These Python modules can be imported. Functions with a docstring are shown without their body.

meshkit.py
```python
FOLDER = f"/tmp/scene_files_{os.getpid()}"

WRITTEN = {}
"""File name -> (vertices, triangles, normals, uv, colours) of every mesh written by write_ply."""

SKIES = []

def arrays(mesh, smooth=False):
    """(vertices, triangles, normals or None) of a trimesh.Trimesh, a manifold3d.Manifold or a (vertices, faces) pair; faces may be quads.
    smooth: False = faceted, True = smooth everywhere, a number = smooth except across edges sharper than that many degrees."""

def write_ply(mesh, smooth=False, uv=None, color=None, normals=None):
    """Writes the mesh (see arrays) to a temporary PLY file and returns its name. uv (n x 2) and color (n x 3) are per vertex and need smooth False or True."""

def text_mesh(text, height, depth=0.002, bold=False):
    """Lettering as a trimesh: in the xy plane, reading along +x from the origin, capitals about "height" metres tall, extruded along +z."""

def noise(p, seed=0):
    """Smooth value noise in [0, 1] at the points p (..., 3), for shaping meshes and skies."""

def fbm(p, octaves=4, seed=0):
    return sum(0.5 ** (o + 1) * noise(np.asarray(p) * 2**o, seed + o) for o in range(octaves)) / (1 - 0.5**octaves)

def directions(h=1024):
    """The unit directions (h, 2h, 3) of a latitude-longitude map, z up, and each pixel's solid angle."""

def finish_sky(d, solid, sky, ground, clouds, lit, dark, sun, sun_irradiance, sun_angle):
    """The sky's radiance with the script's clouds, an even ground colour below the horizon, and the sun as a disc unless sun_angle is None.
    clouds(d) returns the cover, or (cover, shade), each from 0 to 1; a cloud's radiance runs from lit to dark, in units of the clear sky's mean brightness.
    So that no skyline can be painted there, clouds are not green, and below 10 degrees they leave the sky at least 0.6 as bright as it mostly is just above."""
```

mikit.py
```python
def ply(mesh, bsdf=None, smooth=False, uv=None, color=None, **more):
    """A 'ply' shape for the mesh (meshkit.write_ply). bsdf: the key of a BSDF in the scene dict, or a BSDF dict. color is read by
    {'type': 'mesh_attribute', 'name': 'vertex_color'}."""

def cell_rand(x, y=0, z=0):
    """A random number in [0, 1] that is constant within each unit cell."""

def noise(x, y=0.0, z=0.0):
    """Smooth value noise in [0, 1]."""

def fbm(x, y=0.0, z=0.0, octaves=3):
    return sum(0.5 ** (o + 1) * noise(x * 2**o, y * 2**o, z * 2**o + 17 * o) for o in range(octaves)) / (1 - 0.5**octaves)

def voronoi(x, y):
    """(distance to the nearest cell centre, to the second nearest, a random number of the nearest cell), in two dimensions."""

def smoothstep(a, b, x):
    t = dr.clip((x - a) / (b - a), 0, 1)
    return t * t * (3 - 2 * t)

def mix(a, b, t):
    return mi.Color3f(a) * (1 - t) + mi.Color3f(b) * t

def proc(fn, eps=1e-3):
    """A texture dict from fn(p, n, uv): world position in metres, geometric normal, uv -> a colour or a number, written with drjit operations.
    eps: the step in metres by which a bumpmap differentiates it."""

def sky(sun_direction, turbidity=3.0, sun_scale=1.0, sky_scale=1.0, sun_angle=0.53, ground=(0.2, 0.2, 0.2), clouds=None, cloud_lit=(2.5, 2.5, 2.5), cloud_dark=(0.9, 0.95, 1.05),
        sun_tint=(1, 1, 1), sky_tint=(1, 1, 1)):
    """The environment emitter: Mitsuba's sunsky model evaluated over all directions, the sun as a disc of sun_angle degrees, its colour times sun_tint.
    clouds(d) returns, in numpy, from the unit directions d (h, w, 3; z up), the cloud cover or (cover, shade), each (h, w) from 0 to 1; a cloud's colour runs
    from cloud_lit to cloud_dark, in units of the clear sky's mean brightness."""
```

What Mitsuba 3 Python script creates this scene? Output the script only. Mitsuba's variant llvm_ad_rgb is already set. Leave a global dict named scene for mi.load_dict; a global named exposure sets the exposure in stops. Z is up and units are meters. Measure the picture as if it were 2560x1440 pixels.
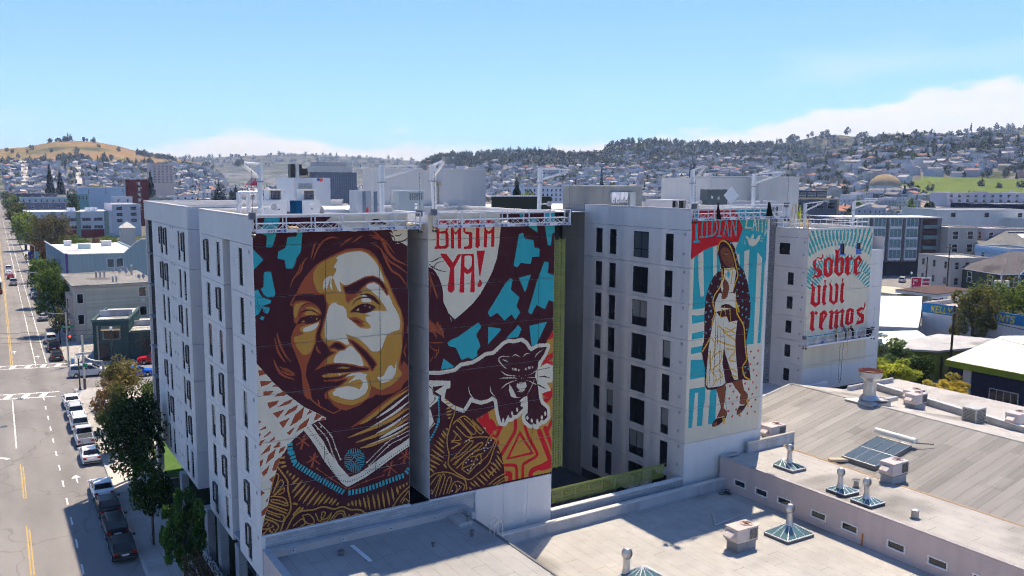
import math, random, numpy as np, trimesh, mitsuba as mi, drjit as dr, manifold3d as m3
import mikit, meshkit, shapely
from mikit import proc, noise, fbm, voronoi, cell_rand, smoothstep, mix
from shapely.geometry import Polygon, LineString, Point, MultiPolygon, box
from shapely.ops import unary_union
T = mi.ScalarTransform4f
scene, labels = {}, {}
rnd = random.Random(11)
# ------------------------------------------------------------------ camera, sky, exposure
YAW, PITCH, ROLL = 0.56413, 0.126314, -0.006786
EYE = np.array([0, 0, 29.0])
_f = np.array([math.sin(YAW)*math.cos(PITCH), math.cos(YAW)*math.cos(PITCH), -math.sin(PITCH)])
_r = np.array([math.cos(YAW), -math.sin(YAW), 0.0]); _d = np.cross(_f, _r)
_up = -(-math.sin(ROLL)*_r+math.cos(ROLL)*_d)
scene['camera'] = {'type': 'perspective', 'fov': 2*math.degrees(math.atan(1280/2114.5)), 'fov_axis': 'x', 'near_clip': 1.0, 'far_clip': 30000.0,
                   'to_world': T().look_at(origin=EYE.tolist(), target=(EYE+_f*10).tolist(), up=_up.tolist())}
SUN = (8.94, 7.2, 26.95)
exposure = 2.15

def fog_bank(d):
    """low sea fog lying over the hills to the south and west; a thin veil higher up"""
    el = np.degrees(np.arcsin(np.clip(d[..., 2], -1, 1))); az = np.degrees(np.arctan2(d[..., 0], d[..., 1]))
    top = np.interp(az, [-180, -60, 1, 9, 14, 22, 30, 36, 41, 46, 53, 60, 66, 90, 140, 180], [2.0, 0.3, 0.3, 2.2, 3.9, 3.3, 2.6, 2.9, 3.6, 4.4, 5.6, 6.6, 7.2, 8, 5, 2.0])
    q = np.stack([d[..., 0]*9, d[..., 1]*9, d[..., 2]*26], -1)
    n = meshkit.fbm(q*1.3, 5, 3); n2 = meshkit.fbm(q*4+7, 4, 9)
    edge = top-.5+(n-.5)*3.0+(n2-.5)*2.0
    cover = np.clip((edge-el)/(0.7+.9*n2), 0, 1)
    cover = cover*cover*(3-2*cover)*(0.72+.3*n2)
    wisp = np.clip((meshkit.fbm(np.stack([d[..., 0]*5, d[..., 1]*5, d[..., 2]*16], -1), 4, 21)-.6)*2.0, 0, 1)*np.clip(1-np.abs(el-top-1.2)/3.5, 0, 1)*.5
    return np.clip(np.maximum(cover, wisp), 0, 1), np.clip(.75-(el/np.maximum(top, .6))*.7+(n-.5)*.8, 0, 1)

scene['sky'] = mikit.sky(SUN, turbidity=2.2, sky_scale=1.15, sky_tint=(.72, .87, 1.06), clouds=fog_bank, cloud_lit=(2.5, 2.48, 2.6), cloud_dark=(1.65, 1.7, 1.9), ground=(.22, .22, .22))

# ------------------------------------------------------------------ materials: colour rides in uv (see pk)
def pk(c):
    r, g, b = [min(max(float(x), 0), 1) for x in c]
    return (math.floor(r*255)+.05+.9*g, math.floor(b*255)+.5)
def up(uv):
    u, v = mi.Float(uv[0]), mi.Float(uv[1])
    fu = dr.floor(u)
    return mi.Color3f(fu/255, (u-fu-.05)/.9, dr.floor(v)/255)
def t_paint(p, n, uv): return up(uv)*(.84+.3*fbm(p[0]*.9, p[1]*.9, p[2]*.9, 3))
def t_fine(p, n, uv):
    streak = fbm(p[0]*2.2+p[1]*2.2, p[2]*.22, 0.0, 3); g = fbm(p[0]*9, p[1]*9, p[2]*9, 2)
    big = fbm(p[0]*.25, p[1]*.25, p[2]*.18, 3)
    return up(uv)*(.8+.13*streak+.08*g+.14*big)
def t_plain(p, n, uv): return up(uv)
def t_leaf(p, n, uv): return up(uv)*(.62+.8*noise(p[0]*1.7, p[1]*1.7, p[2]*1.7))
def t_asphalt(p, n, uv):
    g = fbm(p[0]*.35, p[1]*.12, 0.0, 4); s = noise(p[0]*14, p[1]*14); l = noise(p[0]*1.1, p[1]*.03)
    crack = 1-.2*smoothstep(.025, .0, dr.abs(voronoi(p[0]*.12+.15*noise(p[0], p[1]), p[1]*.09+.15*noise(p[1], p[0]))[1]-voronoi(p[0]*.12+.15*noise(p[0], p[1]), p[1]*.09+.15*noise(p[1], p[0]))[0]))
    return mi.Color3f(.225, .217, .21)*(.72+.42*g+.12*s+.16*l)*crack
def t_concrete(p, n, uv):
    g = fbm(p[0]*.8, p[1]*.8, p[2]*.8, 4); s = noise(p[0]*18, p[1]*18, p[2]*18)
    lines = dr.maximum(smoothstep(.035, .0, dr.abs(p[1]/1.5-dr.round(p[1]/1.5))*1.5), smoothstep(.035, .0, dr.abs(p[0]/1.5-dr.round(p[0]/1.5))*1.5))
    return up(uv)*(.76+.36*g+.1*s)*(1-.3*lines)
def t_rawcon(p, n, uv):
    g = fbm(p[0]*.5+p[1]*.5, p[2]*.35, 0.0, 4); s = fbm(p[0]*2+p[1]*2, p[2]*.12, 3.0, 3)
    lift = smoothstep(.05, .0, dr.abs(p[2]/2.97-dr.round(p[2]/2.97))*2.97)
    return up(uv)*(.55+.6*g+.3*s)*(1-.25*lift)
def t_roof(p, n, uv):
    g = fbm(p[0]*.3, p[1]*.3, 2.0, 4); s = fbm(p[0]*1.4, p[1]*1.4, 5.0, 3); f = noise(p[0]*22, p[1]*22)
    a = p[0]/1.0+.03*noise(p[1]*.8, p[0]*.2); seam = smoothstep(.03, .0, dr.abs(a-dr.round(a)))*.35
    b = p[1]/9+cell_rand(dr.floor(a))*3; seam2 = smoothstep(.006, .0, dr.abs(b-dr.round(b)))*.35
    blot = smoothstep(.58, .8, fbm(p[0]*.16, p[1]*.2, 8.0, 3))
    return up(uv)*(.74+.3*g+.2*s+.07*f)*(1-seam)*(1-seam2)*(1-.42*blot)
def t_plank(p, n, uv):
    a = p[1]/.95; lane = dr.floor(a); w = cell_rand(lane, 3.0)
    b = p[0]/6.5+w*5; seg = cell_rand(lane, dr.floor(b), 2.0)
    edge = smoothstep(.05, .0, dr.abs(a-dr.round(a)))*.3
    g = fbm(p[0]*.22, p[1]*3.5, 0.0, 3); big = fbm(p[0]*.15, p[1]*.15, 4.0, 3); f = noise(p[0]*16, p[1]*16)
    return up(uv)*(.6+.18*w+.2*seg+.3*g+.22*big+.06*f)*(1-edge)
def t_hill(p, n, uv):
    a = fbm(p[0]*.012, p[1]*.012, p[2]*.02, 4); b = fbm(p[0]*.06, p[1]*.06, p[2]*.06, 3)
    c = mix((.25, .165, .075), (.17, .15, .06), smoothstep(.45, .6, a)); c = mix(c, (.06, .065, .035), smoothstep(.62, .72, a)*.7)
    return c*(.75+.5*b)
def t_wood(p, n, uv):
    a = fbm(p[0]*.02, p[1]*.02, p[2]*.03, 4); b = fbm(p[0]*.15, p[1]*.15, p[2]*.15, 3)
    return mix((.05, .06, .032), (.12, .11, .06), smoothstep(.4, .65, a))*(.6+.8*b)
def t_city(p, n, uv):
    a = fbm(p[0]*.02, p[1]*.02, 0.0, 3); b = fbm(p[0]*.2, p[1]*.2, 0.0, 3)
    return mix((.15, .145, .14), (.07, .085, .045), smoothstep(.47, .58, a))*(.7+.6*b)
def t_grass(p, n, uv): return up(uv)*(.7+.3*fbm(p[0]*.05, p[1]*.05, 0.0, 3)+.3*noise(p[0]*3, p[1]*3))
def t_cmu(p, n, uv):
    h = (p[0]+p[1])/.8; v = p[2]/.2; row = dr.floor(v); h = h+.5*(row-2*dr.floor(row/2))
    j = dr.maximum(smoothstep(.03, .0, dr.abs(h-dr.round(h))*.8), smoothstep(.03, .0, dr.abs(v-dr.round(v))*.2))
    return up(uv)*(.8+.25*cell_rand(dr.floor(h), row)+.1*noise(p[0]*9, p[1]*9, p[2]*9))*(1-.25*j)

def two(d): return {'type': 'twosided', 'bsdf': d}
def dif(fn): return two({'type': 'diffuse', 'reflectance': proc(fn)})
MATS = {'paint': dif(t_paint), 'stucco': dif(t_fine), 'leaf': {'type': 'principledthin', 'base_color': proc(t_leaf), 'roughness': .6, 'diff_trans': 1.0, 'spec_trans': 0.0},
        'asphalt': dif(t_asphalt), 'concrete': dif(t_concrete), 'rawcon': dif(t_rawcon), 'roofing': dif(t_roof), 'plank': dif(t_plank), 'hillgrass': dif(t_hill), 'woodland': dif(t_wood),
        'cityground': dif(t_city), 'grass': dif(t_grass), 'cmu': dif(t_cmu),
        'gloss': two({'type': 'principled', 'base_color': proc(t_plain), 'roughness': .35, 'specular': .5}),
        'carpaint': two({'type': 'principled', 'base_color': proc(t_plain), 'roughness': .3, 'specular': .25, 'clearcoat': .25, 'clearcoat_gloss': .95}),
        'metal': two({'type': 'principled', 'base_color': proc(t_paint), 'roughness': .42, 'metallic': .75}),
        'glass': two({'type': 'principled', 'base_color': {'type': 'rgb', 'value': (.012, .014, .016)}, 'roughness': .06, 'specular': .6}),
        'skyglass': two({'type': 'principled', 'base_color': {'type': 'rgb', 'value': (.09, .17, .18)}, 'roughness': .18, 'specular': .5}),
        'mirror': two({'type': 'principled', 'base_color': {'type': 'rgb', 'value': (.10, .13, .14)}, 'roughness': .05, 'specular': .8, 'metallic': .3})}
scene.update(MATS)

# ------------------------------------------------------------------ naming and mesh helpers
def numbered(k):
    if k not in _used: _used.add(k); return k
    i = _count.get(k, 0)
    while True:
        i += 1; q = '%s_%03d' % (k, i)
        if q not in _used: _count[k] = i; _used.add(q); return q
_used, _count = set(), {}
def thing(name, label, cat, group=None, kind=None):
    k = numbered(name); labels[k] = {'label': label, 'category': cat}
    if group: labels[k]['group'] = group
    if kind: labels[k]['kind'] = kind
    return k
def shape(v, f, mat, col=None, smooth=False, uv=None, flip=False):
    v = np.asarray(v, float); f = np.asarray(f, int)
    if uv is None:
        v, f, n = meshkit.arrays((v, f), smooth)
        uv = np.tile(pk(col if col is not None else (.5, .5, .5)), (len(v), 1))
    else: n = None
    path = meshkit.write_ply((v, f), False, uv, normals=n)
    return {'type': 'ply', 'filename': path, 'face_normals': n is None, 'bsdf': {'type': 'ref', 'id': mat}}
def put(name, d, parent=None, M=None, label=None, kind=None):
    k = numbered(parent+'__'+name if parent else name)
    scene[k] = d if M is None else {**d, 'to_world': M}
    if label or kind:
        labels.setdefault(k, {})
        if label: labels[k]['label'] = label
        if kind: labels[k]['kind'] = kind
    return k
def structure(name, d): return put(name, d, kind='structure')

class MB:
    """collects boxes, prisms, tubes ... each with a colour; makes one shape"""
    def __init__(s, col=(.5, .5, .5)): s.v, s.f, s.c, s.n, s.col = [], [], [], 0, col
    def add(s, v, f, col=None):
        v = np.asarray(v, float); f = np.asarray(f, int)
        if f.shape[1] == 4: f = np.vstack([f[:, [0, 1, 2]], f[:, [0, 2, 3]]])
        s.v.append(v); s.f.append(f+s.n); s.n += len(v); s.c.append(np.tile(pk(col if col is not None else s.col), (len(v), 1))); return s
    def mesh(s, m, col=None): return s.add(m.vertices, m.faces, col)
    def box(s, a, b, col=None, M=None):
        (x0, y0, z0), (x1, y1, z1) = a, b
        v = np.array([[x, y, z] for x in (x0, x1) for y in (y0, y1) for z in (z0, z1)], float)
        if M is not None: v = v@np.asarray(M)[:3, :3].T+np.asarray(M)[:3, 3]
        return s.add(v, [[0, 1, 3, 2], [4, 6, 7, 5], [0, 4, 5, 1], [2, 3, 7, 6], [0, 2, 6, 4], [1, 5, 7, 3]], col)
    def rod(s, p, q, r, col=None, sides=6, r2=None):
        p, q = np.asarray(p, float), np.asarray(q, float); d = q-p; L = np.linalg.norm(d)
        if L < 1e-6: return s
        d = d/L
        a = np.cross(d, [0, 0, 1] if abs(d[2]) < .9 else [1, 0, 0]); a /= np.linalg.norm(a); b = np.cross(d, a)
        t = np.arange(sides)*2*np.pi/sides; ring = np.cos(t)[:, None]*a+np.sin(t)[:, None]*b; r2 = r if r2 is None else r2
        v = np.vstack([p+ring*r, q+ring*r2, p, q]); i = np.arange(sides); j = (i+1) % sides
        f = np.vstack([np.stack([i, j, j+sides], 1), np.stack([i, j+sides, i+sides], 1), np.stack([j, i, i*0+2*sides], 1), np.stack([i+sides, j+sides, i*0+2*sides+1], 1)])
        return s.add(v, f, col)
    def path(s, P, r, col=None, sides=5):
        for a, b in zip(P[:-1], P[1:]): s.rod(a, b, r, col, sides)
        return s
    def lathe(s, c, prof, col=None, n=14):
        t = np.arange(n)*2*np.pi/n; m = len(prof)
        v = np.array([[c[0]+r*math.cos(a), c[1]+r*math.sin(a), c[2]+z] for r, z in prof for a in t])
        f = [[k*n+i, k*n+(i+1) % n, (k+1)*n+(i+1) % n, (k+1)*n+i] for k in range(m-1) for i in range(n)]
        return s.add(v, f, col)
    def prism(s, poly, z0, z1, col=None, M=None):
        """polygon (shapely or points) in xy extruded from z0 to z1; M a 4x4 mapping"""
        g = poly if hasattr(poly, 'exterior') else Polygon(poly)
        m = trimesh.creation.extrude_polygon(g, z1-z0, engine='earcut'); v = np.array(m.vertices); v[:, 2] += z0
        if M is not None: v = v@np.asarray(M)[:3, :3].T+np.asarray(M)[:3, 3]
        return s.add(v, m.faces, col)
    def quad(s, a, b, c, d, col=None): return s.add([a, b, c, d], [[0, 1, 2, 3]], col)
    def out(s, mat='paint', smooth=False):
        v, f, uv = np.vstack(s.v), np.vstack(s.f), np.vstack(s.c)
        if smooth:
            n = meshkit.arrays((v, f), True)[2]; path = meshkit.write_ply((v, f), False, uv, normals=n)
            return {'type': 'ply', 'filename': path, 'face_normals': False, 'bsdf': {'type': 'ref', 'id': mat}}
        return shape(v, f, mat, uv=uv)
def frame(o, u, n):
    """4x4: local (u, up, outward) to world"""
    u = np.asarray(u, float); n = np.asarray(n, float); M = np.eye(4); M[:3, 0] = u; M[:3, 1] = (0, 0, 1); M[:3, 2] = n; M[:3, 3] = o; return M
def rz(x, y, a=0, z=0):
    c, s = math.cos(a), math.sin(a); M = np.eye(4); M[:2, :2] = [[c, -s], [s, c]]; M[:3, 3] = (x, y, z); return M
def tri_flat(g):
    vs, fs, n = [], [], 0
    for q in getattr(g, 'geoms', [g]):
        if q.geom_type != 'Polygon' or q.area < 1e-4: continue
        v, f = trimesh.creation.triangulate_polygon(q, engine='earcut'); vs.append(v); fs.append(f+n); n += len(v)
    return (np.vstack(vs), np.vstack(fs)) if vs else (None, None)

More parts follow.
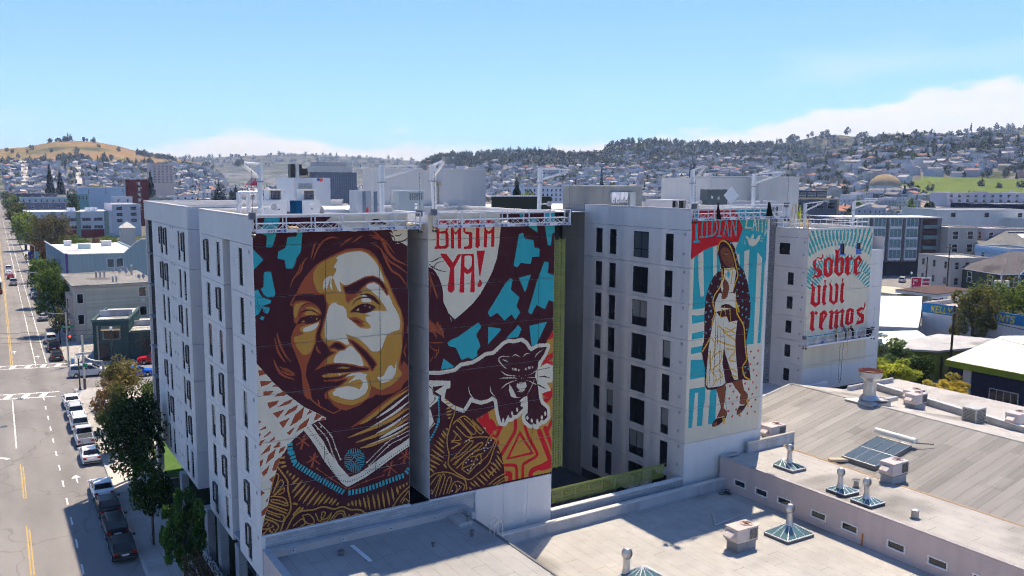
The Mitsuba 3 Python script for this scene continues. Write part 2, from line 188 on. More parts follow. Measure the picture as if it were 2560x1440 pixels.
# ------------------------------------------------------------------ the painted walls: shapes in centimetres on each wall (wall|colour|kind|width|points)
MURALS = """
1|D|p|0|3,2706 1016,2692 1010,2043 1012,717 0,715 1,751 24,835 40,886 51,934 60,975 75,1039 96,1094 110,1134 128,1181 149,1219 151,1211 183,1264 213,1291 281,1339 333,1371 372,1387 427,1387 428,1400 364,1443 285,1492 224,1547 168,1596 99,1670 -2,1804 -4,1807 -2,2556
1|C|p|0|532,2699 1016,2692 1014,2465 949,2501 921,2504 907,2541 899,2567 883,2586 785,2607 673,2585 647,2574 612,2577 599,2591 543,2613 497,2622 444,2637
1|D|p|0|732,2617 763,2650 790,2653 817,2644 867,2614
1|D|p|0|899,2569 936,2572 912,2577
1|D|p|0|912,2545 945,2542 968,2554 949,2536 917,2537
1|D|p|0|916,2502 963,2503 1005,2527 1005,2517 967,2497
1|D|p|0|444,2637 476,2645 514,2630 552,2611 444,2621
1|C|p|0|878,2565 896,2558 907,2541 894,2546
1|C|p|0|889,2537 905,2530 916,2505 902,2511
1|C|p|0|921,2492 939,2494 951,2489 935,2487
1|T|p|0|85,2693 174,2692 147,2587 123,2509 115,2495 80,2496 86,2561 77,2569 22,2588 60,2618
1|T|p|0|273,2583 304,2586 291,2461 263,2424 237,2361 197,2363 188,2415 147,2425 152,2468 190,2486 198,2494 210,2549 216,2553 265,2556
1|T|p|0|-3,2494 62,2421 -2,2361
1|T|p|0|61,2342 69,2349 97,2350 105,2344 127,2219 124,2201 100,2193 80,2194 57,2212 39,2249 57,2259
1|T|p|0|-1,2240 27,2246 42,2214 65,2193 102,2174 95,2157 51,2146 35,2115 22,2096 -2,2084
1|T|p|0|45,2134 55,2140 87,2133 90,2119 77,2094 54,2106
1|T|p|0|40,2085 57,2074 47,2056 29,2068
1|D|t|4|14,2188 22,2156 45,2126 78,2114
1|D|l|6|27,2246 42,2214 65,2193 116,2183
1|D|t|4|9,2153 27,2124 58,2097 81,2092
1|D|t|4|79,2140 50,2098 34,2079
1|X|t|3|263,2420 254,2388 237,2363
1|R|p|0|249,2193 279,2254 314,2304 369,2364 412,2397 476,2426 540,2451 584,2467 680,2471 738,2454 782,2414 818,2357 844,2288 871,2244 889,2191 917,2133 953,2056 972,1991 976,1951 971,1890 957,1781 946,1711 951,1666 958,1630 1001,1607 1006,1584 977,1561 977,1566 948,1521 900,1500 806,1493 769,1509 741,1490 714,1485 654,1450 564,1427 520,1445 473,1479 452,1516 426,1524 421,1563 350,1547 335,1566 332,1536 309,1535 287,1568 280,1631 276,1707 267,1753 240,1834 217,1889 214,1935 231,1978 253,2013 237,2031 234,2092 231,2145
1|O|p|0|363,2294 368,2330 394,2373 433,2396 497,2422 583,2449 680,2457 729,2437 782,2393 813,2345 835,2288 862,2240 894,2156 921,2098 953,2048 964,1952 956,1891 960,1802 940,1721 930,1669 958,1625 956,1614 920,1582 877,1552 807,1530 770,1548 743,1569 738,1556 728,1536 719,1498 677,1473 609,1456 556,1468 491,1494 456,1524 442,1560 479,1585 559,1614 581,1634 546,1649 658,1671 726,1676 740,1677 704,1703 483,1745 427,1743 440,1779 497,1815 463,1836 413,1891 405,1933 433,2022 461,2120 428,2184 407,2188 386,2219 371,2256
1|R|p|0|570,2181 666,2170 631,2154 599,2135 581,2094 576,2074 603,2080 595,2114 573,2141
1|O|c|0|234,1933 271,1946 297,1956 276,1970 273,1991 306,2004 361,2010 403,2025 400,1996 380,1952 371,1920 362,1879 342,1840 314,1820 285,1823 265,1848 245,1887
1|C|c|0|293,1985 318,1995 386,2014 390,2001 360,1971 318,1964 297,1966
1|O|p|0|239,2120 248,2139 281,2149 314,2149 280,2125 263,2094 254,2062 243,2054 236,2079
1|O|p|0|313,2116 346,2120 388,2100 408,2074 400,2069 363,2096 321,2105
1|O|p|0|300,2076 321,2093 354,2091 391,2065 362,2065 320,2065
1|C|c|0|575,2441 627,2448 684,2446 729,2425 773,2381 804,2333 826,2280 844,2224 852,2193 825,2233 798,2267 758,2286 704,2281 646,2257 593,2235 558,2245 534,2259 544,2200 518,2218 494,2286 481,2266 488,2212 471,2234 474,2267 473,2287 448,2215 442,2236 429,2220 427,2253 439,2285 477,2304 490,2295 517,2343 500,2352 500,2364 526,2400 514,2409 531,2425
1|C|p|0|857,2186 875,2146 897,2088 934,2024 948,1975 942,1921 891,1912 848,1888 829,1846 815,1808 787,1792 750,1793 728,1813 697,1850 662,1884 617,1905 569,1929 586,1887 592,1856 568,1857 546,1874 516,1889 464,1896 439,1903 431,1939 432,1997 446,2063 465,2115 486,2132 521,2134 508,2125 559,2102 576,2078 580,2035 615,2003 654,1966 699,1949 735,1952 735,1971 708,1999 700,2026 749,2028 700,2045 754,2060 805,2058 855,2052 837,2088 815,2120 783,2160 743,2193
1|C|c|0|712,2223 735,2243 771,2249 807,2226 843,2181 866,2158 884,2114 846,2095 792,2150 756,2191 721,2210
1|C|c|0|528,1820 558,1822 590,1844 612,1840 638,1809 669,1767 683,1705 614,1726 548,1740 491,1748 490,1778 506,1802
1|C|c|0|917,1711 911,1637 882,1596 821,1577 798,1593 778,1622 817,1621 845,1662 864,1686 883,1688 902,1664
1|C|p|0|533,1645 595,1665 654,1678 671,1660 712,1649 698,1631 711,1599 715,1555 696,1523 655,1502 610,1491 566,1501 522,1520 509,1530 478,1536 474,1556 501,1582 545,1585 585,1585 629,1570 656,1554 674,1578 677,1608 657,1623 621,1619 576,1607 608,1629 631,1648 613,1652
1|O|c|0|580,2035 638,2048 695,2039 708,1999 735,1971 737,1950 699,1949 654,1966 619,2003
1|R|p|0|589,2028 637,2031 673,2011 704,1991 677,1987 703,1966 663,1965 641,1988 610,2008
1|D|c|0|619,2009 646,2007 672,1987 646,1996
1|R|p|9|428,2186 443,2121 443,2088 424,2023 406,1962 399,1934 413,1895 453,1849 463,1823 493,1816 441,1792 401,1754 360,1715 388,1720 409,1730 461,1739 504,1738 570,1727 623,1710 676,1695 721,1684 717,1675 658,1678 631,1677 547,1678 494,1682 438,1686 399,1674 421,1659 481,1656 524,1655 569,1663 533,1643 481,1641 416,1645 420,1634 459,1634 502,1625 524,1630 568,1630 523,1601 436,1574 420,1554 424,1524 452,1516 477,1474 520,1442 476,1427 391,1482 339,1531 335,1566 322,1626 304,1683 305,1712 312,1747 330,1795 357,1851 375,1895 375,1924 385,1964 403,2000 408,2033 395,2054 412,2065
1|R|p|9|251,2191 294,2200 348,2198 390,2186 428,2188 443,2121 443,2088 417,2065 413,2078 397,2108 368,2135 322,2157 281,2163 248,2160 236,2144 223,2141
1|R|p|9|562,2228 592,2231 646,2253 704,2277 758,2282 798,2265 830,2233 852,2189 857,2161 839,2190 803,2235 766,2254 726,2248 685,2221 662,2197 676,2188 622,2180 578,2183 570,2203
1|R|p|9|459,1844 472,1860 498,1876 524,1872 550,1852 563,1838 545,1831 515,1832 489,1848
1|R|p|9|590,1886 617,1875 661,1837 705,1798 750,1741 772,1708 758,1692 744,1672 735,1695 704,1746 660,1803 625,1845
1|D|p|0|428,2186 443,2121 443,2088 424,2023 406,1962 399,1934 413,1895 453,1849 463,1823 493,1816 441,1792 401,1754 360,1715 388,1720 409,1730 461,1739 504,1738 570,1727 623,1710 676,1695 721,1684 717,1675 658,1678 631,1677 547,1678 494,1682 438,1686 399,1674 421,1659 481,1656 524,1655 569,1663 533,1643 481,1641 416,1645 420,1634 459,1634 502,1625 524,1630 568,1630 523,1601 436,1574 420,1554 424,1524 452,1516 477,1474 520,1442 476,1427 391,1482 339,1531 335,1566 322,1626 304,1683 305,1712 312,1747 330,1795 357,1851 375,1895 375,1924 385,1964 403,2000 408,2033 395,2054 412,2065
1|D|p|0|251,2191 294,2200 348,2198 390,2186 428,2188 443,2121 443,2088 417,2065 413,2078 397,2108 368,2135 322,2157 281,2163 248,2160 236,2144 223,2141
1|D|p|0|562,2228 592,2231 646,2253 704,2277 758,2282 798,2265 830,2233 852,2189 857,2161 839,2190 803,2235 766,2254 726,2248 685,2221 662,2197 676,2188 622,2180 578,2183 570,2203
1|D|p|0|662,2175 725,2177 769,2153 796,2121 805,2097 787,2105 756,2132 711,2153
1|D|p|0|596,2062 621,2083 647,2102 683,2112 724,2111 755,2098 778,2082 755,2064 727,2051 687,2050 638,2060
1|D|p|0|253,2013 266,2036 278,2052 303,2058 337,2067 379,2058 412,2053 403,2033 382,2022 352,2013 319,2013 286,2022
1|D|p|0|459,1844 472,1860 498,1876 524,1872 550,1852 563,1838 545,1831 515,1832 489,1848
1|D|p|0|590,1886 617,1875 661,1837 705,1798 750,1741 772,1708 758,1692 744,1672 735,1695 704,1746 660,1803 625,1845
1|D|p|0|725,1641 731,1597 740,1552 729,1575
1|D|t|8|612,2102 635,2132 675,2151 724,2150 765,2128 801,2097
1|D|t|6|280,2119 309,2135 343,2137 368,2131
1|D|t|8|266,2048 279,2080 300,2095 342,2098 379,2080 408,2058
1|O|p|0|499,1713 548,1718 596,1704 569,1701
1|O|p|0|404,1673 438,1683 503,1681 569,1677 613,1676 547,1664 481,1659 429,1661
1|O|p|0|638,2073 661,2088 662,2069
1|O|p|0|282,2025 299,2038 307,2025
1|O|p|0|374,2040 382,2047 391,2038 378,2031
1|C|p|0|728,2092 739,2088 730,2078
1|C|p|0|696,2099 705,2100 704,2094
1|C|p|0|341,2055 349,2054 347,2049
1|C|p|0|677,2124 679,2144 702,2149 738,2140 749,2118 710,2119
1|C|p|0|682,2165 693,2171 722,2158 688,2157
1|C|p|0|643,2073 656,2082 658,2071
1|C|p|0|518,1676 525,1678 529,1663 518,1665
1|C|p|0|542,1675 551,1675 549,1665 543,1666
1|D|l|2|438,1686 429,1664
1|D|l|2|460,1683 451,1662
1|D|l|2|486,1680 477,1659
1|D|l|2|507,1677 498,1656
1|D|l|2|547,1673 538,1651
1|D|l|2|569,1670 560,1649
1|D|l|2|591,1668 582,1646
1|R|t|4|416,1640 459,1641 524,1639 577,1631
1|R|t|13|542,2535 487,2543 435,2522 397,2475 364,2403
1|R|t|12|387,2524 372,2484 353,2412
1|R|t|12|333,2427 303,2394 286,2342 244,2304 218,2245
1|R|t|8|287,2395 278,2355 252,2320
1|R|t|13|624,2537 585,2517 541,2484
1|R|t|11|697,2551 664,2531 624,2506
1|R|t|22|758,2581 802,2544 838,2492 865,2440 915,2387 1008,2340
1|R|t|12|735,2552 789,2540 834,2518 865,2487 915,2421
1|R|t|15|748,2506 801,2472 833,2429 855,2377 891,2316 942,2283 979,2237 1002,2197
1|R|t|13|846,2428 878,2376 938,2339 1005,2288
1|R|t|9|748,2537 802,2523 834,2509
1|R|t|13|130,1979 140,1925 167,1849 212,1781
1|R|t|13|115,1952 127,1878 150,1827 179,1783
1|R|t|15|105,1815 124,1756 159,1707 235,1669
1|R|t|14|374,1874 382,1840 405,1818
1|R|t|12|994,1826 974,1775 988,1729
1|R|t|10|995,1949 999,1914 1001,1887
1|R|t|12|136,1767 176,1738 237,1710
1|R|t|14|172,1753 204,1726 236,1694
1|R|t|14|147,1737 187,1712 224,1697
1|R|c|0|373,1525 383,1519 391,1482 380,1488
1|R|p|0|969,1709 1004,1669 1004,1607 963,1603 958,1630 949,1671
1|R|t|26|1015,1539 838,1446 698,1360 591,1308
1|O|t|26|1015,1517 861,1439 721,1352 652,1323
1|C|t|18|1014,1485 885,1404 767,1346
1|D|t|6|1014,1458 884,1386 743,1318
1|C|t|22|1014,1431 860,1341 697,1277
1|R|t|16|1014,1404 836,1318 651,1257
1|O|t|26|1013,1386 836,1309 565,1245
1|C|t|18|1013,1350 859,1274 765,1244
1|R|t|14|1013,1332 845,1254 696,1219
1|O|t|24|1013,1318 835,1246 623,1205
1|C|t|20|1013,1287 883,1239 788,1205
1|O|t|22|1012,1255 882,1207 741,1172 652,1163
1|C|t|8|1012,1264 882,1212 695,1175
1|D|t|5|980,1373 931,1290 826,1239
1|R|p|0|10,1756 38,1753 55,1727 15,1719
1|R|p|0|18,1688 95,1679 69,1662 25,1651
1|R|p|0|88,1643 109,1657 130,1640
1|R|p|0|36,1621 103,1617 75,1596 37,1593
1|R|p|0|102,1580 127,1597 168,1608 180,1586 159,1578
1|R|p|0|57,1549 134,1553 113,1529 70,1510
1|R|p|0|119,1512 166,1538 220,1552 199,1525 166,1517
1|R|p|0|89,1479 163,1491 119,1441
1|R|p|0|155,1448 189,1485 252,1510 235,1479 205,1466
1|R|p|0|193,1380 230,1450 289,1492 271,1423 237,1399
1|R|p|0|128,1415 196,1434 151,1374
1|R|p|0|300,1436 322,1466 343,1450
1|R|p|0|233,1338 257,1379 321,1418 299,1364
1|R|p|0|346,1395 364,1439 402,1416 367,1396
1|R|p|0|389,1389 402,1404 428,1398 410,1385
1|R|p|0|173,1343 226,1371 191,1322
1|R|p|0|-3,1451 20,1435 -2,1420
1|R|p|0|0,1381 43,1405 51,1389
1|R|p|0|27,1335 72,1370 76,1357 43,1337
1|R|p|0|58,1297 95,1331 99,1311
1|R|p|0|85,1255 123,1295 134,1281 105,1260
1|R|p|0|-1,1282 10,1317 40,1321
1|R|p|0|213,1295 234,1308 213,1301
1|R|p|0|87,1265 118,1279 134,1264 113,1257
1|R|p|0|6,1225 53,1273 74,1286 64,1246
1|R|p|0|38,1168 55,1219 103,1252 89,1200
1|R|p|0|118,1218 129,1248 163,1259 152,1232
1|R|p|0|-1,1150 2,1191 25,1199 16,1167
1|R|p|0|10,1114 62,1155 44,1108 23,1089
1|R|p|0|73,1115 95,1174 140,1200 119,1162 101,1114
1|R|p|0|55,1064 96,1086 75,1039
1|R|p|0|3,1003 28,985 2,968
1|R|p|0|29,931 52,955 39,920
1|R|p|0|1,869 46,902 24,847 0,836
1|R|p|0|0,1364 16,1360 1,1340
1|R|p|0|1,1282 20,1295 2,1298
1|C|p|0|281,1339 331,1370 378,1292 407,1249 436,1183 457,1154 513,1066 578,981 646,997 739,1043 867,1111 944,1143 1009,1178 1009,1119 977,1106 880,1059 785,1008 692,962 582,923 559,920 524,949 468,1030 404,1128 359,1218 359,1218 322,1280
1|D|d|16:4:10|303,1359 427,1168 418,1156 569,952 1009,1132
1|C|l|5|380,1377 456,1282 489,1188 518,1111
1|C|l|5|350,1369 429,1267 462,1170 493,1095
1|C|l|5|1010,1228 925,1201 844,1171 698,1059
1|C|l|5|1009,1201 939,1176 858,1148 714,1036
1|C|o|6|454,1284
1|C|o|6|460,1272
1|C|o|6|429,1269
1|C|o|6|435,1255
1|C|o|6|487,1188
1|C|o|6|462,1173
1|C|o|6|518,1111
1|C|o|6|493,1095
1|C|o|6|698,1059
1|C|o|6|714,1036
1|C|o|6|844,1171
1|C|o|6|832,1164
1|C|o|6|858,1148
1|C|o|6|848,1139
1|C|o|6|925,1201
1|C|o|6|941,1173
1|C|o|6|394,1347
1|C|o|6|372,1336
1|R|l|6|360,1078 454,995 550,913
1|R|l|6|817,950 691,931 572,905
1|R|o|8|360,1078
1|R|o|8|454,995
1|R|o|8|550,913
1|R|o|8|815,950
1|R|o|8|691,931
1|R|o|8|572,905
1|R|l|9|233,1256 301,1287
1|R|l|9|257,1222 289,1310
1|R|l|9|251,1295 313,1234
1|R|l|9|266,1225 280,1307
1|R|l|9|297,1128 366,1159
1|R|l|9|322,1093 354,1182
1|R|l|9|315,1168 378,1105
1|R|l|9|331,1096 345,1180
1|R|l|9|818,977 894,1009
1|R|l|9|846,940 880,1034
1|R|l|9|837,1019 908,951
1|R|l|9|855,943 870,1031
1|R|l|9|928,1041 1006,1073
1|R|l|9|956,1004 991,1099
1|R|l|9|948,1083 1020,1016
1|R|l|9|966,1007 982,1096
1|T|d|25:17:34|190,1276 192,1204 197,1220 214,1153
1|T|d|22:13:36|213,1141 230,1127 384,1000 532,888
1|T|d|24:14:36|563,876 690,877 831,900 960,921
1|T|d|24:14:36|975,932 995,951 1010,976
1|T|l|5|619,1011 621,1079 683,1071
1|T|l|5|622,1166 621,1098 684,1091
1|T|l|5|603,1014 604,1081 542,1089
1|T|l|5|606,1169 605,1101 543,1108
1|T|l|5|631,1011 632,1065 681,1060
1|T|l|5|634,1162 633,1107 682,1102
1|T|l|5|592,1018 593,1072 544,1077
1|T|l|5|594,1168 593,1114 545,1119
1|T|l|5|643,1014 644,1051 677,1049
1|T|l|5|646,1155 645,1117 678,1115
1|T|l|5|580,1025 581,1063 548,1065
1|T|l|5|583,1165 582,1128 549,1130
1|T|l|5|655,1020 655,1038 671,1039
1|T|l|5|657,1145 657,1126 672,1127
1|T|l|5|568,1035 569,1053 553,1053
1|T|l|5|571,1159 570,1141 555,1140
1|O|t|15|175,1101 166,1081
1|O|t|15|197,1080 178,1062
1|O|t|15|220,1063 196,1038
1|O|t|15|244,1043 193,1000
1|O|t|15|267,1022 194,951
1|O|t|15|290,998 203,914
1|O|t|15|313,977 232,887
1|O|t|15|342,958 261,866
1|O|t|15|372,935 286,844
1|O|t|15|400,916 327,837
1|O|t|15|423,901 359,835
1|O|t|15|443,877 398,836
1|O|t|15|464,864 433,829
1|O|t|15|486,851 450,818
1|O|t|15|501,826 483,807
1|O|t|15|566,810 568,785
1|O|t|15|589,821 597,779
1|O|t|15|614,821 620,775
1|O|t|15|639,822 652,763
1|O|t|15|669,830 688,742
1|O|t|15|699,833 716,728
1|O|t|15|736,834 753,724
1|O|t|15|771,836 786,722
1|O|t|15|804,839 821,719
1|O|t|15|837,844 857,730
1|O|t|15|871,856 889,751
1|O|t|15|907,858 920,795
1|O|t|15|931,858 938,829
1|O|t|15|957,864 962,838
1|O|t|15|982,869 987,849
1|O|l|10|110,1134 137,1091 169,1034 171,974 186,886 180,831 146,787 114,712
1|O|l|10|152,715 196,785 247,817 332,812 398,818 467,788 525,792 579,761 642,747 681,717
1|O|l|10|881,720 925,776 964,810 1008,838
1|O|l|7|60,975 76,1035 96,1090 116,1078 99,1022 77,972
1|O|l|7|77,972 102,1013 128,1048 144,1022 114,985 80,958
1|O|l|7|84,955 126,983 147,992 144,967 113,956
1|O|l|8|64,953 96,947 149,923 167,873 115,896 67,919 71,932 112,918 161,887
1|O|l|9|46,910 103,877 164,843
1|O|l|9|46,893 102,860 157,825
1|O|l|8|37,870 89,838 140,814 129,778 72,807 28,836
1|O|l|7|41,852 81,829 117,806
1|O|l|10|19,819 71,790 105,753 82,716
1|O|l|8|5,754 38,751 74,756
1|O|l|7|17,726 46,749 61,707
1|O|l|14|132,1189 152,1187
1|O|l|14|127,1158 154,1155
1|O|l|14|136,1129 159,1131
1|O|l|14|206,879 225,871
1|O|l|14|202,807 243,844
1|O|l|14|245,820 262,836
1|O|l|8|198,733 254,768 275,733 245,722
1|O|l|8|259,789 306,785 335,733 313,720 279,741 263,779
1|O|l|8|345,783 369,726 410,770 388,783 383,736 418,737 449,766 426,722 378,715
1|O|l|9|444,723 485,763 529,762 546,723
1|O|l|7|462,723 493,748 524,745 533,721
1|O|l|12|569,727 573,713
1|O|l|12|610,723 633,718
1|O|l|8|934,742 964,773 998,803 1002,728 973,757 949,730
1|O|o|6|24,788
1|O|o|6|47,779
1|O|o|6|69,763
1|O|o|6|38,768
1|O|o|6|14,777
1|O|o|6|76,738
1|O|o|6|49,733
1|O|o|6|65,723
1|O|o|6|10,725
1|O|o|6|35,794
2|D|p|0|2,2725 1029,2714 1034,1915 1037,1049 1027,721 1,717
2|C|p|0|0,2725 554,2719 565,2586 553,2462 534,2359 496,2265 448,2184 465,2212 400,2116 339,2053 268,2001 199,1955 148,2006 139,2031 112,2082 110,2151 104,2184 90,2225 77,2254 55,2288 33,2313 0,2326
2|D|t|7|0,2358 42,2364 78,2381 105,2385
2|D|t|7|0,2350 24,2329 42,2324 69,2351 122,2361
2|D|t|7|11,2330 42,2316 86,2298 140,2285
2|C|l|4|164,1972 176,1946
2|P|h|0|66,2637 141,2636 155,2620 155,2584 143,2560 155,2540 154,2460 136,2442 49,2444 51,2459 62,2467 63,2617 68,2621/85,2615 130,2614 132,2566 83,2558/83,2546 128,2544 132,2476 123,2461 87,2462 80,2478
2|P|h|0|171,2623 187,2633 239,2632 248,2618 250,2440 225,2441 223,2554 209,2530 195,2551 195,2442 172,2443/189,2595 196,2615 227,2614 230,2574 209,2550 191,2567
2|P|p|0|324,2630 336,2626 336,2610 290,2611 282,2597 282,2554 329,2550 338,2541 336,2445 327,2435 271,2435 272,2453 301,2454 310,2466 310,2533 285,2537 266,2555 266,2613 280,2630
2|P|p|0|341,2630 416,2629 418,2610 391,2610 397,2455 378,2435 360,2448 369,2610 341,2612
2|P|h|0|432,2618 447,2628 504,2627 514,2612 512,2443 486,2442 488,2539 468,2531 456,2540 452,2441 428,2442/444,2577 449,2607 497,2606 495,2567 468,2550 447,2564
2|P|p|0|91,2404 100,2410 136,2408 186,2346 223,2399 232,2402 253,2401 195,2309 199,2158 176,2141 153,2149 144,2166 165,2306
2|P|h|0|254,2401 346,2400 350,2387 358,2140 348,2132 320,2136 329,2273 297,2261 274,2276 273,2137 245,2135 236,2143 251,2391/276,2382 285,2390 324,2388 334,2376 332,2318 304,2291 276,2315
2|P|p|0|371,2419 438,2419 400,2241 393,2243
2|P|p|0|398,2226 417,2190 405,2170 381,2167 377,2180
2|T|p|0|716,2524 751,2534 766,2491 840,2478 848,2427 898,2412 896,2358 831,2357 819,2306 733,2320 705,2288 673,2302
2|T|p|0|791,2581 870,2579 875,2530
2|T|p|0|925,2681 1029,2714 1032,2528 1003,2520 994,2434 965,2437 937,2582
2|T|p|0|714,2713 749,2712 745,2641 724,2646
2|T|p|0|810,2632 866,2643 867,2609 816,2602
2|T|p|0|938,2320 977,2311 968,2236 1032,2211 1032,2016 981,2033 945,1970 872,2006 828,1940 800,1959 877,2188
2|T|p|0|718,2213 822,2231 773,2104
2|T|p|0|643,2213 666,2205 651,2133 725,2071 700,2010 733,1962 691,1912 658,1955 601,1913 539,1975 483,1948 461,1981 604,2178
2|T|p|0|387,1920 411,1887 368,1834 404,1750 373,1711 382,1685 344,1663 315,1671 308,1682 252,1665 208,1757 152,1775 143,1797 166,1815 222,1831
2|T|p|0|466,1882 569,1858 572,1849 464,1755
2|T|p|0|717,1873 745,1840 717,1784 612,1783
2|T|p|0|811,1858 968,1876 878,1716 834,1705
2|T|p|0|111,1694 198,1624 143,1618 92,1618
2|R|t|14|6,2286 28,2221 50,2159 72,2101
2|R|t|5|4,2258 19,2206 3,2078
2|R|t|6|8,2290 33,2281 50,2264
2|R|t|12|1,1888 39,1880 62,1833
2|R|t|9|1,1815 52,1808 111,1804
2|R|t|6|3,1806 34,1766 84,1747
2|R|t|6|79,1791 70,1734 38,1700
2|R|t|5|61,1768 56,1723 52,1699
2|R|t|6|38,1721 2,1672
2|R|t|5|3,1795 39,1759 84,1750
2|R|p|0|2,1981 22,1955 57,1923 35,1982 53,1936 71,1955 76,1926 89,1929 112,1886 120,1830 98,1854 53,1883 1,1896
2|D|t|6|13,1980 49,1936 84,1884 120,1840
2|O|p|0|1035,1826 967,1734 937,1587 813,1459 505,1284 369,1228 451,1127 539,1024 580,933 601,845 612,725 1035,723
2|@|clip|0|1035,1826 967,1734 937,1587 813,1459 505,1284 369,1228 451,1127 539,1024 580,933 601,845 612,725 1035,723
2|P|l|28|699,1167 696,1095 648,1024 580,933
2|P|l|24|780,1113 816,1022 882,906 883,869 779,831 766,803 766,717
2|P|l|40|909,1056 992,863 1007,810 942,784 848,764 834,717
2|P|l|24|608,850 685,836 709,813 714,715
2|P|l|36|595,786 654,775 654,720
2|P|l|28|572,1132 539,1078 512,1076
2|P|l|34|398,1230 471,1136 546,1029
2|P|l|34|960,1073 1036,893
2|P|l|50|446,1254 456,1200 491,1129
2|P|l|40|1038,1626 969,1593
2|P|l|44|1048,1376 989,1302 947,1281
2|P|l|40|1043,1322 957,1338
2|P|l|40|1036,1781 988,1759
2|P|l|44|1044,1628 959,1592
2|P|l|30|1045,1556 943,1567
2|P|l|22|393,1231 417,1171
2|P|l|16|1044,1295 1029,1206
2|P|l|34|491,1198 545,1125 592,1171
2|P|l|30|1032,1130 989,1062
2|P|l|50|1034,780 935,773
2|P|p|0|738,1089 864,891 618,887
2|O|p|0|735,1050 836,911 649,900
2|@|unclip|0|
2|C|p|28|-7,1592 83,1581 203,1588 249,1620 344,1627 402,1650 450,1675 513,1676 557,1709 597,1739 637,1751 677,1742 743,1749 779,1726 805,1688 829,1668 889,1691 970,1687 942,1634 900,1585 895,1583 885,1540 865,1480 876,1456 892,1405 904,1314 921,1266 975,1218 981,1154 949,1131 922,1144 912,1123 880,1137 886,1104 859,1126 833,1117 790,1155 782,1192 805,1215 805,1282 799,1341 763,1333 732,1310 758,1289 763,1252 722,1223 712,1211 671,1212 666,1195 621,1198 606,1169 576,1178 560,1228 550,1282 540,1349 505,1376 461,1360 412,1356 364,1373 325,1395 268,1318 193,1354 119,1414 133,1475 161,1480 165,1530 -8,1555
2|C|p|0|885,1531 970,1566 1029,1537 1034,1414 972,1417 1010,1354 935,1341 866,1408
2|C|p|0|644,1449 701,1372 742,1335 691,1338 655,1356 639,1402
2|D|p|0|-7,1592 83,1581 203,1588 249,1620 344,1627 402,1650 450,1675 513,1676 557,1709 597,1739 637,1751 677,1742 743,1749 779,1726 805,1688 829,1668 889,1691 970,1687 942,1634 900,1585 895,1583 885,1540 865,1480 876,1456 892,1405 904,1314 921,1266 975,1218 981,1154 949,1131 922,1144 912,1123 880,1137 886,1104 859,1126 833,1117 790,1155 782,1192 805,1215 805,1282 799,1341 763,1333 732,1310 758,1289 763,1252 722,1223 712,1211 671,1212 666,1195 621,1198 606,1169 576,1178 560,1228 550,1282 540,1349 505,1376 461,1360 412,1356 364,1373 325,1395 268,1318 193,1354 119,1414 133,1475 161,1480 165,1530 -8,1555
2|C|p|0|647,1447 680,1396 706,1345 742,1335 691,1338 658,1355 640,1402
2|D|p|0|330,1343 427,1315 500,1331 515,1285 369,1228 451,1127 378,1192 259,1315 297,1292
2|C|t|8|653,1644 583,1658 553,1638 573,1605 608,1571 623,1565
2|C|t|7|668,1649 698,1657 734,1634
2|C|t|7|760,1635 785,1654 821,1651
2|C|t|7|863,1617 884,1646 936,1670
2|C|t|7|583,1632 608,1625 633,1607
2|C|t|7|573,1551 624,1517 710,1498
2|C|t|7|556,1501 639,1494 710,1483
2|C|t|7|574,1421 624,1452 710,1470
2|C|t|6|306,1474 316,1426 344,1384 368,1370
2|C|t|6|482,1454 490,1412 530,1364
2|C|t|5|865,1462 840,1412 799,1350
2|C|t|5|711,1388 747,1377 783,1388
2|C|t|6|810,1493 891,1521 992,1528
2|C|t|6|803,1474 891,1468 993,1451
2|C|t|6|792,1460 866,1422 962,1374
2|D|p|2|891,1521 944,1526 992,1528 917,1523
2|D|p|2|897,1469 950,1472 995,1451 939,1466
2|D|p|2|876,1418 919,1393 964,1373 908,1407
2|C|p|0|664,1565 676,1561 676,1546 669,1547
2|C|p|0|686,1560 694,1561 704,1558 707,1542 689,1538
2|C|p|0|717,1550 735,1539 717,1530
2|C|p|0|789,1555 773,1539 792,1530
2|C|p|0|804,1558 825,1555 823,1538 807,1537
2|C|p|0|835,1554 851,1555 841,1538
2|C|p|0|728,1503 733,1495 728,1492
2|C|p|0|779,1499 787,1500 784,1492
2|C|p|0|741,1486 753,1475 748,1472
2|C|p|0|777,1481 761,1470 764,1476
2|C|p|0|710,1445 782,1448 795,1417 772,1385 734,1385 705,1420
2|D|l|4|718,1447 731,1438 756,1442 777,1444
2|D|l|4|718,1409 731,1399 762,1401 777,1402
2|D|l|4|741,1428 762,1426
2|C|c|0|593,1206 603,1187 596,1171 584,1188
2|C|c|0|636,1220 646,1201 639,1185 627,1201
2|C|c|0|669,1244 679,1225 672,1209 660,1225
2|C|c|0|712,1266 722,1247 715,1231 703,1248
2|C|c|0|750,1297 761,1277 754,1261 741,1278
2|C|c|0|801,1191 812,1172 805,1156 792,1172
2|C|c|0|840,1165 851,1146 844,1130 831,1146
2|C|c|0|890,1156 901,1136 894,1120 881,1137
2|C|c|0|930,1177 941,1157 933,1141 920,1158
2|C|c|0|960,1202 971,1182 964,1166 950,1183
2|C|p|0|-1,1534 28,1509 37,1454 50,1444 75,1429 68,1404 3,1362 3,1374 50,1415 48,1440 37,1450 30,1488 -1,1521
2|C|p|0|-1,1542 165,1530 163,1480 133,1475 119,1416 46,1470 115,1503 28,1507
2|C|p|0|-1,1509 24,1489 32,1451 46,1437 37,1409 -2,1373
2|C|p|0|9,1354 36,1259 -3,1214 -2,1352
2|C|l|6|4,1214 44,1248
2|T|d|13:9:11|78,1437 73,1400 77,1248
2|T|d|19:13:16|75,1283 63,1234 41,1191 0,1130
2|O|t|13|119,1400 147,1394
2|O|t|13|123,1372 170,1376
2|O|t|13|128,1333 193,1354
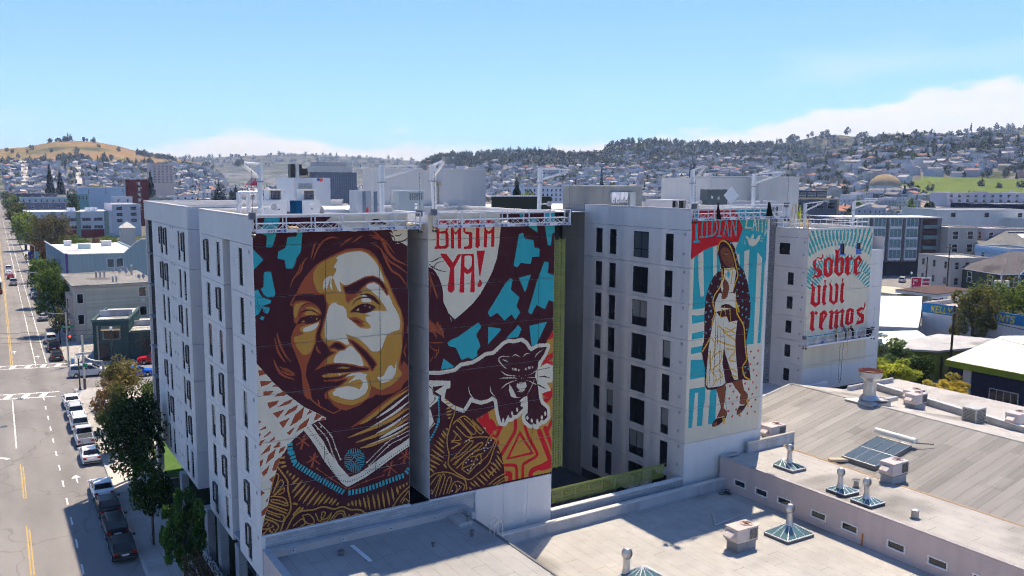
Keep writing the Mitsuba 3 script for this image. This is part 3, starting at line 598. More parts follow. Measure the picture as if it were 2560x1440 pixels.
2|O|t|13|130,1314 179,1318
2|O|t|13|132,1293 174,1293
2|O|t|13|141,1268 167,1271
2|O|t|13|128,1201 147,1181
2|O|t|13|103,1190 134,1142
2|O|t|13|90,1172 125,1127
2|O|t|13|72,1144 118,1093
2|O|t|13|53,1124 115,1062
2|O|t|13|34,1101 118,1021
2|O|t|13|15,1070 115,984
2|O|t|13|0,1039 108,962
2|O|t|13|0,999 83,944
2|O|t|13|-1,964 58,925
2|O|t|13|-1,942 36,900
2|O|t|13|108,951 136,911
2|O|t|13|121,960 130,947
2|O|l|9|205,1346 193,1286 169,1235 155,1186 166,1218 140,1141 140,1067 153,1007 146,938 197,877 248,838 313,796 379,825 472,886 512,975 539,1042 505,1077
2|O|l|8|255,884 274,939 339,986 438,1011 471,1071 545,1125
2|O|l|8|307,839 255,884 274,892
2|O|l|8|307,839 379,897 445,933 492,984 525,1044
2|O|l|7|172,1090 210,1136 185,1175 248,1101 172,1102 236,1074
2|O|l|7|172,1044 248,1072 172,1050
2|O|l|8|185,1221 223,1238 300,1157 333,1117
2|O|l|8|191,1231 274,1265 352,1196 405,1141
2|O|l|8|210,1200 287,1118 339,1104
2|O|l|7|236,1248 339,1127 365,1153 274,1248
2|O|l|7|326,1223 398,1118 418,1139 339,1227
2|O|l|8|274,1074 339,1098 445,1087 546,1053
2|O|l|8|165,958 248,1025 326,1077 339,1057 248,990 172,969
2|O|l|9|184,931 339,1022 405,1052 418,1032 326,977 210,898
2|O|l|7|197,923 274,986 379,1033
2|O|l|7|216,897 248,926 287,948
2|O|l|8|326,959 379,962 425,972
2|O|l|8|313,855 366,941 379,968
2|O|l|8|274,892 333,905
2|O|l|8|366,958 405,969 412,903
2|O|l|4|472,904 547,843
2|O|l|9|2,872 52,892 146,880 235,829 281,796 294,729
2|O|l|8|8,819 52,863 83,869 32,768 14,778
2|O|l|8|45,725 95,866 120,850 76,731
2|O|l|8|107,730 146,839 171,823 133,731
2|O|l|8|152,727 184,791 222,802 274,762 268,728
2|O|l|8|203,782 216,750 203,723 248,755
2|O|l|9|479,729 540,765 616,788
2|O|l|8|513,722 616,763
2|O|l|7|540,717 616,739
2|O|t|13|320,777 366,733
2|O|t|13|346,787 399,726
2|O|t|13|372,806 446,729
2|O|t|13|399,822 466,755
2|O|t|13|432,834 486,770
2|O|t|13|459,850 520,781
2|O|t|13|486,866 540,802
2|O|t|13|506,892 567,815
2|O|t|13|526,913 581,837
2|O|t|13|539,940 594,858
2|O|t|13|313,737 333,721
2|O|t|13|539,970 567,942
2|O|t|13|472,790 540,844
2|C|o|6|444,1152
2|C|o|6|425,1126
2|C|o|6|307,945
2|C|o|6|287,925
2|C|o|6|333,929
2|C|o|6|352,901
2|C|o|6|326,877
2|C|o|6|300,870
2|C|o|6|471,1041
2|C|o|6|451,1027
2|C|o|6|492,1056
2|C|o|6|432,1006
2|C|o|6|438,987
2|C|o|6|465,1001
2|C|o|6|399,899
2|C|o|6|287,1083
2|C|o|6|313,1085
2|C|o|6|379,932
2|C|o|6|339,981
2|C|o|6|177,740
2|C|o|6|235,764
2|C|o|6|20,753
3|C|p|0|-12,2686 935,2688 942,2583 929,2190 924,1908 918,721 -12,722 -11,1838
3|P|p|0|-7,2670 506,2670 595,2510 512,2325 489,2332 549,2394 477,2396 301,2377 215,2361 131,2333 -5,2265
3|T|p|0|493,2667 935,2681 933,2505 914,1766 891,1891 876,1492 696,1496 696,1831 579,2187 516,2337 595,2510
3|C|p|0|625,2313 685,2328 688,1974 658,2086 626,2166
3|C|p|0|785,2301 849,2250 846,1771 836,1492 789,1492 785,1880 789,1776
3|C|p|0|885,2219 928,2184 928,1765 880,1769
3|C|p|0|537,2289 564,2296 574,2194 554,2234
3|C|p|0|512,2331 544,2394 512,2398 492,2364
3|T|p|0|40,2287 85,2310 94,2118 128,1953 166,1957 139,2339 198,2355 249,2372 263,2096 235,1971 171,1855 39,1853
3|T|p|0|293,2371 345,2369 339,2155 305,2125
3|T|p|0|40,1954 124,1953 176,1869 39,1853
3|T|p|0|35,1809 95,1800 179,1802 188,1744 41,1734
3|T|p|0|40,1654 176,1664 174,1606 42,1603
3|T|p|0|39,1534 174,1539 171,1485 40,1480
3|T|p|0|40,1431 192,1419 208,1336 212,1267 38,1263
3|T|p|0|36,1183 222,1181 221,1069 201,980 199,844 137,847 138,1140 102,1142 79,842 36,847
3|T|p|0|279,1149 355,1144 353,940 352,838 266,846
3|T|l|24|44,2642 61,2419
3|T|l|20|30,2414 91,2418
3|T|l|18|2,2661 77,2666
3|T|l|14|119,2583 114,2451
3|T|l|13|93,2449 135,2450
3|T|l|13|124,2568 148,2589 171,2561 174,2452
3|T|l|13|155,2450 197,2454
3|T|l|12|102,2583 131,2586
3|T|l|15|234,2587 227,2460
3|T|l|12|212,2584 247,2587 283,2552 282,2496 245,2460 210,2458
3|T|l|15|325,2585 314,2455
3|T|l|13|303,2583 355,2587
3|T|l|13|293,2452 341,2454
3|T|l|13|395,2587 367,2453
3|T|l|13|395,2587 429,2451
3|T|l|9|382,2506 422,2505
3|T|l|13|456,2599 456,2450
3|T|l|13|456,2599 514,2449
3|T|l|13|514,2604 514,2449
3|C|l|17|641,2608 633,2519
3|C|l|14|624,2513 702,2508
3|C|l|9|618,2602 664,2608
3|C|l|12|738,2606 717,2494
3|C|l|12|738,2606 764,2490
3|C|l|8|728,2536 753,2535
3|C|l|11|785,2593 788,2480
3|C|l|10|786,2586 823,2592 835,2472
3|C|l|11|879,2597 870,2442
3|C|l|10|842,2585 903,2591 912,2525 870,2445
3|C|p|0|628,2445 651,2442 690,2412 706,2446 733,2459 735,2429 726,2417 759,2409 785,2441 822,2453 806,2405 762,2364 721,2350 678,2367 657,2409
3|C|l|5|824,2417 853,2419
3|C|l|5|812,2398 850,2392
3|C|l|5|621,2404 629,2388
3|C|l|5|618,2382 637,2375
3|D|p|0|306,2370 317,2401 351,2422 404,2420 458,2403 506,2350 549,2240 569,2194 627,2146 679,2046 720,1906 737,1780 729,1828 728,1736 720,1643 694,1524 714,1410 739,1322 773,1167 680,1206 655,1181 467,1176 424,1144 349,1145 248,1149 209,1199 208,1336 158,1491 184,1583 176,1869 177,1823 184,1943 222,2048 271,2120 355,2179 339,2231 305,2308
3|D|p|0|209,1199 236,1155 299,1142 349,1145 449,1160 467,1186 616,1172 661,1190 762,1168 739,1322 665,1462 653,1668 463,1848 312,1859
3|Y|l|14|304,2320 318,2382 356,2413 405,2398 462,2346 501,2274 533,2190 556,2111 532,2055 500,1973
3|Y|l|14|364,2172 369,2090 346,2021 288,1955 273,1892 299,1814 275,1736 273,1637 228,1560 170,1489
3|Y|l|14|537,1964 546,1886 593,1791 550,1878 569,1776 653,1668 673,1554 693,1440 710,1363 673,1320 662,1284 693,1214 762,1173
3|S|c|0|342,2350 372,2359 426,2347 474,2288 498,2249 502,2191 452,2187 412,2202 360,2255 339,2313
3|D|c|0|319,2370 352,2406 406,2392 443,2353 390,2358 346,2344 332,2294
3|D|t|5|384,2308 410,2316 428,2309
3|D|t|5|348,2284 367,2286 381,2276
3|D|l|4|393,2304 409,2253 387,2244
3|D|l|7|414,2233 428,2226 433,2220
3|D|l|4|424,2214 452,2203 477,2224
3|C|c|0|393,2307 419,2306 407,2294
3|D|c|0|397,2307 412,2308 413,2296
3|C|p|0|391,2177 507,2181 536,2145 515,2030 500,1973 447,1963 375,1975 354,2027 386,2101
3|Y|l|14|391,2177 445,2162 507,2178
3|Y|l|12|411,2132 395,2088
3|Y|l|12|491,2147 478,2045
3|B|c|0|441,2156 460,2136 457,2104 440,2095 422,2119 426,2144
3|T|c|0|441,2146 451,2130 443,2111 433,2131
3|C|p|0|340,1970 447,1963 501,1963 538,1951 545,1821 498,1850 452,1873 380,1872 339,1811 304,1813 295,1891
3|S|c|0|404,2088 442,2054 458,2008 447,1957 431,1926 378,1917 371,1962 387,2006 376,2038 387,2076
3|D|l|4|405,2081 399,2018 412,1940
3|D|l|3|419,2061 431,2009 420,1959
3|C|l|9|353,1970 356,1918 389,1871 405,1902
3|C|l|9|469,1962 490,1922 452,1873 428,1894
3|C|p|0|314,1814 362,1847 540,1824 572,1716 556,1547 579,1377 615,1196 563,1197 476,1370 419,1487 413,1359 460,1186 423,1163 348,1163 248,1167 221,1207 227,1325 242,1523 271,1683
3|Y|l|10|379,1764 544,1760
3|Y|l|13|345,1694 449,1630 550,1658
3|Y|l|13|411,1634 556,1547
3|Y|l|10|434,1668 552,1612
3|Y|l|13|339,1568 429,1532 559,1491
3|Y|l|13|457,1483 561,1454 488,1387 567,1360
3|Y|l|10|512,1422 557,1417
3|Y|l|12|276,1592 317,1515 285,1409
3|Y|l|13|321,1442 394,1471 387,1380 290,1317
3|Y|l|12|256,1485 277,1319
3|Y|l|12|230,1270 247,1176
3|Y|l|12|291,1299 344,1238 309,1178
3|Y|l|12|365,1318 419,1247 345,1219
3|Y|l|12|505,1311 585,1265
3|Y|l|12|534,1243 601,1216
3|Y|l|12|416,1779 388,1826
3|Y|l|10|464,1830 482,1728
3|Y|l|14|246,1450 262,1375
3|Y|l|10|521,1706 561,1694
3|D|t|7|309,1797 317,1515 310,1159
3|D|t|7|371,1674 379,1399 398,1166
3|D|t|7|337,1722 343,1494
3|D|t|7|407,1716 432,1485 449,1391
3|D|t|7|267,1520 266,1165
3|D|p|0|409,1433 451,1354 522,1235 576,1191 474,1175 429,1301
3|D|p|0|314,1814 540,1833 572,1721 470,1711 442,1768 366,1765
3|Y|l|8|375,1837 366,1765
3|Y|l|8|412,1852 428,1778
3|Y|l|8|476,1829 489,1718
3|B|*|13|455,2390
3|B|*|13|513,2306
3|B|*|13|530,2247
3|B|*|13|567,2166
3|B|*|13|628,2127
3|B|*|13|588,2110
3|B|*|13|649,2080
3|B|*|13|573,2049
3|B|*|13|620,2037
3|B|*|13|554,1986
3|B|*|13|624,1965
3|B|*|13|690,1951
3|B|*|13|566,1930
3|B|*|13|629,1883
3|B|*|13|713,1877
3|B|*|13|585,1847
3|B|*|13|627,1828
3|B|*|13|680,1807
3|B|*|13|296,2125
3|B|*|13|346,2094
3|B|*|13|248,2059
3|B|*|13|324,2026
3|B|*|13|220,1994
3|B|*|13|239,1974
3|B|*|13|258,1944
3|B|*|13|199,1904
3|B|*|13|235,1870
3|B|*|13|255,1830
3|B|*|13|339,2161
3|B|*|13|584,1844
3|B|*|13|630,1831
3|B|*|13|677,1809
3|B|*|13|632,1764
3|B|*|13|681,1739
3|B|*|13|718,1722
3|B|*|13|651,1696
3|B|*|13|694,1629
3|B|*|13|199,1908
3|B|*|13|233,1870
3|B|*|13|197,1819
3|B|*|13|252,1823
3|B|*|13|229,1780
3|B|*|13|270,1750
3|B|*|13|197,1738
3|B|*|13|253,1671
3|B|*|13|206,1643
3|B|*|13|695,1294
3|B|*|13|735,1276
3|B|*|13|698,1242
3|P|*|17|757,1426
3|P|*|17|851,1424
3|P|*|17|803,1369
3|P|*|17|847,1313
3|P|*|17|756,1316
3|P|*|17|801,1257
3|P|*|17|846,1201
3|P|*|17|703,1149
3|P|*|17|798,1147
3|P|*|17|847,1093
3|P|*|17|516,1150
3|P|*|17|753,1093
3|P|*|17|560,1094
3|P|*|17|799,1039
3|P|*|17|513,1040
3|P|*|17|608,1038
3|P|*|17|843,984
3|P|*|17|559,984
3|P|*|17|795,927
3|P|*|17|509,927
3|P|*|17|604,928
3|P|*|17|748,872
3|P|*|17|842,873
3|P|*|17|558,873
3|P|*|17|651,867
3|P|*|17|759,987
3|S|p|0|349,1145 468,1158 461,1056 447,964 494,925 489,893 413,885 368,892 415,969 384,1066
3|S|p|0|538,1182 661,1190 693,1091 743,1047 745,1008 708,956 641,975 649,1059 594,1114
3|D|p|0|320,852 362,883 439,881 495,896 478,866 416,828 353,810 315,820
3|Y|p|0|439,872 477,875 468,816 448,823
3|S|p|0|326,846 376,853 378,820 327,828
3|D|p|0|612,913 642,956 708,951 744,1018 747,970 697,910 646,879 613,879
3|Y|p|0|726,997 744,1018 760,930 743,928
3|S|p|0|625,916 671,914 659,887 620,888
3|Y|l|4|321,815 416,819
3|Y|l|4|620,875 685,893
3|D|l|3|349,1145 384,1066 415,969 374,891
3|D|l|3|468,1158 461,1056 494,925
3|D|l|3|538,1182 594,1114 649,1059 641,975
3|D|l|3|687,1092 743,1047
4|C|p|0|5,2366 1183,2373 1196,1627 1209,1509 1193,950 1209,714 0,714 -3,1591 6,1590
4|P|p|0|259,2072 277,2058 261,2021 246,2010 191,2017 173,2027 150,2008 143,1958 152,1918 256,1882 269,1826 216,1791 155,1803 126,1796 82,1783 135,1833 177,1823 186,1862 106,1897 90,1991 172,2036 238,2028 243,2047
4|P|h|0|371,2033 456,1995 458,1824 373,1782 289,1825 287,1998/350,1992 387,1990 394,1970 393,1843 356,1845 341,1949
4|P|h|0|477,2118 524,2103 572,2125 554,2074 552,1995 593,2026 667,1998 657,1825 577,1784 482,1846 494,2069/554,1971 590,1985 603,1836 559,1842
4|P|p|0|668,1993 724,2037 766,1993 788,2026 838,1998 794,1966 767,1984 768,1831 809,1825 747,1782 683,1832 689,1972
4|P|h|0|853,1981 941,2032 1015,1962 924,1872 922,1819 1002,1829 919,1781 849,1823/915,1971 947,1973 955,1952 922,1897
4|P|l|12|240,2008 123,1826
4|P|l|12|555,1958 595,2009
4|P|l|12|692,1972 733,2003
4|P|l|12|1093,1355 962,1178
4|P|l|12|111,1364 158,1390
4|P|l|12|462,1342 498,1363
4|P|p|0|132,1763 114,1718 153,1675 153,1515 185,1495 211,1505 207,1671 184,1691 213,1715 264,1686 252,1669 259,1481 171,1443 83,1494 97,1666 75,1715
4|P|p|0|301,1689 340,1713 373,1679 353,1662 348,1495 381,1481 325,1449 290,1497 294,1666
4|P|p|0|308,1760 352,1758 336,1715 321,1716
4|P|p|0|459,1754 433,1711 476,1667 476,1510 511,1489 528,1506 527,1673 503,1694 542,1713 586,1684 583,1482 509,1447 418,1500 423,1658 404,1707
4|P|p|0|634,1693 664,1718 698,1689 680,1660 681,1502 716,1487 659,1452 619,1498 627,1670
4|P|p|0|634,1762 675,1760 662,1713 645,1714
4|P|p|0|80,1382 138,1411 164,1374 193,1401 235,1372 197,1348 167,1368 165,1204 196,1183 149,1155 95,1190 106,1364
4|P|h|0|264,1363 329,1397 366,1394 411,1340 327,1244 322,1190 356,1175 394,1205 321,1157 256,1194/324,1347 351,1351 338,1291
4|P|p|0|419,1369 486,1393 519,1356 579,1396 613,1354 683,1394 728,1358 709,1335 707,1200 734,1185 685,1156 653,1190 665,1336 649,1349 614,1334 607,1196 630,1176 582,1147 537,1181 552,1338 536,1346 513,1335 506,1180 527,1166 479,1144 441,1171 453,1346
4|P|p|0|1105,1441 1131,1414 1107,1351 1045,1343 1011,1323 1113,1284 1113,1181 1012,1171 938,1165 1007,1220 1047,1211 1054,1245 971,1296 952,1353 1041,1386 1092,1370 1098,1404
4|P|h|0|826,1392 906,1363 902,1199 808,1170 744,1200 758,1362/820,1351 846,1349 838,1219 813,1222
4|@|clip|0|5,2366 1183,2373 1196,1627 0,1669
4|@|under|0|
4|V|tc|36|-80,1972 -116,1998 -151,2023
4|V|tc|36|-41,2000 -74,2027 -107,2054
4|V|tc|36|3,2026 -30,2055 -61,2083
4|V|tc|36|48,2051 19,2080 -12,2110
4|V|tc|36|96,2072 68,2103 41,2134
4|V|tc|36|146,2091 121,2123 96,2155
4|V|tc|36|198,2109 177,2141 154,2174
4|V|tc|36|253,2123 234,2157 214,2190
4|V|tc|36|309,2134 293,2169 276,2204
4|V|tc|36|368,2144 354,2178 340,2213
4|V|tc|36|427,2150 417,2185 405,2221
4|V|tc|36|488,2153 480,2189 472,2225
4|V|tc|36|550,2154 545,2190 541,2226
4|V|tc|36|613,2152 611,2188 609,2224
4|V|tc|36|676,2146 678,2182 680,2218
4|V|tc|36|740,2138 744,2174 750,2209
4|V|tc|36|803,2128 811,2162 820,2198
4|V|tc|36|867,2114 878,2149 890,2183
4|V|tc|36|929,2098 944,2131 959,2165
4|V|tc|36|991,2078 1009,2111 1028,2144
4|V|tc|36|1052,2055 1074,2087 1096,2119
4|V|tc|36|1112,2031 1137,2061 1162,2092
4|V|tc|36|1170,2004 1198,2032 1227,2062
4|V|tc|36|1226,1973 1258,2001 1289,2029
4|V|tc|36|1281,1941 1315,1967 1349,1993
4|V|tc|36|1333,1906 1370,1930 1407,1955
4|V|tc|44|-109,2026 -191,2088 -271,2151
4|V|tc|44|-68,2053 -146,2119 -223,2184
4|V|tc|44|-26,2078 -98,2147 -171,2215
4|V|tc|44|20,2101 -48,2172 -116,2243
4|V|tc|44|68,2121 5,2196 -58,2269
4|V|tc|44|117,2140 59,2217 2,2292
4|V|tc|44|169,2157 117,2235 66,2313
4|V|tc|44|223,2171 177,2251 131,2331
4|V|tc|44|280,2183 238,2265 198,2346
4|V|tc|44|337,2193 302,2275 268,2358
4|V|tc|44|395,2200 367,2284 339,2367
4|V|tc|44|454,2204 434,2289 413,2373
4|V|tc|44|516,2206 501,2291 486,2376
4|V|tc|44|578,2205 570,2291 563,2376
4|V|tc|44|639,2202 639,2287 639,2372
4|V|tc|44|702,2196 708,2281 715,2366
4|V|tc|44|765,2187 779,2272 793,2356
4|V|tc|44|827,2176 848,2259 870,2343
4|V|tc|44|889,2162 919,2244 947,2327
4|V|tc|44|953,2145 988,2226 1024,2307
4|V|tc|44|1014,2127 1057,2205 1100,2285
4|V|tc|44|1075,2105 1125,2182 1176,2258
4|V|tc|44|1134,2081 1191,2155 1249,2230
4|V|tc|44|1192,2055 1257,2126 1322,2198
4|V|tc|44|1249,2026 1320,2094 1392,2162
4|V|tc|44|1303,1995 1381,2060 1460,2124
4|V|tc|44|1356,1962 1440,2022 1526,2084
4|V|tc|44|-240,2106 -324,2169 -407,2231
4|V|tc|44|-191,2140 -271,2207 -349,2271
4|V|tc|44|-139,2172 -213,2241 -287,2309
4|V|tc|44|-84,2201 -154,2273 -222,2344
4|V|tc|44|-26,2227 -89,2301 -153,2376
4|V|tc|44|36,2251 -23,2328 -81,2404
4|V|tc|44|100,2271 48,2351 -5,2430
4|V|tc|44|166,2289 120,2371 74,2451
4|V|tc|44|235,2303 195,2387 156,2469
4|V|tc|44|306,2314 273,2400 240,2483
4|V|tc|44|378,2323 353,2409 326,2493
4|V|tc|44|452,2328 434,2414 416,2500
4|V|tc|44|528,2329 517,2416 505,2503
4|V|tc|44|604,2327 600,2414 598,2501
4|V|tc|44|682,2322 686,2408 689,2496
4|V|tc|44|760,2313 771,2399 783,2485
4|V|tc|44|837,2300 857,2386 877,2472
4|V|tc|44|915,2284 943,2369 970,2453
4|V|tc|44|993,2265 1028,2348 1065,2431
4|V|tc|44|1070,2242 1113,2324 1158,2405
4|V|tc|44|1146,2216 1197,2295 1249,2374
4|V|tc|44|1220,2187 1279,2263 1340,2339
4|V|tc|44|1292,2154 1360,2227 1427,2301
4|V|tc|44|1363,2119 1437,2188 1513,2258
4|V|tc|44|1431,2080 1514,2146 1596,2212
4|V|tc|44|1496,2038 1586,2100 1676,2162
4|V|tc|34|61,1742 -21,1783 -102,1823
4|V|tc|34|84,1768 5,1813 -73,1856
4|V|tc|34|109,1792 35,1840 -40,1888
4|V|tc|34|137,1815 66,1866 -4,1917
4|V|tc|34|168,1836 100,1890 35,1944
4|V|tc|34|201,1855 139,1913 76,1969
4|V|tc|34|236,1873 178,1933 121,1992
4|V|tc|34|274,1889 221,1951 169,2013
4|V|tc|34|312,1903 265,1966 219,2030
4|V|tc|34|353,1914 312,1980 271,2045
4|V|tc|34|396,1923 360,1990 325,2058
4|V|tc|34|439,1930 410,1999 381,2067
4|V|tc|34|484,1935 461,2005 438,2074
4|V|tc|34|530,1937 514,2007 498,2077
4|V|tc|34|577,1938 567,2008 557,2078
4|V|tc|34|623,1935 621,2006 619,2076
4|V|tc|34|672,1931 675,2000 679,2070
4|V|tc|34|719,1924 730,1993 742,2062
4|V|tc|34|766,1915 784,1983 803,2050
4|V|tc|34|813,1903 839,1969 864,2036
4|V|tc|34|861,1889 892,1954 925,2018
4|V|tc|34|906,1873 945,1935 983,1998
4|V|tc|34|951,1855 996,1915 1042,1975
4|V|tc|34|993,1835 1047,1891 1099,1948
4|V|tc|34|1036,1812 1094,1866 1153,1920
4|V|tc|34|1076,1787 1141,1838 1205,1888
4|V|tc|34|1114,1761 1185,1808 1255,1855
4|V|tc|34|1150,1734 1225,1776 1303,1820
4|V|tc|34|1183,1705 1265,1743 1347,1781
4|V|tc|34|1214,1674 1300,1708 1387,1742
4|V|tc|26|142,1613 55,1642 -32,1670
4|V|tc|26|157,1642 72,1676 -13,1709
4|V|tc|26|175,1669 93,1708 13,1746
4|V|tc|26|197,1696 118,1739 42,1782
4|V|tc|26|221,1720 148,1767 74,1814
4|V|tc|26|249,1742 181,1794 112,1844
4|V|tc|26|282,1763 217,1818 154,1872
4|V|tc|26|315,1781 257,1838 200,1896
4|V|tc|26|352,1796 301,1856 250,1917
4|V|tc|26|391,1808 345,1872 301,1935
4|V|tc|26|432,1819 394,1884 356,1949
4|V|tc|26|474,1826 444,1894 414,1960
4|V|tc|26|518,1831 496,1899 473,1967
4|V|tc|26|564,1833 549,1901 535,1970
4|V|tc|26|610,1832 604,1900 598,1969
4|V|tc|26|655,1828 658,1896 661,1964
4|V|tc|26|703,1821 713,1888 725,1956
4|V|tc|26|749,1811 768,1878 788,1943
4|V|tc|26|795,1799 822,1863 851,1926
4|V|tc|26|839,1784 876,1845 912,1906
4|V|tc|26|883,1767 927,1824 972,1882
4|V|tc|26|925,1746 977,1800 1029,1855
4|V|tc|26|965,1724 1025,1774 1085,1824
4|V|tc|26|1004,1698 1070,1744 1137,1790
4|V|tc|26|1039,1672 1111,1712 1185,1753
4|V|tc|26|1070,1643 1150,1678 1229,1714
4|V|tc|26|1100,1612 1184,1642 1269,1672
4|V|tc|26|1125,1580 1214,1605 1305,1629
4|V|tc|26|1147,1547 1241,1565 1336,1584
4|V|tc|38|-362,2197 -437,2253 -511,2308
4|V|tc|38|-309,2234 -380,2293 -451,2352
4|V|tc|38|-252,2269 -319,2331 -386,2392
4|V|tc|38|-193,2301 -255,2366 -318,2429
4|V|tc|38|-129,2331 -187,2398 -245,2463
4|V|tc|38|-62,2357 -116,2427 -169,2495
4|V|tc|38|7,2381 -42,2453 -90,2523
4|V|tc|38|79,2402 36,2475 -7,2547
4|V|tc|38|153,2419 115,2493 78,2568
4|V|tc|38|229,2433 198,2509 166,2584
4|V|tc|38|309,2444 282,2521 257,2598
4|V|tc|38|389,2451 369,2529 350,2607
4|V|tc|38|472,2455 458,2533 445,2612
4|V|tc|38|556,2455 549,2534 542,2612
4|V|tc|38|639,2452 640,2531 639,2610
4|V|tc|38|725,2444 732,2524 739,2602
4|V|tc|38|811,2434 825,2512 838,2591
4|V|tc|38|898,2419 917,2497 938,2574
4|V|tc|38|983,2401 1011,2477 1039,2554
4|V|tc|38|1068,2379 1103,2455 1138,2530
4|V|tc|38|1153,2353 1195,2428 1237,2501
4|V|tc|38|1237,2324 1286,2396 1335,2468
4|V|tc|38|1320,2292 1375,2361 1431,2430
4|V|tc|38|1401,2256 1463,2323 1526,2389
4|V|tc|38|1478,2216 1548,2280 1617,2344
4|V|tc|38|1555,2174 1630,2234 1707,2295
4|V|tc|38|1627,2128 1710,2185 1792,2242
4|@|unclip|0|
4|V|p|0|71,1108 684,1115 685,1097 72,1089
4|W|p|0|394,1153 673,1154 684,1115 398,1107
"""

def smooth_path(P, closed, k=5):
    P = np.asarray(P, float); n = len(P)
    if n < 3: return P
    Q = np.vstack([P[-1], P, P[:2]]) if closed else np.vstack([2*P[0]-P[1], P, 2*P[-1]-P[-2]])
    out = []
    for i in range(n if closed else n-1):
        p0, p1, p2, p3 = Q[i], Q[i+1], Q[i+2], Q[i+3]
        for t in np.arange(k)/k:
            out.append(.5*(2*p1+(p2-p0)*t+(2*p0-5*p1+4*p2-p3)*t*t+(3*p1-p0-3*p2+p3)*t**3))
    if not closed: out.append(P[-1])
    return np.array(out)

def tapered(P, w, tail=0.12):
    P = smooth_path(P, False, 4) if len(P) > 2 else np.linspace(P[0], P[1], 7)
    d = np.gradient(P, axis=0); d /= np.linalg.norm(d, axis=1, keepdims=True)+1e-9
    s = np.linspace(0, 1, len(P)); r = w/2*(tail+(1-tail)*np.sin(np.pi*np.clip(s, 0, 1))**.7)
    n = np.stack([-d[:, 1], d[:, 0]], 1)*r[:, None]
    return Polygon(np.vstack([P+n, (P-n)[::-1]])).buffer(0)

def shapes_of(kind, P, w):
    if kind == 'p': return Polygon(P).buffer(float(w)*.01 if float(w) else 0)
    if kind == 'c': return Polygon(smooth_path(P, True)).buffer(0)
    if kind == 't': return tapered(P, w)
    if kind == 'l': return LineString(smooth_path(P, False, 4)).buffer(w/2, quad_segs=3)
    if kind == 'tc':
        P = np.array(P); a, b = P[0], P[2]; return Polygon(smooth_path(np.array([a, (a*.65+b*.35)+_perp(a, b)*w/2, b, (a*.65+b*.35)-_perp(a, b)*w/2]), True, 4)).buffer(0)
    if kind == 'o': return Point(P[0]).buffer(w, quad_segs=3)
    if kind == '*':
        a = np.arange(10)*math.pi/5+math.pi/2; r = np.where(np.arange(10) % 2, w*.45, w)
        return Polygon(np.stack([P[0][0]+r*np.cos(a), P[0][1]+r*np.sin(a)], 1))
    if kind == 'd':
        L = LineString(smooth_path(P, False, 6)); out = []; s = w[0]/2
        while s < L.length:
            a = np.array(L.interpolate(s-1).coords[0]); b = np.array(L.interpolate(s+1).coords[0])
            c = (a+b)/2; t = (b-a)/np.linalg.norm(b-a); n = np.array([-t[1], t[0]])
            out.append(Polygon([c+t*w[1]/2+n*w[2]/2, c-t*w[1]/2+n*w[2]/2, c-t*w[1]/2-n*w[2]/2, c+t*w[1]/2-n*w[2]/2])); s += w[0]
        return unary_union(out)

def _perp(a, b):
    d = (b-a)/np.linalg.norm(b-a); return np.array([-d[1], d[0]])

def mural_layers(text, which):
    """[(colour letter, polygon in cm)] from bottom to top"""
    items, clip, under = [], None, False
    for row in text.strip().split('\n'):
        k, c, t, w, s = row.split('|')
        if k != which: continue
        pts = lambda q: [tuple(map(int, p.split(','))) for p in q.split()]
        if c == '@':
            if t == 'clip': clip = Polygon(pts(s)).buffer(0)
            elif t == 'under': under = True
            else: clip, under = None, False
            continue
        if t == 'h':
            rings = [pts(q) for q in s.split('/')]; g = Polygon(rings[0], rings[1:]).buffer(0)
        else:
            g = shapes_of(t, pts(s), [float(x) for x in w.split(':')] if ':' in w else (float(w)*100 if t == 'p' else float(w)))
        if clip is not None: g = g.intersection(clip)
        if under: items.insert(1, (c, g))
        else: items.append((c, g))
    return items

def flatten(items, frame):
    """painter's order to a planar partition inside the frame polygon"""
    covered, out = None, []
    for c, g in reversed(items):
        g = g.intersection(frame).buffer(0)
        if g.is_empty: continue
        v = g if covered is None else g.difference(covered)
        covered = g if covered is None else covered.union(g)
        if not v.is_empty: out.append((c, v))
    return out

# ------------------------------------------------------------------ the mural building
WALLC, RAW, CMUC, DARK, FRAMEC = (.69, .665, .64), (.27, .275, .27), (.40, .41, .43), (.03, .03, .035), (.022, .022, .024)
PAL = dict(D=(.068, .022, .030), C=(.66, .60, .47), O=(.47, .245, .055), R=(.33, .082, .042), T=(.045, .36, .40), P=(.56, .025, .032), Y=(.66, .36, .045), S=(.22, .075, .042), B=(.12, .42, .48), X=(.10, .28, .32), V=(.06, .36, .35), W=(.70, .69, .66), E=(.68, .55, .30))
BLD = thing('apartment_building', 'white eight storey apartment building in stepped wings with painted murals on its end walls', 'apartment building')
J = [26.72, 25.05, 21.95, 18.98, 15.95, 13.0, 10.05, 7.12, 4.1]

def wall_panels(par, M, u0, u1, levels, holes=(), mat='stucco', col=WALLC, name='wall_panel', depth=.22, gap=.03):
    """one panel for each storey, joints left open between them; holes are (u0, u1, z0, z1)"""
    hs = [box(h[0], h[2], h[1], h[3]) for h in holes]
    for a, b in zip(levels[1:], levels[:-1]):
        g = box(u0, a+gap/2, u1, b-gap/2)
        for h in hs:
            if h.intersects(g): g = g.difference(h)
        for q in getattr(g, 'geoms', [g]):
            if q.area > .01: put(name, MB(col).prism(q, -depth, 0, M=M).out(mat), par)

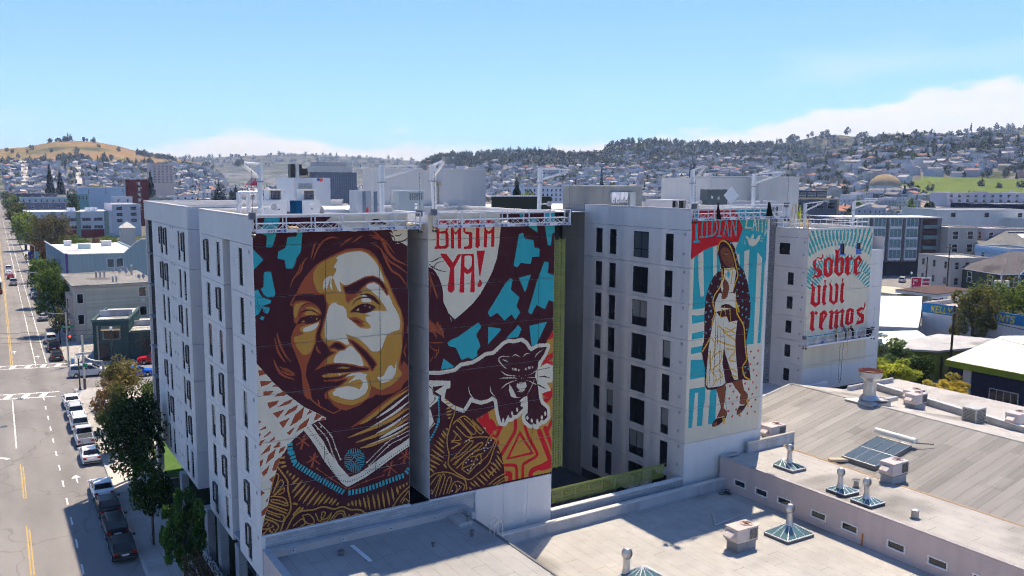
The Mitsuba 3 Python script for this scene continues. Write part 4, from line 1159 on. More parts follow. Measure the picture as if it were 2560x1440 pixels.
def window(par, M, u0, u1, z0, z1, sash=.35, bars=1, blind=None, shade=False, pane='glass'):
    """dark metal frame set in the reveal, panes behind; the lower sash is an opening light"""
    k = numbered(par+'__window'); w = .06; m = MB(FRAMEC); d0, d1 = -.17, -.07
    for a, b, c, d in ((u0, u0+w, z0, z1), (u1-w, u1, z0, z1), (u0+w, u1-w, z0, z0+w), (u0+w, u1-w, z1-w, z1)): m.prism(box(a, c, b, d), d0, d1, M=M)
    zs = z0+(z1-z0)*sash
    if sash: m.prism(box(u0+w, zs-w/2, u1-w, zs+w/2), d0, d1, M=M)
    for i in range(1, bars):
        x = u0+(u1-u0)*i/bars; m.prism(box(x-w/2, z0+w, x+w/2, zs-w/2 if sash else z1-w), d0, d1-.01, M=M)
        if sash: m.prism(box(x-w/2, zs+w/2, x+w/2, z1-w), d0, d1-.01, M=M)
    scene[k] = m.out('gloss')
    put('pane', MB(FRAMEC).prism(box(u0+w, z0+w, u1-w, z1-w), -.14, -.125, M=M).out(pane), k)
    if blind:
        put('blind', MB(blind).prism(box(u0+w, zs+.03, u1-w, z1-w), -.122, -.115, M=M).out('stucco'), k)
    if shade:                                # projecting metal hood round the upper two thirds
        h = MB((.05, .05, .055)); a, b, c, d = u0-.14, u1-.1, z0+(z1-z0)*.36, z1-.06
        for q in (box(a, c, a+.04, d), box(b-.04, c, b, d), box(a, d-.04, b, d), box(a, c, b, c+.04)): h.prism(q, -.05, .12, M=M)
        put('hood', h.out('gloss'), k)
    return k

def vents(par, M, pts):
    for u, z in pts: put('vent', MB((.45, .45, .47)).prism(box(u-.13, z-.13, u+.13, z+.13), 0, .025, M=M).prism(box(u-.1, z-.02, u+.1, z+.02), .025, .04, (.2, .2, .2), M=M).out('paint'), par)

def add_mural(which, M, X0, rect, levels, name_label, low_fill=None, holes=()):
    lay = mural_layers(MURALS, which); fr = box(rect[0]*100, rect[2]*100, rect[1]*100, rect[3]*100)
    lay.insert(0, (low_fill or 'C', fr))
    flat = flatten(lay, fr)
    joints = unary_union([box(rect[0]*100-5, z*100-1.5, rect[1]*100+5, z*100+1.5) for z in levels])
    joints = unary_union([joints]+[box(h[0]*100, h[2]*100, h[1]*100, h[3]*100) for h in holes])
    m = MB()
    for c, g in flat:
        g = g.difference(joints)
        v, f = tri_flat(g)
        if v is None: continue
        v3 = np.column_stack([v[:, 0]/100, v[:, 1]/100, np.full(len(v), .005)])
        m.add(v3@M[:3, :3].T+M[:3, 3], f, PAL[c])
    return put('mural', m.out('stucco'), BLD, label=name_label)

YM = 50.36
fA, fA2, fB, fC = [frame((x, y, 0), (1, 0, 0), (0, -1, 0)) for x, y in ((13.7, YM), (25.25, YM), (49.1, YM), (81.1, 64.16))]
def west(x, y1): return frame((x, y1, 0), (0, -1, 0), (-1, 0, 0))       # u runs from y1 towards the viewer
TOP = [26.72]+J[1:]
# --- wing with the portrait
wall_panels(BLD, fA, 0, 10.06, J[:-1])
wall_panels(BLD, fA2, 0, 10.25, J[:-1])
put('ledge', MB((.62, .62, .66)).box((13.68, YM-.06, 7.0), (23.78, YM+.1, 7.1)).box((25.23, YM-.06, 7.0), (29.0, YM+.1, 7.1)).box((28.86, YM-.07, 3.2), (29.02, YM+.05, 7.0)).out('stucco'), BLD)
put('block_wall', MB(CMUC).box((13.9, YM+.05, 0), (25.3, YM+.2, 7.0)).box((25.3, YM+.05, 0), (28.86, YM+.2, 7.0)).out('cmu'), BLD, label='grey concrete block base below the portrait mural')
for a, b in ((29.03, 31.2), (31.22, 33.3), (33.32, 35.48)): put('base_panel', MB(WALLC).box((a, YM-.01, .2), (b, YM+.2, 7.09)).out('stucco'), BLD)
# recess between the two halves of the portrait, seen to its right
wall_panels(BLD, west(25.25, 56.0), 0, 5.64, J[:-1], depth=.2)
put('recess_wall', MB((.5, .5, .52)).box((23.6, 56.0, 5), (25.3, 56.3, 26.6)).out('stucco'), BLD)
# street side: bays 3, 2 and 1, counted from the corner
hood = random.Random(5)
def street_bay(x, y0, y1, cols, levels, rows, depth=.22):
    M = west(x, y1); hs = []
    for (ya, yb) in cols:
        for k in range(rows):
            zt = J[1+k]-.3; hs.append((y1-yb, y1-ya, zt-2.36, zt))
    wall_panels(BLD, M, 0, y1-y0, levels, hs)
    for h in hs:
        b = hood.random(); q = hood.random() < .42
        window(BLD, M, *h, sash=.34, blind=((.40, .38, .34) if b < .25 else (.28, .2, .18) if b < .3 else (.16, .17, .17) if b < .55 else None), shade=q, pane='mirror' if b > .8 else 'glass')
street_bay(13.7, YM, 55.72, [(52.75, 53.7)], J, 7)
street_bay(13.7, 57.63, 64.3, [(58.5, 59.48), (61.6, 62.7)], J, 7)
street_bay(13.8, 68.9, 84.7, [(79.65, 80.75), (77.6, 78.65), (72.1, 73.05), (70.25, 71.1)], J, 7)
vents(BLD, west(13.8, 84.7), [(84.7-y, z+dz) for z in J[1:8] for y, dz in ((75.8, -.1), (74.7, -.1), (75.8, -1.75), (74.7, -1.75))])
vents(BLD, west(13.7, 55.72), [(4.6, z-.4) for z in J[1:8]])
put('wall_panel', MB(WALLC).box((13.7, 55.72, 25.07), (13.92, 57.63, 26.7)).out('stucco'), BLD)
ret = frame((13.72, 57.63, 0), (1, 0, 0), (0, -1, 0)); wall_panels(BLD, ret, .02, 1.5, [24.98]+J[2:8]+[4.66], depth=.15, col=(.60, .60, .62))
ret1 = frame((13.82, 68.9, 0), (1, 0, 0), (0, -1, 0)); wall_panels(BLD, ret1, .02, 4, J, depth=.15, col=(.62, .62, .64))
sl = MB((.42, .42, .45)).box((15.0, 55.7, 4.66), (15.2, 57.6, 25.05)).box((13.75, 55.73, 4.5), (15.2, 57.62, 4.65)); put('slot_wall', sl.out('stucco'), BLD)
for k in range(7): put('slot_window', MB().box((14.95, 56.0, J[1+k]-2.6), (14.99, 57.2, J[1+k]-.35)).out('glass'), BLD)
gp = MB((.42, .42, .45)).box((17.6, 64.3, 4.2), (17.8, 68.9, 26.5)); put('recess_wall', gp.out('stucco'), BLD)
# roof band carried past the far bay, and the slab under it
put('roof_frame', MB(WALLC).box((13.8, 84.72, 25.07), (14.05, 88.7, 26.7)).box((13.8, 88.5, 25.07), (30, 88.7, 26.7)).box((13.8, 84.72, 4.1), (14.4, 88.7, 4.55)).box((13.85, 88.4, 0), (14.2, 88.65, 25.1)).out('stucco'), BLD)
for z in J[2:8]: put('balcony', MB((.2, .21, .23)).box((13.5, 85.2, z-.1), (14.6, 86.8, z+.03)).out('gloss'), BLD)
# solid body behind the panels, roofs, copings, soffits
body = MB((.05, .05, .055))
for a, b in (((13.93, YM+.23, 4.12), (23.7, 55.7, 26.1)), ((15.22, 55.7, 4.12), (23.6, 57.6, 26.1)), ((13.93, 57.86, 4.12), (23.6, 64.28, 26.1)), ((25.48, YM+.23, 4.12), (35.5, 68.0, 26.1)), ((23.6, 56.3, 4.12), (25.48, 68.0, 26.1)), ((17.8, 64.28, 4.12), (36, 69.0, 26.1)), ((14.03, 69.1, 4.12), (49.0, 88.0, 26.1))): body.box(a, b)
for a, b in (((14.05, YM+.23, 0), (35.4, YM+.5, 4.2)), ((49.33, YM+.23, 0), (58.4, 69, 26.1)), ((49, 69.0, 0), (81.3, 88, 26.1)), ((81.33, 64.4, 0), (93, 88, 23.1)), ((93, 64.4, 0), (95.3, 88, 20.6)), ((50.0, 64.9, 0), (56, 68.2, 28.2))): body.box(a, b)
put('core', body.out('paint'), BLD)
put('end_wall', MB(WALLC).box((35.3, YM+.23, 4.1), (35.5, 68.2, 26.1)).box((58.2, YM+.02, 3), (58.42, 69, 26.72)).box((95.3, 64.2, 3), (95.42, 88, 22.4)).out('stucco'), BLD)
rf = MB((.62, .62, .62))
for a, b in (((14.0, YM+.3, 26.1), (35.3, 64.1, 26.14)), ((17.8, 64.1, 26.1), (48.9, 88.2, 26.15)), ((14.1, 69.2, 26.12), (18, 88.4, 26.17)), ((49.4, YM+.3, 26.1), (58.2, 69.2, 26.14)), ((49, 69.2, 26.1), (81, 88, 26.15)), ((81.4, 64.5, 23.1), (93, 88, 23.14))): rf.box(a, b)
put('roof', rf.out('roofing'), BLD, label='pale flat roof behind the parapets')
cp = MB((.60, .60, .61)); cz0, cz1 = 26.71, 26.84
def coping(x0, y0, x1, y1, z0=cz0, z1=cz1, w=.34):
    if abs(x1-x0) > abs(y1-y0): cp.box((x0, y0-.03, z0), (x1, y0+w, z1)).box((x0, y0+.2, z0-.62), (x1, y0+w-.02, z0), (.55, .55, .55))
    else: cp.box((x0-.03, y0, z0), (x0+w, y1, z1)).box((x0+.2, y0, z0-.62), (x0+w-.02, y1, z0), (.55, .55, .55))
coping(13.7, YM, 23.76, YM); coping(25.25, YM, 35.5, YM); coping(13.7, YM+.35, 13.7, 64.3); coping(13.8, 68.9, 13.8, 88.7); coping(14.2, 68.9, 18, 68.9); coping(14.1, 64.0, 35, 64.0)
coping(25.25, YM+.35, 25.25, 56.0); coping(14.15, 88.4, 34, 88.4); coping(35.2, YM+.36, 35.2, 64); coping(49.1, YM, 58.4, YM); coping(49.1, YM+.35, 49.1, 64.7); coping(58.1, YM+.36, 58.1, 69.2); coping(56.2, 69.0, 81, 69.0)
coping(81.1, 64.16, 93.0, 64.16, 23.6, 23.72); coping(81.1, 64.5, 81.1, 69.3, 23.6, 23.72); coping(92.7, 64.52, 92.7, 80, 23.6, 23.72); coping(93.0, 64.16, 95.4, 64.16, 20.75, 20.87); coping(95.06, 64.5, 95.06, 80, 20.75, 20.87)
put('coping', cp.out('paint'), BLD)
# ground floor under the street wing: columns, glazed shopfront, dark recess
for x, y in ((14.1, 88.0), (13.6, 73.6), (13.65, 64.6), (13.9, 61.6), (13.9, 56.5), (13.9, 51.2)): put('column', MB((.36, .37, .39)).box((x-.25, y-.5, 0), (x+.3, y+.5, 4.15)).out('rawcon'), BLD)
put('undercroft', MB((.16, .165, .18)).box((18.4, 62.5, 0), (18.6, 88, 4.1)).box((15.6, YM+.6, .1), (15.8, 62.4, 4.1)).box((15.8, 62.4, 0), (18.5, 62.6, 4.1)).out('paint'), BLD)
for i in range(8):
    y = 51.0+i*1.4; put('shopfront_pane', MB().box((15.45, y+.06, .9), (15.5, y+1.34, 3.9)).out('glass'), BLD); 
put('shopfront_frame', MB((.05, .055, .06)).box((15.42, 50.9, .8), (15.58, 62.3, .92)).box((15.42, 50.9, 2.5), (15.54, 62.3, 2.6)).box((15.42, 50.9, 3.9), (15.58, 62.3, 4.08)).out('gloss'), BLD)
# --- wing with the cloaked figure: eight rows of windows on the court side
Mb = west(49.1, 64.7); hb = []
for k in range(8):
    zt = J[1+k]-.38
    for ya, yb in ((61.92, 62.94), (59.9, 60.9), (55.5, 57.55), (52.42, 53.42)):
        if k == 7 and ya > 52 and ya < 53: continue
        hb.append((64.7-yb, 64.7-ya, zt-2.28 if k < 7 or ya != 55.5 else zt-1.4, zt))
hb.append((10.15, 12.3, 1.0, J[8]-.32))
wall_panels(BLD, Mb, 0, 14.34, J+[.9], hb)
for i, h in enumerate(hb):
    wide = h[1]-h[0] > 1.5; b = rnd.random()
    if i == len(hb)-1: put('court_door', MB().prism(box(h[0]+.1, h[2], h[1]-.1, h[3]-.1), -.16, -.12, M=Mb).out('glass'), BLD); continue
    window(BLD, Mb, *h, sash=.32, bars=2 if wide else 1, blind=(.24, .25, .25) if b < .12 else None, pane='mirror' if b > .8 and wide else 'glass')
vents(BLD, Mb, [(13.65, z-.35) for z in J[1:8]]+[(13.55, z-1.95) for z in J[1:8]])
wall_panels(BLD, fB, 0, 9.3, J[:-1]); wall_panels(BLD, fB, 0, 9.3, [7.12, .5])
# raw concrete stair tower beside it
tw = MB(RAW).box((49.1, 64.72, 0), (56.2, 68.3, 28.5)); put('stair_tower', tw.out('rawcon'), BLD, label='raw grey concrete stair tower above the roof')
put('tower_coping', MB((.4, .4, .4)).box((49.02, 64.64, 28.5), (56.3, 68.4, 28.6)).out('rawcon'), BLD)
# --- far wing with the red lettering
Mc = west(81.1, 69.3); hc = [(69.3-68.35, 69.3-66.78, 20.5, 21.86)]+[(69.3-66.93, 69.3-66.04, z-2.85+.75, z-.62) for z in (19.07, 16.2, 13.3, 10.4, 7.5)]
JC = [23.6, 22.6, 19.07, 16.2, 13.3, 10.4, 7.5, 4.2]
hm = [(5.8, 6.62, 20.5, 21.8), (8.9, 9.7, 20.5, 21.78)]
wall_panels(BLD, Mc, 0, 5.14, JC, hc); wall_panels(BLD, fC, 0, 11.93, JC, hm); wall_panels(BLD, fC, 11.95, 14.3, [20.75]+JC[2:])
for h in hc: window(BLD, Mc, *h, sash=0, bars=2)
for i, h in enumerate(hm):
    window(BLD, fC, *h, sash=0); put('masking_film', MB((.03, .12, .42)).prism(box(h[0]-.12, h[2]-.1, h[1]+.12, h[2]+(.55 if i else .05)), .006, .02, M=fC).prism(box(h[0]-.12, h[2], h[0], h[3]+.1), .006, .02, M=fC).out('gloss'), BLD)
vents(BLD, Mc, [(4.6, z-.5) for z in JC[1:7]]+[(4.5, z-2) for z in JC[1:6]])
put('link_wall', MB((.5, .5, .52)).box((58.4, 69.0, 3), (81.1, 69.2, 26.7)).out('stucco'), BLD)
# penthouses
put('penthouse', MB((.47, .475, .48)).box((27.5, 64.5, 26.1), (38.0, 66.8, 29.9)).box((27.4, 64.42, 29.9), (38.1, 66.9, 29.98), (.55, .55, .55)).out('stucco'), BLD, label='grey windowless penthouse behind the portrait wing')
put('penthouse', MB((.47, .475, .48)).box((81.3, 72, 23), (88.6, 82, 29.65)).box((74.4, 73.5, 26.1), (81.3, 82, 29.5)).box((81.2, 71.92, 29.65), (88.7, 82, 29.74), (.55, .55, .55)).out('stucco'), BLD, label='tall grey penthouse behind the wing with the cloaked figure')
put('screen_wall', MB((.05, .055, .045)).box((39.0, 65.0, 26.1), (45.4, 65.2, 27.55)).box((39.0, 64.9, 27.55), (44.0, 65.4, 27.68), (.6, .6, .6)).out('paint'), BLD)
put('penthouse_door', MB((.5, .5, .51)).box((28.9, 64.44, 26.2), (29.9, 64.5, 28.3)).box((29.93, 64.44, 26.2), (30.9, 64.5, 28.3)).out('stucco'), BLD)
# green perforated screen hung beside the portrait, drawn as real holes in sheet metal
GREEN = (.17, .20, .05)
def perforated(w, h, seed, cell=.32):
    r = random.Random(seed); g = box(0, 0, w, h); holes = []
    for i in range(int(w/cell)):
        for j in range(int(h/cell)):
            cx, cy = (i+.5)*cell+r.uniform(-.01, .01), (j+.5)*cell+r.uniform(-.01, .01); a0 = r.uniform(0, 6); n = r.choice((3, 4, 4, 5))
            holes.append(Polygon([(cx+cell*.43*math.cos(a0+k*2*math.pi/n), cy+cell*.43*math.sin(a0+k*2*math.pi/n)) for k in range(n)]))
    g = g.difference(unary_union(holes)); return max(getattr(g, "geoms", [g]), key=lambda q: q.area)
per = perforated(.43, 2.42, 4, .2)
for c in range(2):
    for k in range(7):
        M = frame((35.56+c*.47, YM+.02, 7.55+k*2.46), (1, 0, 0), (0, -1, 0)); put('screen_panel', MB(GREEN).prism(per, 0, .02, M=M).out('gloss'), BLD)
put('screen_post', MB((.18, .22, .05)).box((35.53, YM+.03, 7.4), (35.57, YM+.1, 24.9)).box((35.99, YM+.03, 7.4), (36.04, YM+.1, 24.9)).box((36.46, YM+.03, 7.4), (36.5, YM+.1, 24.9)).out('gloss'), BLD)
# murals
add_mural('1', fA, 13.7, (.02, 10.05, 7.1, 26.7), J, 'mural of a woman\'s face with cream highlights and a patterned sweater')
add_mural('2', fA2, 25.25, (.01, 10.24, 7.1, 26.7), J, 'mural with red words BASTA YA! above a black panther', 'D')
add_mural('3', fB, 49.1, (.02, 8.98, 7.15, 26.66), J, 'mural with the words INDIAN LAND above a cloaked praying figure')
add_mural('4', fC, 81.1, (.02, 11.8, 7.14, 23.5), JC, 'half painted mural with red black-letter words sobre vivi remos', 'C', hm)
# ------------------------------------------------------------------ green court fence and the low walls in front of the court
FEN = thing('court_fence', 'lime green perforated metal fence along the dark court between the murals', 'fence')
pf = perforated(1.26, 1.1, 9, .2)
for k in range(9):
    if k < 9: put('panel', MB(GREEN).prism(pf, 0, .02, M=frame((35.9+k*1.32, 51.3, 4.25), (1, 0, 0), (0, -1, 0))).out('gloss'), FEN)
    put('post', MB(GREEN).box((35.84+k*1.32, 51.28, 4.0), (35.9+k*1.32, 51.34, 5.4)).out('gloss'), FEN)
put('rail', MB(GREEN).box((35.8, 51.27, 5.35), (47.9, 51.33, 5.42)).out('gloss'), FEN)
UW = thing('court_wall', 'upper grey block wall along the court, its coping in the sun', 'wall')
put('blocks', MB(CMUC).box((35.5, 50.3, 0), (49.0, 50.6, 4.16)).out('cmu'), UW); put('coping', MB((.66, .65, .63)).box((35.45, 50.22, 4.16), (49.05, 50.7, 4.24)).out('concrete'), UW)
LW = thing('roof_parapet', 'low concrete parapet at the back of the middle flat roof', 'parapet')
for k in range(8): put('panel', MB((.42, .43, .45)).box((28.0+k*3.13, 49.3, 2.7), (31.11+k*3.13, 49.55, 3.72)).out('rawcon'), LW)
put('coping', MB((.60, .59, .57)).box((27.9, 49.22, 3.72), (53.0, 49.65, 3.8)).out('concrete'), LW)
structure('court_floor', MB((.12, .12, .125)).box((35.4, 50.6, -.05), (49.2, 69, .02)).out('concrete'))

# ------------------------------------------------------------------ low flat-roofed buildings in front
LD = thing('low_building', 'low pale building with a parapet under the portrait, part of its flat roof in shade', 'building')
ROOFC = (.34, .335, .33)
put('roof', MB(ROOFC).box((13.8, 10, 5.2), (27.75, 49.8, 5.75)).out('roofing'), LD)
put('wall', MB((.55, .47, .44)).box((13.72, 10, 0), (13.98, 50.2, 6.22)).box((13.98, 49.8, 0), (27.75, 50.15, 6.22)).box((27.5, 10, 0), (27.74, 49.8, 5.2)).out('stucco'), LD)
put('coping', MB((.40, .41, .43)).box((13.68, 10, 6.22), (14.12, 50.22, 6.3)).box((14.12, 49.72, 6.22), (27.95, 50.22, 6.3)).box((27.6, 48.6, 5.7), (27.95, 49.72, 6.3)).box((27.7, 10, 5.72), (27.85, 48.6, 5.82), (.2, .2, .2)).out('concrete'), LD)
for x in (15.3, 18.6, 21.9, 25.2): put('wall_plate', MB((.55, .55, .55)).box((x, 49.74, 5.85), (x+.3, 49.79, 6.12)).box((x+.1, 49.72, 5.95), (x+.2, 49.74, 6.03), (.1, .1, .1)).out('paint'), LD)
put('hatch', MB((.40, .38, .36)).box((26.3, 48.0, 5.75), (27.3, 49.6, 6.0)).out('roofing'), LD)
put('walk_pad', MB((.34, .33, .32)).box((25.6, 44.6, 5.75), (27.4, 46.0, 5.775)).out('concrete'), LD)
for x, y, r, h in ((17.96, 48.1, .22, .22), (27.0, 48.1, .1, .5), (26.3, 46.3, .15, .35), (23.4, 46.2, .12, .2)):
    put('roof_vent', MB((.22, .22, .23)).lathe((x, y, 5.75), [(0, h+.1), (r, h+.08), (r*1.05, h), (r*.7, h-.03), (r*.7, 0)]).out('metal'), thing('roof_vent', {17.96: 'short dark round vent on the shaded roof, left of the white strip', 27.0: 'thin pipe vent beside the roof hatch', 26.3: 'small round vent near the ladder top', 23.4: 'low round drain cover in the middle of the shaded roof'}[x], 'vent'))
k = thing('gutter_strip', 'white strip of sheet lying loose on the shaded roof', 'strip'); put('sheet', MB((.72, .72, .74)).box((-.13, 0, 0), (.13, 2.75, .05), M=rz(19.15, 46.25, .05, 5.77)).out('paint'), k)
k = thing('roof_ladder', 'steel ladder with two looped handrails over the low roof edge', 'ladder'); m = MB((.5, .5, .52))
for y in (45.2, 45.75):
    a = np.linspace(0, math.pi, 9); m.path([(27.95, y, 2.9), (27.95, y, 6.6)]+[(27.65+.3*math.cos(t), y, 6.6+.3*math.sin(t)) for t in a]+[(27.35, y, 5.75)], .035)
for z in np.arange(3.1, 5.8, .3): m.rod((27.95, 45.2, z), (27.95, 45.75, z), .02)
put('rails', m.out('metal'), k)
LE = thing('low_building', 'middle flat-roofed building between the shaded roof and the pink wall', 'building')
put('roof', MB((.41, .40, .38)).box((27.8, 5, 2.3), (53.0, 49.4, 2.85)).out('roofing'), LE)
put('wall', MB((.45, .43, .42)).box((27.8, 5, 0), (52.9, 49.4, 2.3)).out('stucco'), LE)
k = thing('cable_heap', 'heap of black cables in the corner by the pink wall', 'cables'); m = MB((.03, .03, .035)); r_ = random.Random(2)
for i in range(9):
    c = (52.2+r_.uniform(-.5, .3), 48.2+r_.uniform(-.4, .4)); a = np.linspace(0, 6.0, 10); q = r_.uniform(.12, .3); m.path([(c[0]+q*math.cos(t), c[1]+q*math.sin(t), 2.9+.03*i+.03*math.sin(3*t)) for t in a], .03, sides=4)
put('loops', m.out('gloss'), k)
k = thing('conduit', 'pale L-shaped pipe lying on the shaded corner of the middle roof', 'pipe'); put('pipe', MB((.6, .6, .6)).path([(48.0, 45.9, 2.92), (46.4, 44.0, 2.92), (50.2, 44.4, 2.92)], .05).out('metal'), k)
PW = thing('pink_building', 'long pink stucco building with a row of small wide windows', 'building')
win_y = [(47.08, 48.27), (44.76, 45.97), (42.4, 43.67), (39.13, 40.41), (36.39, 37.68), (32.65, 33.93), (29.6, 30.89), (26.6, 27.84), (23.4, 24.7)]
Mp = frame((53.0, 50.0, 0), (0, -1, 0), (-1, 0, 0)); g = box(0, 2.3, 40, 5.5)
for a, b in win_y: g = g.difference(box(50-b, 3.53, 50-a, 4.03))
put('wall', MB((.56, .45, .42)).prism(g, -.25, 0, M=Mp).box((53.25, 10, 2.3), (53.5, 50, 5.2)).out('stucco'), PW)
for a, b in win_y:
    k = put('window', MB((.74, .72, .70)).prism(box(50-b-.06, 3.47, 50-a+.06, 4.09).difference(box(50-b+.03, 3.56, 50-a-.03, 4.0)), -.12, .03, M=Mp).out('paint'), PW)
    put('pane', MB().prism(box(50-b+.03, 3.56, 50-a-.03, 4.0), -.1, -.08, M=Mp).out('glass'), k)
put('coping', MB((.40, .37, .37)).box((52.94, 10, 5.5), (53.3, 50.05, 5.58)).box((53.3, 49.7, 5.4), (55.0, 50.05, 5.58)).out('concrete'), PW)
put('roof', MB((.40, .39, .375)).box((53.3, 10, 5.0), (60.6, 50.0, 5.3)).out('roofing'), PW)
put('flashing', MB((.42, .30, .18)).box((60.35, 10, 5.3), (60.6, 50, 5.33)).out('metal'), PW)
put('stain', MB((.5, .17, .03)).rod((52.93, 35.9, 2.86), (52.93, 35.9, 3.75), .06).out('gloss'), PW, label='orange pipe against the pink wall')
k = thing('roof_screen_wall', 'short grey sheet-clad wall standing where the painted figure wall meets the pink roof', 'wall')
for i in range(5): put('panel', MB((.42, .43, .45)).box((56.2+i*1.22, 49.75, 5.3), (57.38+i*1.22, 49.95, 6.25)).out('rawcon'), k)
put('cap', MB((.5, .5, .5)).box((56.15, 49.7, 6.25), (62.35, 50.0, 6.32)).out('metal'), k)
# gabled workshop roof: boards laid down the slope are parts on the near slope
GR = thing('workshop', 'long workshop with a low grey-brown gabled roof behind the pink building', 'building')
def gz(x): return 7.5-.197*abs(x-73.2) if x < 82 else max(7.5-.197*8.8, 5.75)
v, f = [], []
xs = [60.4, 73.2, 82.0, 92.0]
for x in xs: v += [(x, 10, gz(x)), (x, 59.1, gz(x))]
ROOFP = (.265, .257, .25)
put('roof', shape(v[:4], [[0, 2, 3], [0, 3, 1]], 'plank', ROOFP), GR, label='near slope in grey-brown roofing strips')
put('roof', MB((.42, .41, .40)).add(v[2:8], [[0, 2, 3, 1], [2, 4, 5, 3]]).out('roofing'), GR, label='pale far slope beyond the ridge')
put('ridge_cap', MB((.42, .41, .39)).box((73.05, 10, 7.46), (73.35, 59.1, 7.53)).out('roofing'), GR)
r_ = random.Random(8)
for i in range(16):
    x, y = r_.uniform(61.5, 71.5), r_.uniform(24, 56); w, h = r_.uniform(1.2, 2.6), r_.uniform(.8, 1.6)
    put('roof_patch', shape([(x, y, gz(x)+.012), (x+w, y, gz(x+w)+.012), (x+w, y+h, gz(x+w)+.012), (x, y+h, gz(x)+.012)], [[0, 1, 2], [0, 2, 3]], 'plank', tuple(np.array(ROOFP)*r_.uniform(.82, 1.2))), GR)
put('gable_wall', MB((.5, .5, .52)).prism([(60.4, 0), (60.4, 5.0), (73.2, 7.45), (82, 5.7), (82, 0)], -.2, 0, M=frame((0, 59.3, 0), (1, 0, 0), (0, -1, 0))).out('stucco'), GR)
k = thing('link_parapet', 'pale parapet between the painted figure wall and the unfinished mural wall', 'parapet'); put('wall', MB((.55, .56, .6)).add([(58.5, 59.4, 5.0), (81.0, 60.6, 5.0), (81, 60.6, 6.5), (58.5, 59.4, 6.4), (58.5, 59.7, 5.0), (81.0, 60.9, 5.0), (81, 60.9, 6.5), (58.5, 59.7, 6.4)], [[0, 1, 2, 3], [5, 4, 7, 6], [3, 2, 6, 7], [0, 3, 7, 4], [1, 5, 6, 2]]).out('stucco'), k)
structure('court_floor', MB((.5, .5, .52)).box((58.5, 59.7, 3.5), (81.1, 69, 4.6)).out('roofing'))
EP = thing('alley_parapet', 'long grey parapet with a bright metal cap at the far side of the workshop roof', 'parapet')
P0, P1 = np.array([84.9, 57.2]), np.array([77.0, 14.0])
def along(a, b, t0, t1, off, z0, z1, w):
    d = (b-a)/np.linalg.norm(b-a); n = np.array([-d[1], d[0]]); q = [a+d*t0+n*off, a+d*t1+n*off, a+d*t1+n*(off+w), a+d*t0+n*(off+w)]
    return [(x, y, z0) for x, y in q]+[(x, y, z1) for x, y in q], [[0, 1, 5, 4], [1, 2, 6, 5], [2, 3, 7, 6], [3, 0, 4, 7], [4, 5, 6, 7]]
for i in range(11): put('panel', MB((.36, .36, .36)).add(*along(P0, P1, i*4.0, i*4+3.96, .0, 4.5, 6.42, .3)).out('rawcon'), EP)
put('cap', MB((.72, .72, .74)).add(*along(P0, P1, -.1, 44, -.06, 6.42, 6.5, .46)).out('metal'), EP)
k = thing('link_parapet', 'dark stepped parapet at the foot of the unfinished mural wall', 'parapet'); put('wall', MB((.42, .42, .45)).box((81.8, 58.2, 4.5), (90, 58.5, 6.3)).out('rawcon'), k)

# ------------------------------------------------------------------ roof equipment
def ac_unit(x, y, z, label, a=0, s=1.0, curb=.75):
    k = thing('air_conditioner', label, 'air conditioner', 'rooftop air conditioners'); M = rz(x, y, a, z)@np.diag([s, s, s, 1]); w, d, h = 1.0, .62, .95; C = (.50, .43, .41)
    put('curb', MB((.30, .30, .31)).box((-w+.1, -d+.08, 0), (w-.1, d-.08, curb), M=M).out('rawcon'), k)
    put('casing', MB(C).box((-w, -d, curb), (w, d, curb+h), M=M).box((-w-.02, -d-.02, curb+h), (w+.02, d+.02, curb+h+.05), M=M).box((-w, -d-.01, curb-.08), (w, d+.01, curb), (.2, .2, .2), M=M).out('gloss'), k)
    gr = MB((.12, .115, .11))
    for i in range(9): gr.box((.15+i*.09, -d-.03, curb+.1), (.19+i*.09, -d-.005, curb+h-.1), M=M)
    for i in range(6): gr.box((w+.005, -d+.1+i*.19, curb+.1), (w+.03, -d+.2+i*.19, curb+h-.1), M=M)
    put('grille', gr.out('gloss'), k)
    m = MB((.2, .09, .06)); c = (M@np.array([.45, 0, curb+h+.05, 1]))[:3]
    m.lathe(c, [(.44*s, 0), (.44*s, .06*s), (.38*s, .06*s), (.36*s, .01)], (.45, .38, .36), 18)
    for i in range(4):
        t = i*math.pi/2; m.box((-.36, -.05, 0), (.36, .05, .015), M=M@rz(.45, 0, t, curb+h+.07))
    m.lathe(c, [(.1*s, .03), (.1*s, .1*s), (0, .11*s)], (.15, .1, .08), 10)
    put('fan', m.out('gloss'), k)
    put('hood', MB(C).add([(M@np.array([*p, 1]))[:3] for p in ((-w, -.35, curb+.75), (-w, .35, curb+.75), (-w-.5, .35, curb+.45), (-w-.5, -.35, curb+.45), (-w, -.35, curb+.3), (-w, .35, curb+.3), (-w-.5, .35, curb+.35), (-w-.5, -.35, curb+.35))], [[0, 1, 2, 3], [4, 7, 6, 5], [0, 3, 7, 4], [1, 5, 6, 2], [3, 2, 6, 7]]).out('gloss'), k)
    put('conduit', MB((.35, .33, .32)).path([(M@np.array([*p, 1]))[:3] for p in ((w+.05, .3, curb+.6), (w+.2, .3, curb+.6), (w+.2, .3, .05), (w+.9, .5, .05))], .03).out('metal'), k)
    return k
ac_unit(45.1, 40.2, 2.85, 'pink air conditioner on the middle flat roof left of the glass pyramid', -.02)
ac_unit(60.95, 38.9, gz(60.95)+.15, 'air conditioner in the middle of the grey-brown roof below the solar panel', 0)
ac_unit(61.2, 51.3, gz(61.2)-.1, 'air conditioner partly hidden behind the painted figure wall', 0)
ac_unit(79.6, 48.9, gz(79.6)-.1, 'air conditioner nearest the big vent stack at the alley parapet', 0)
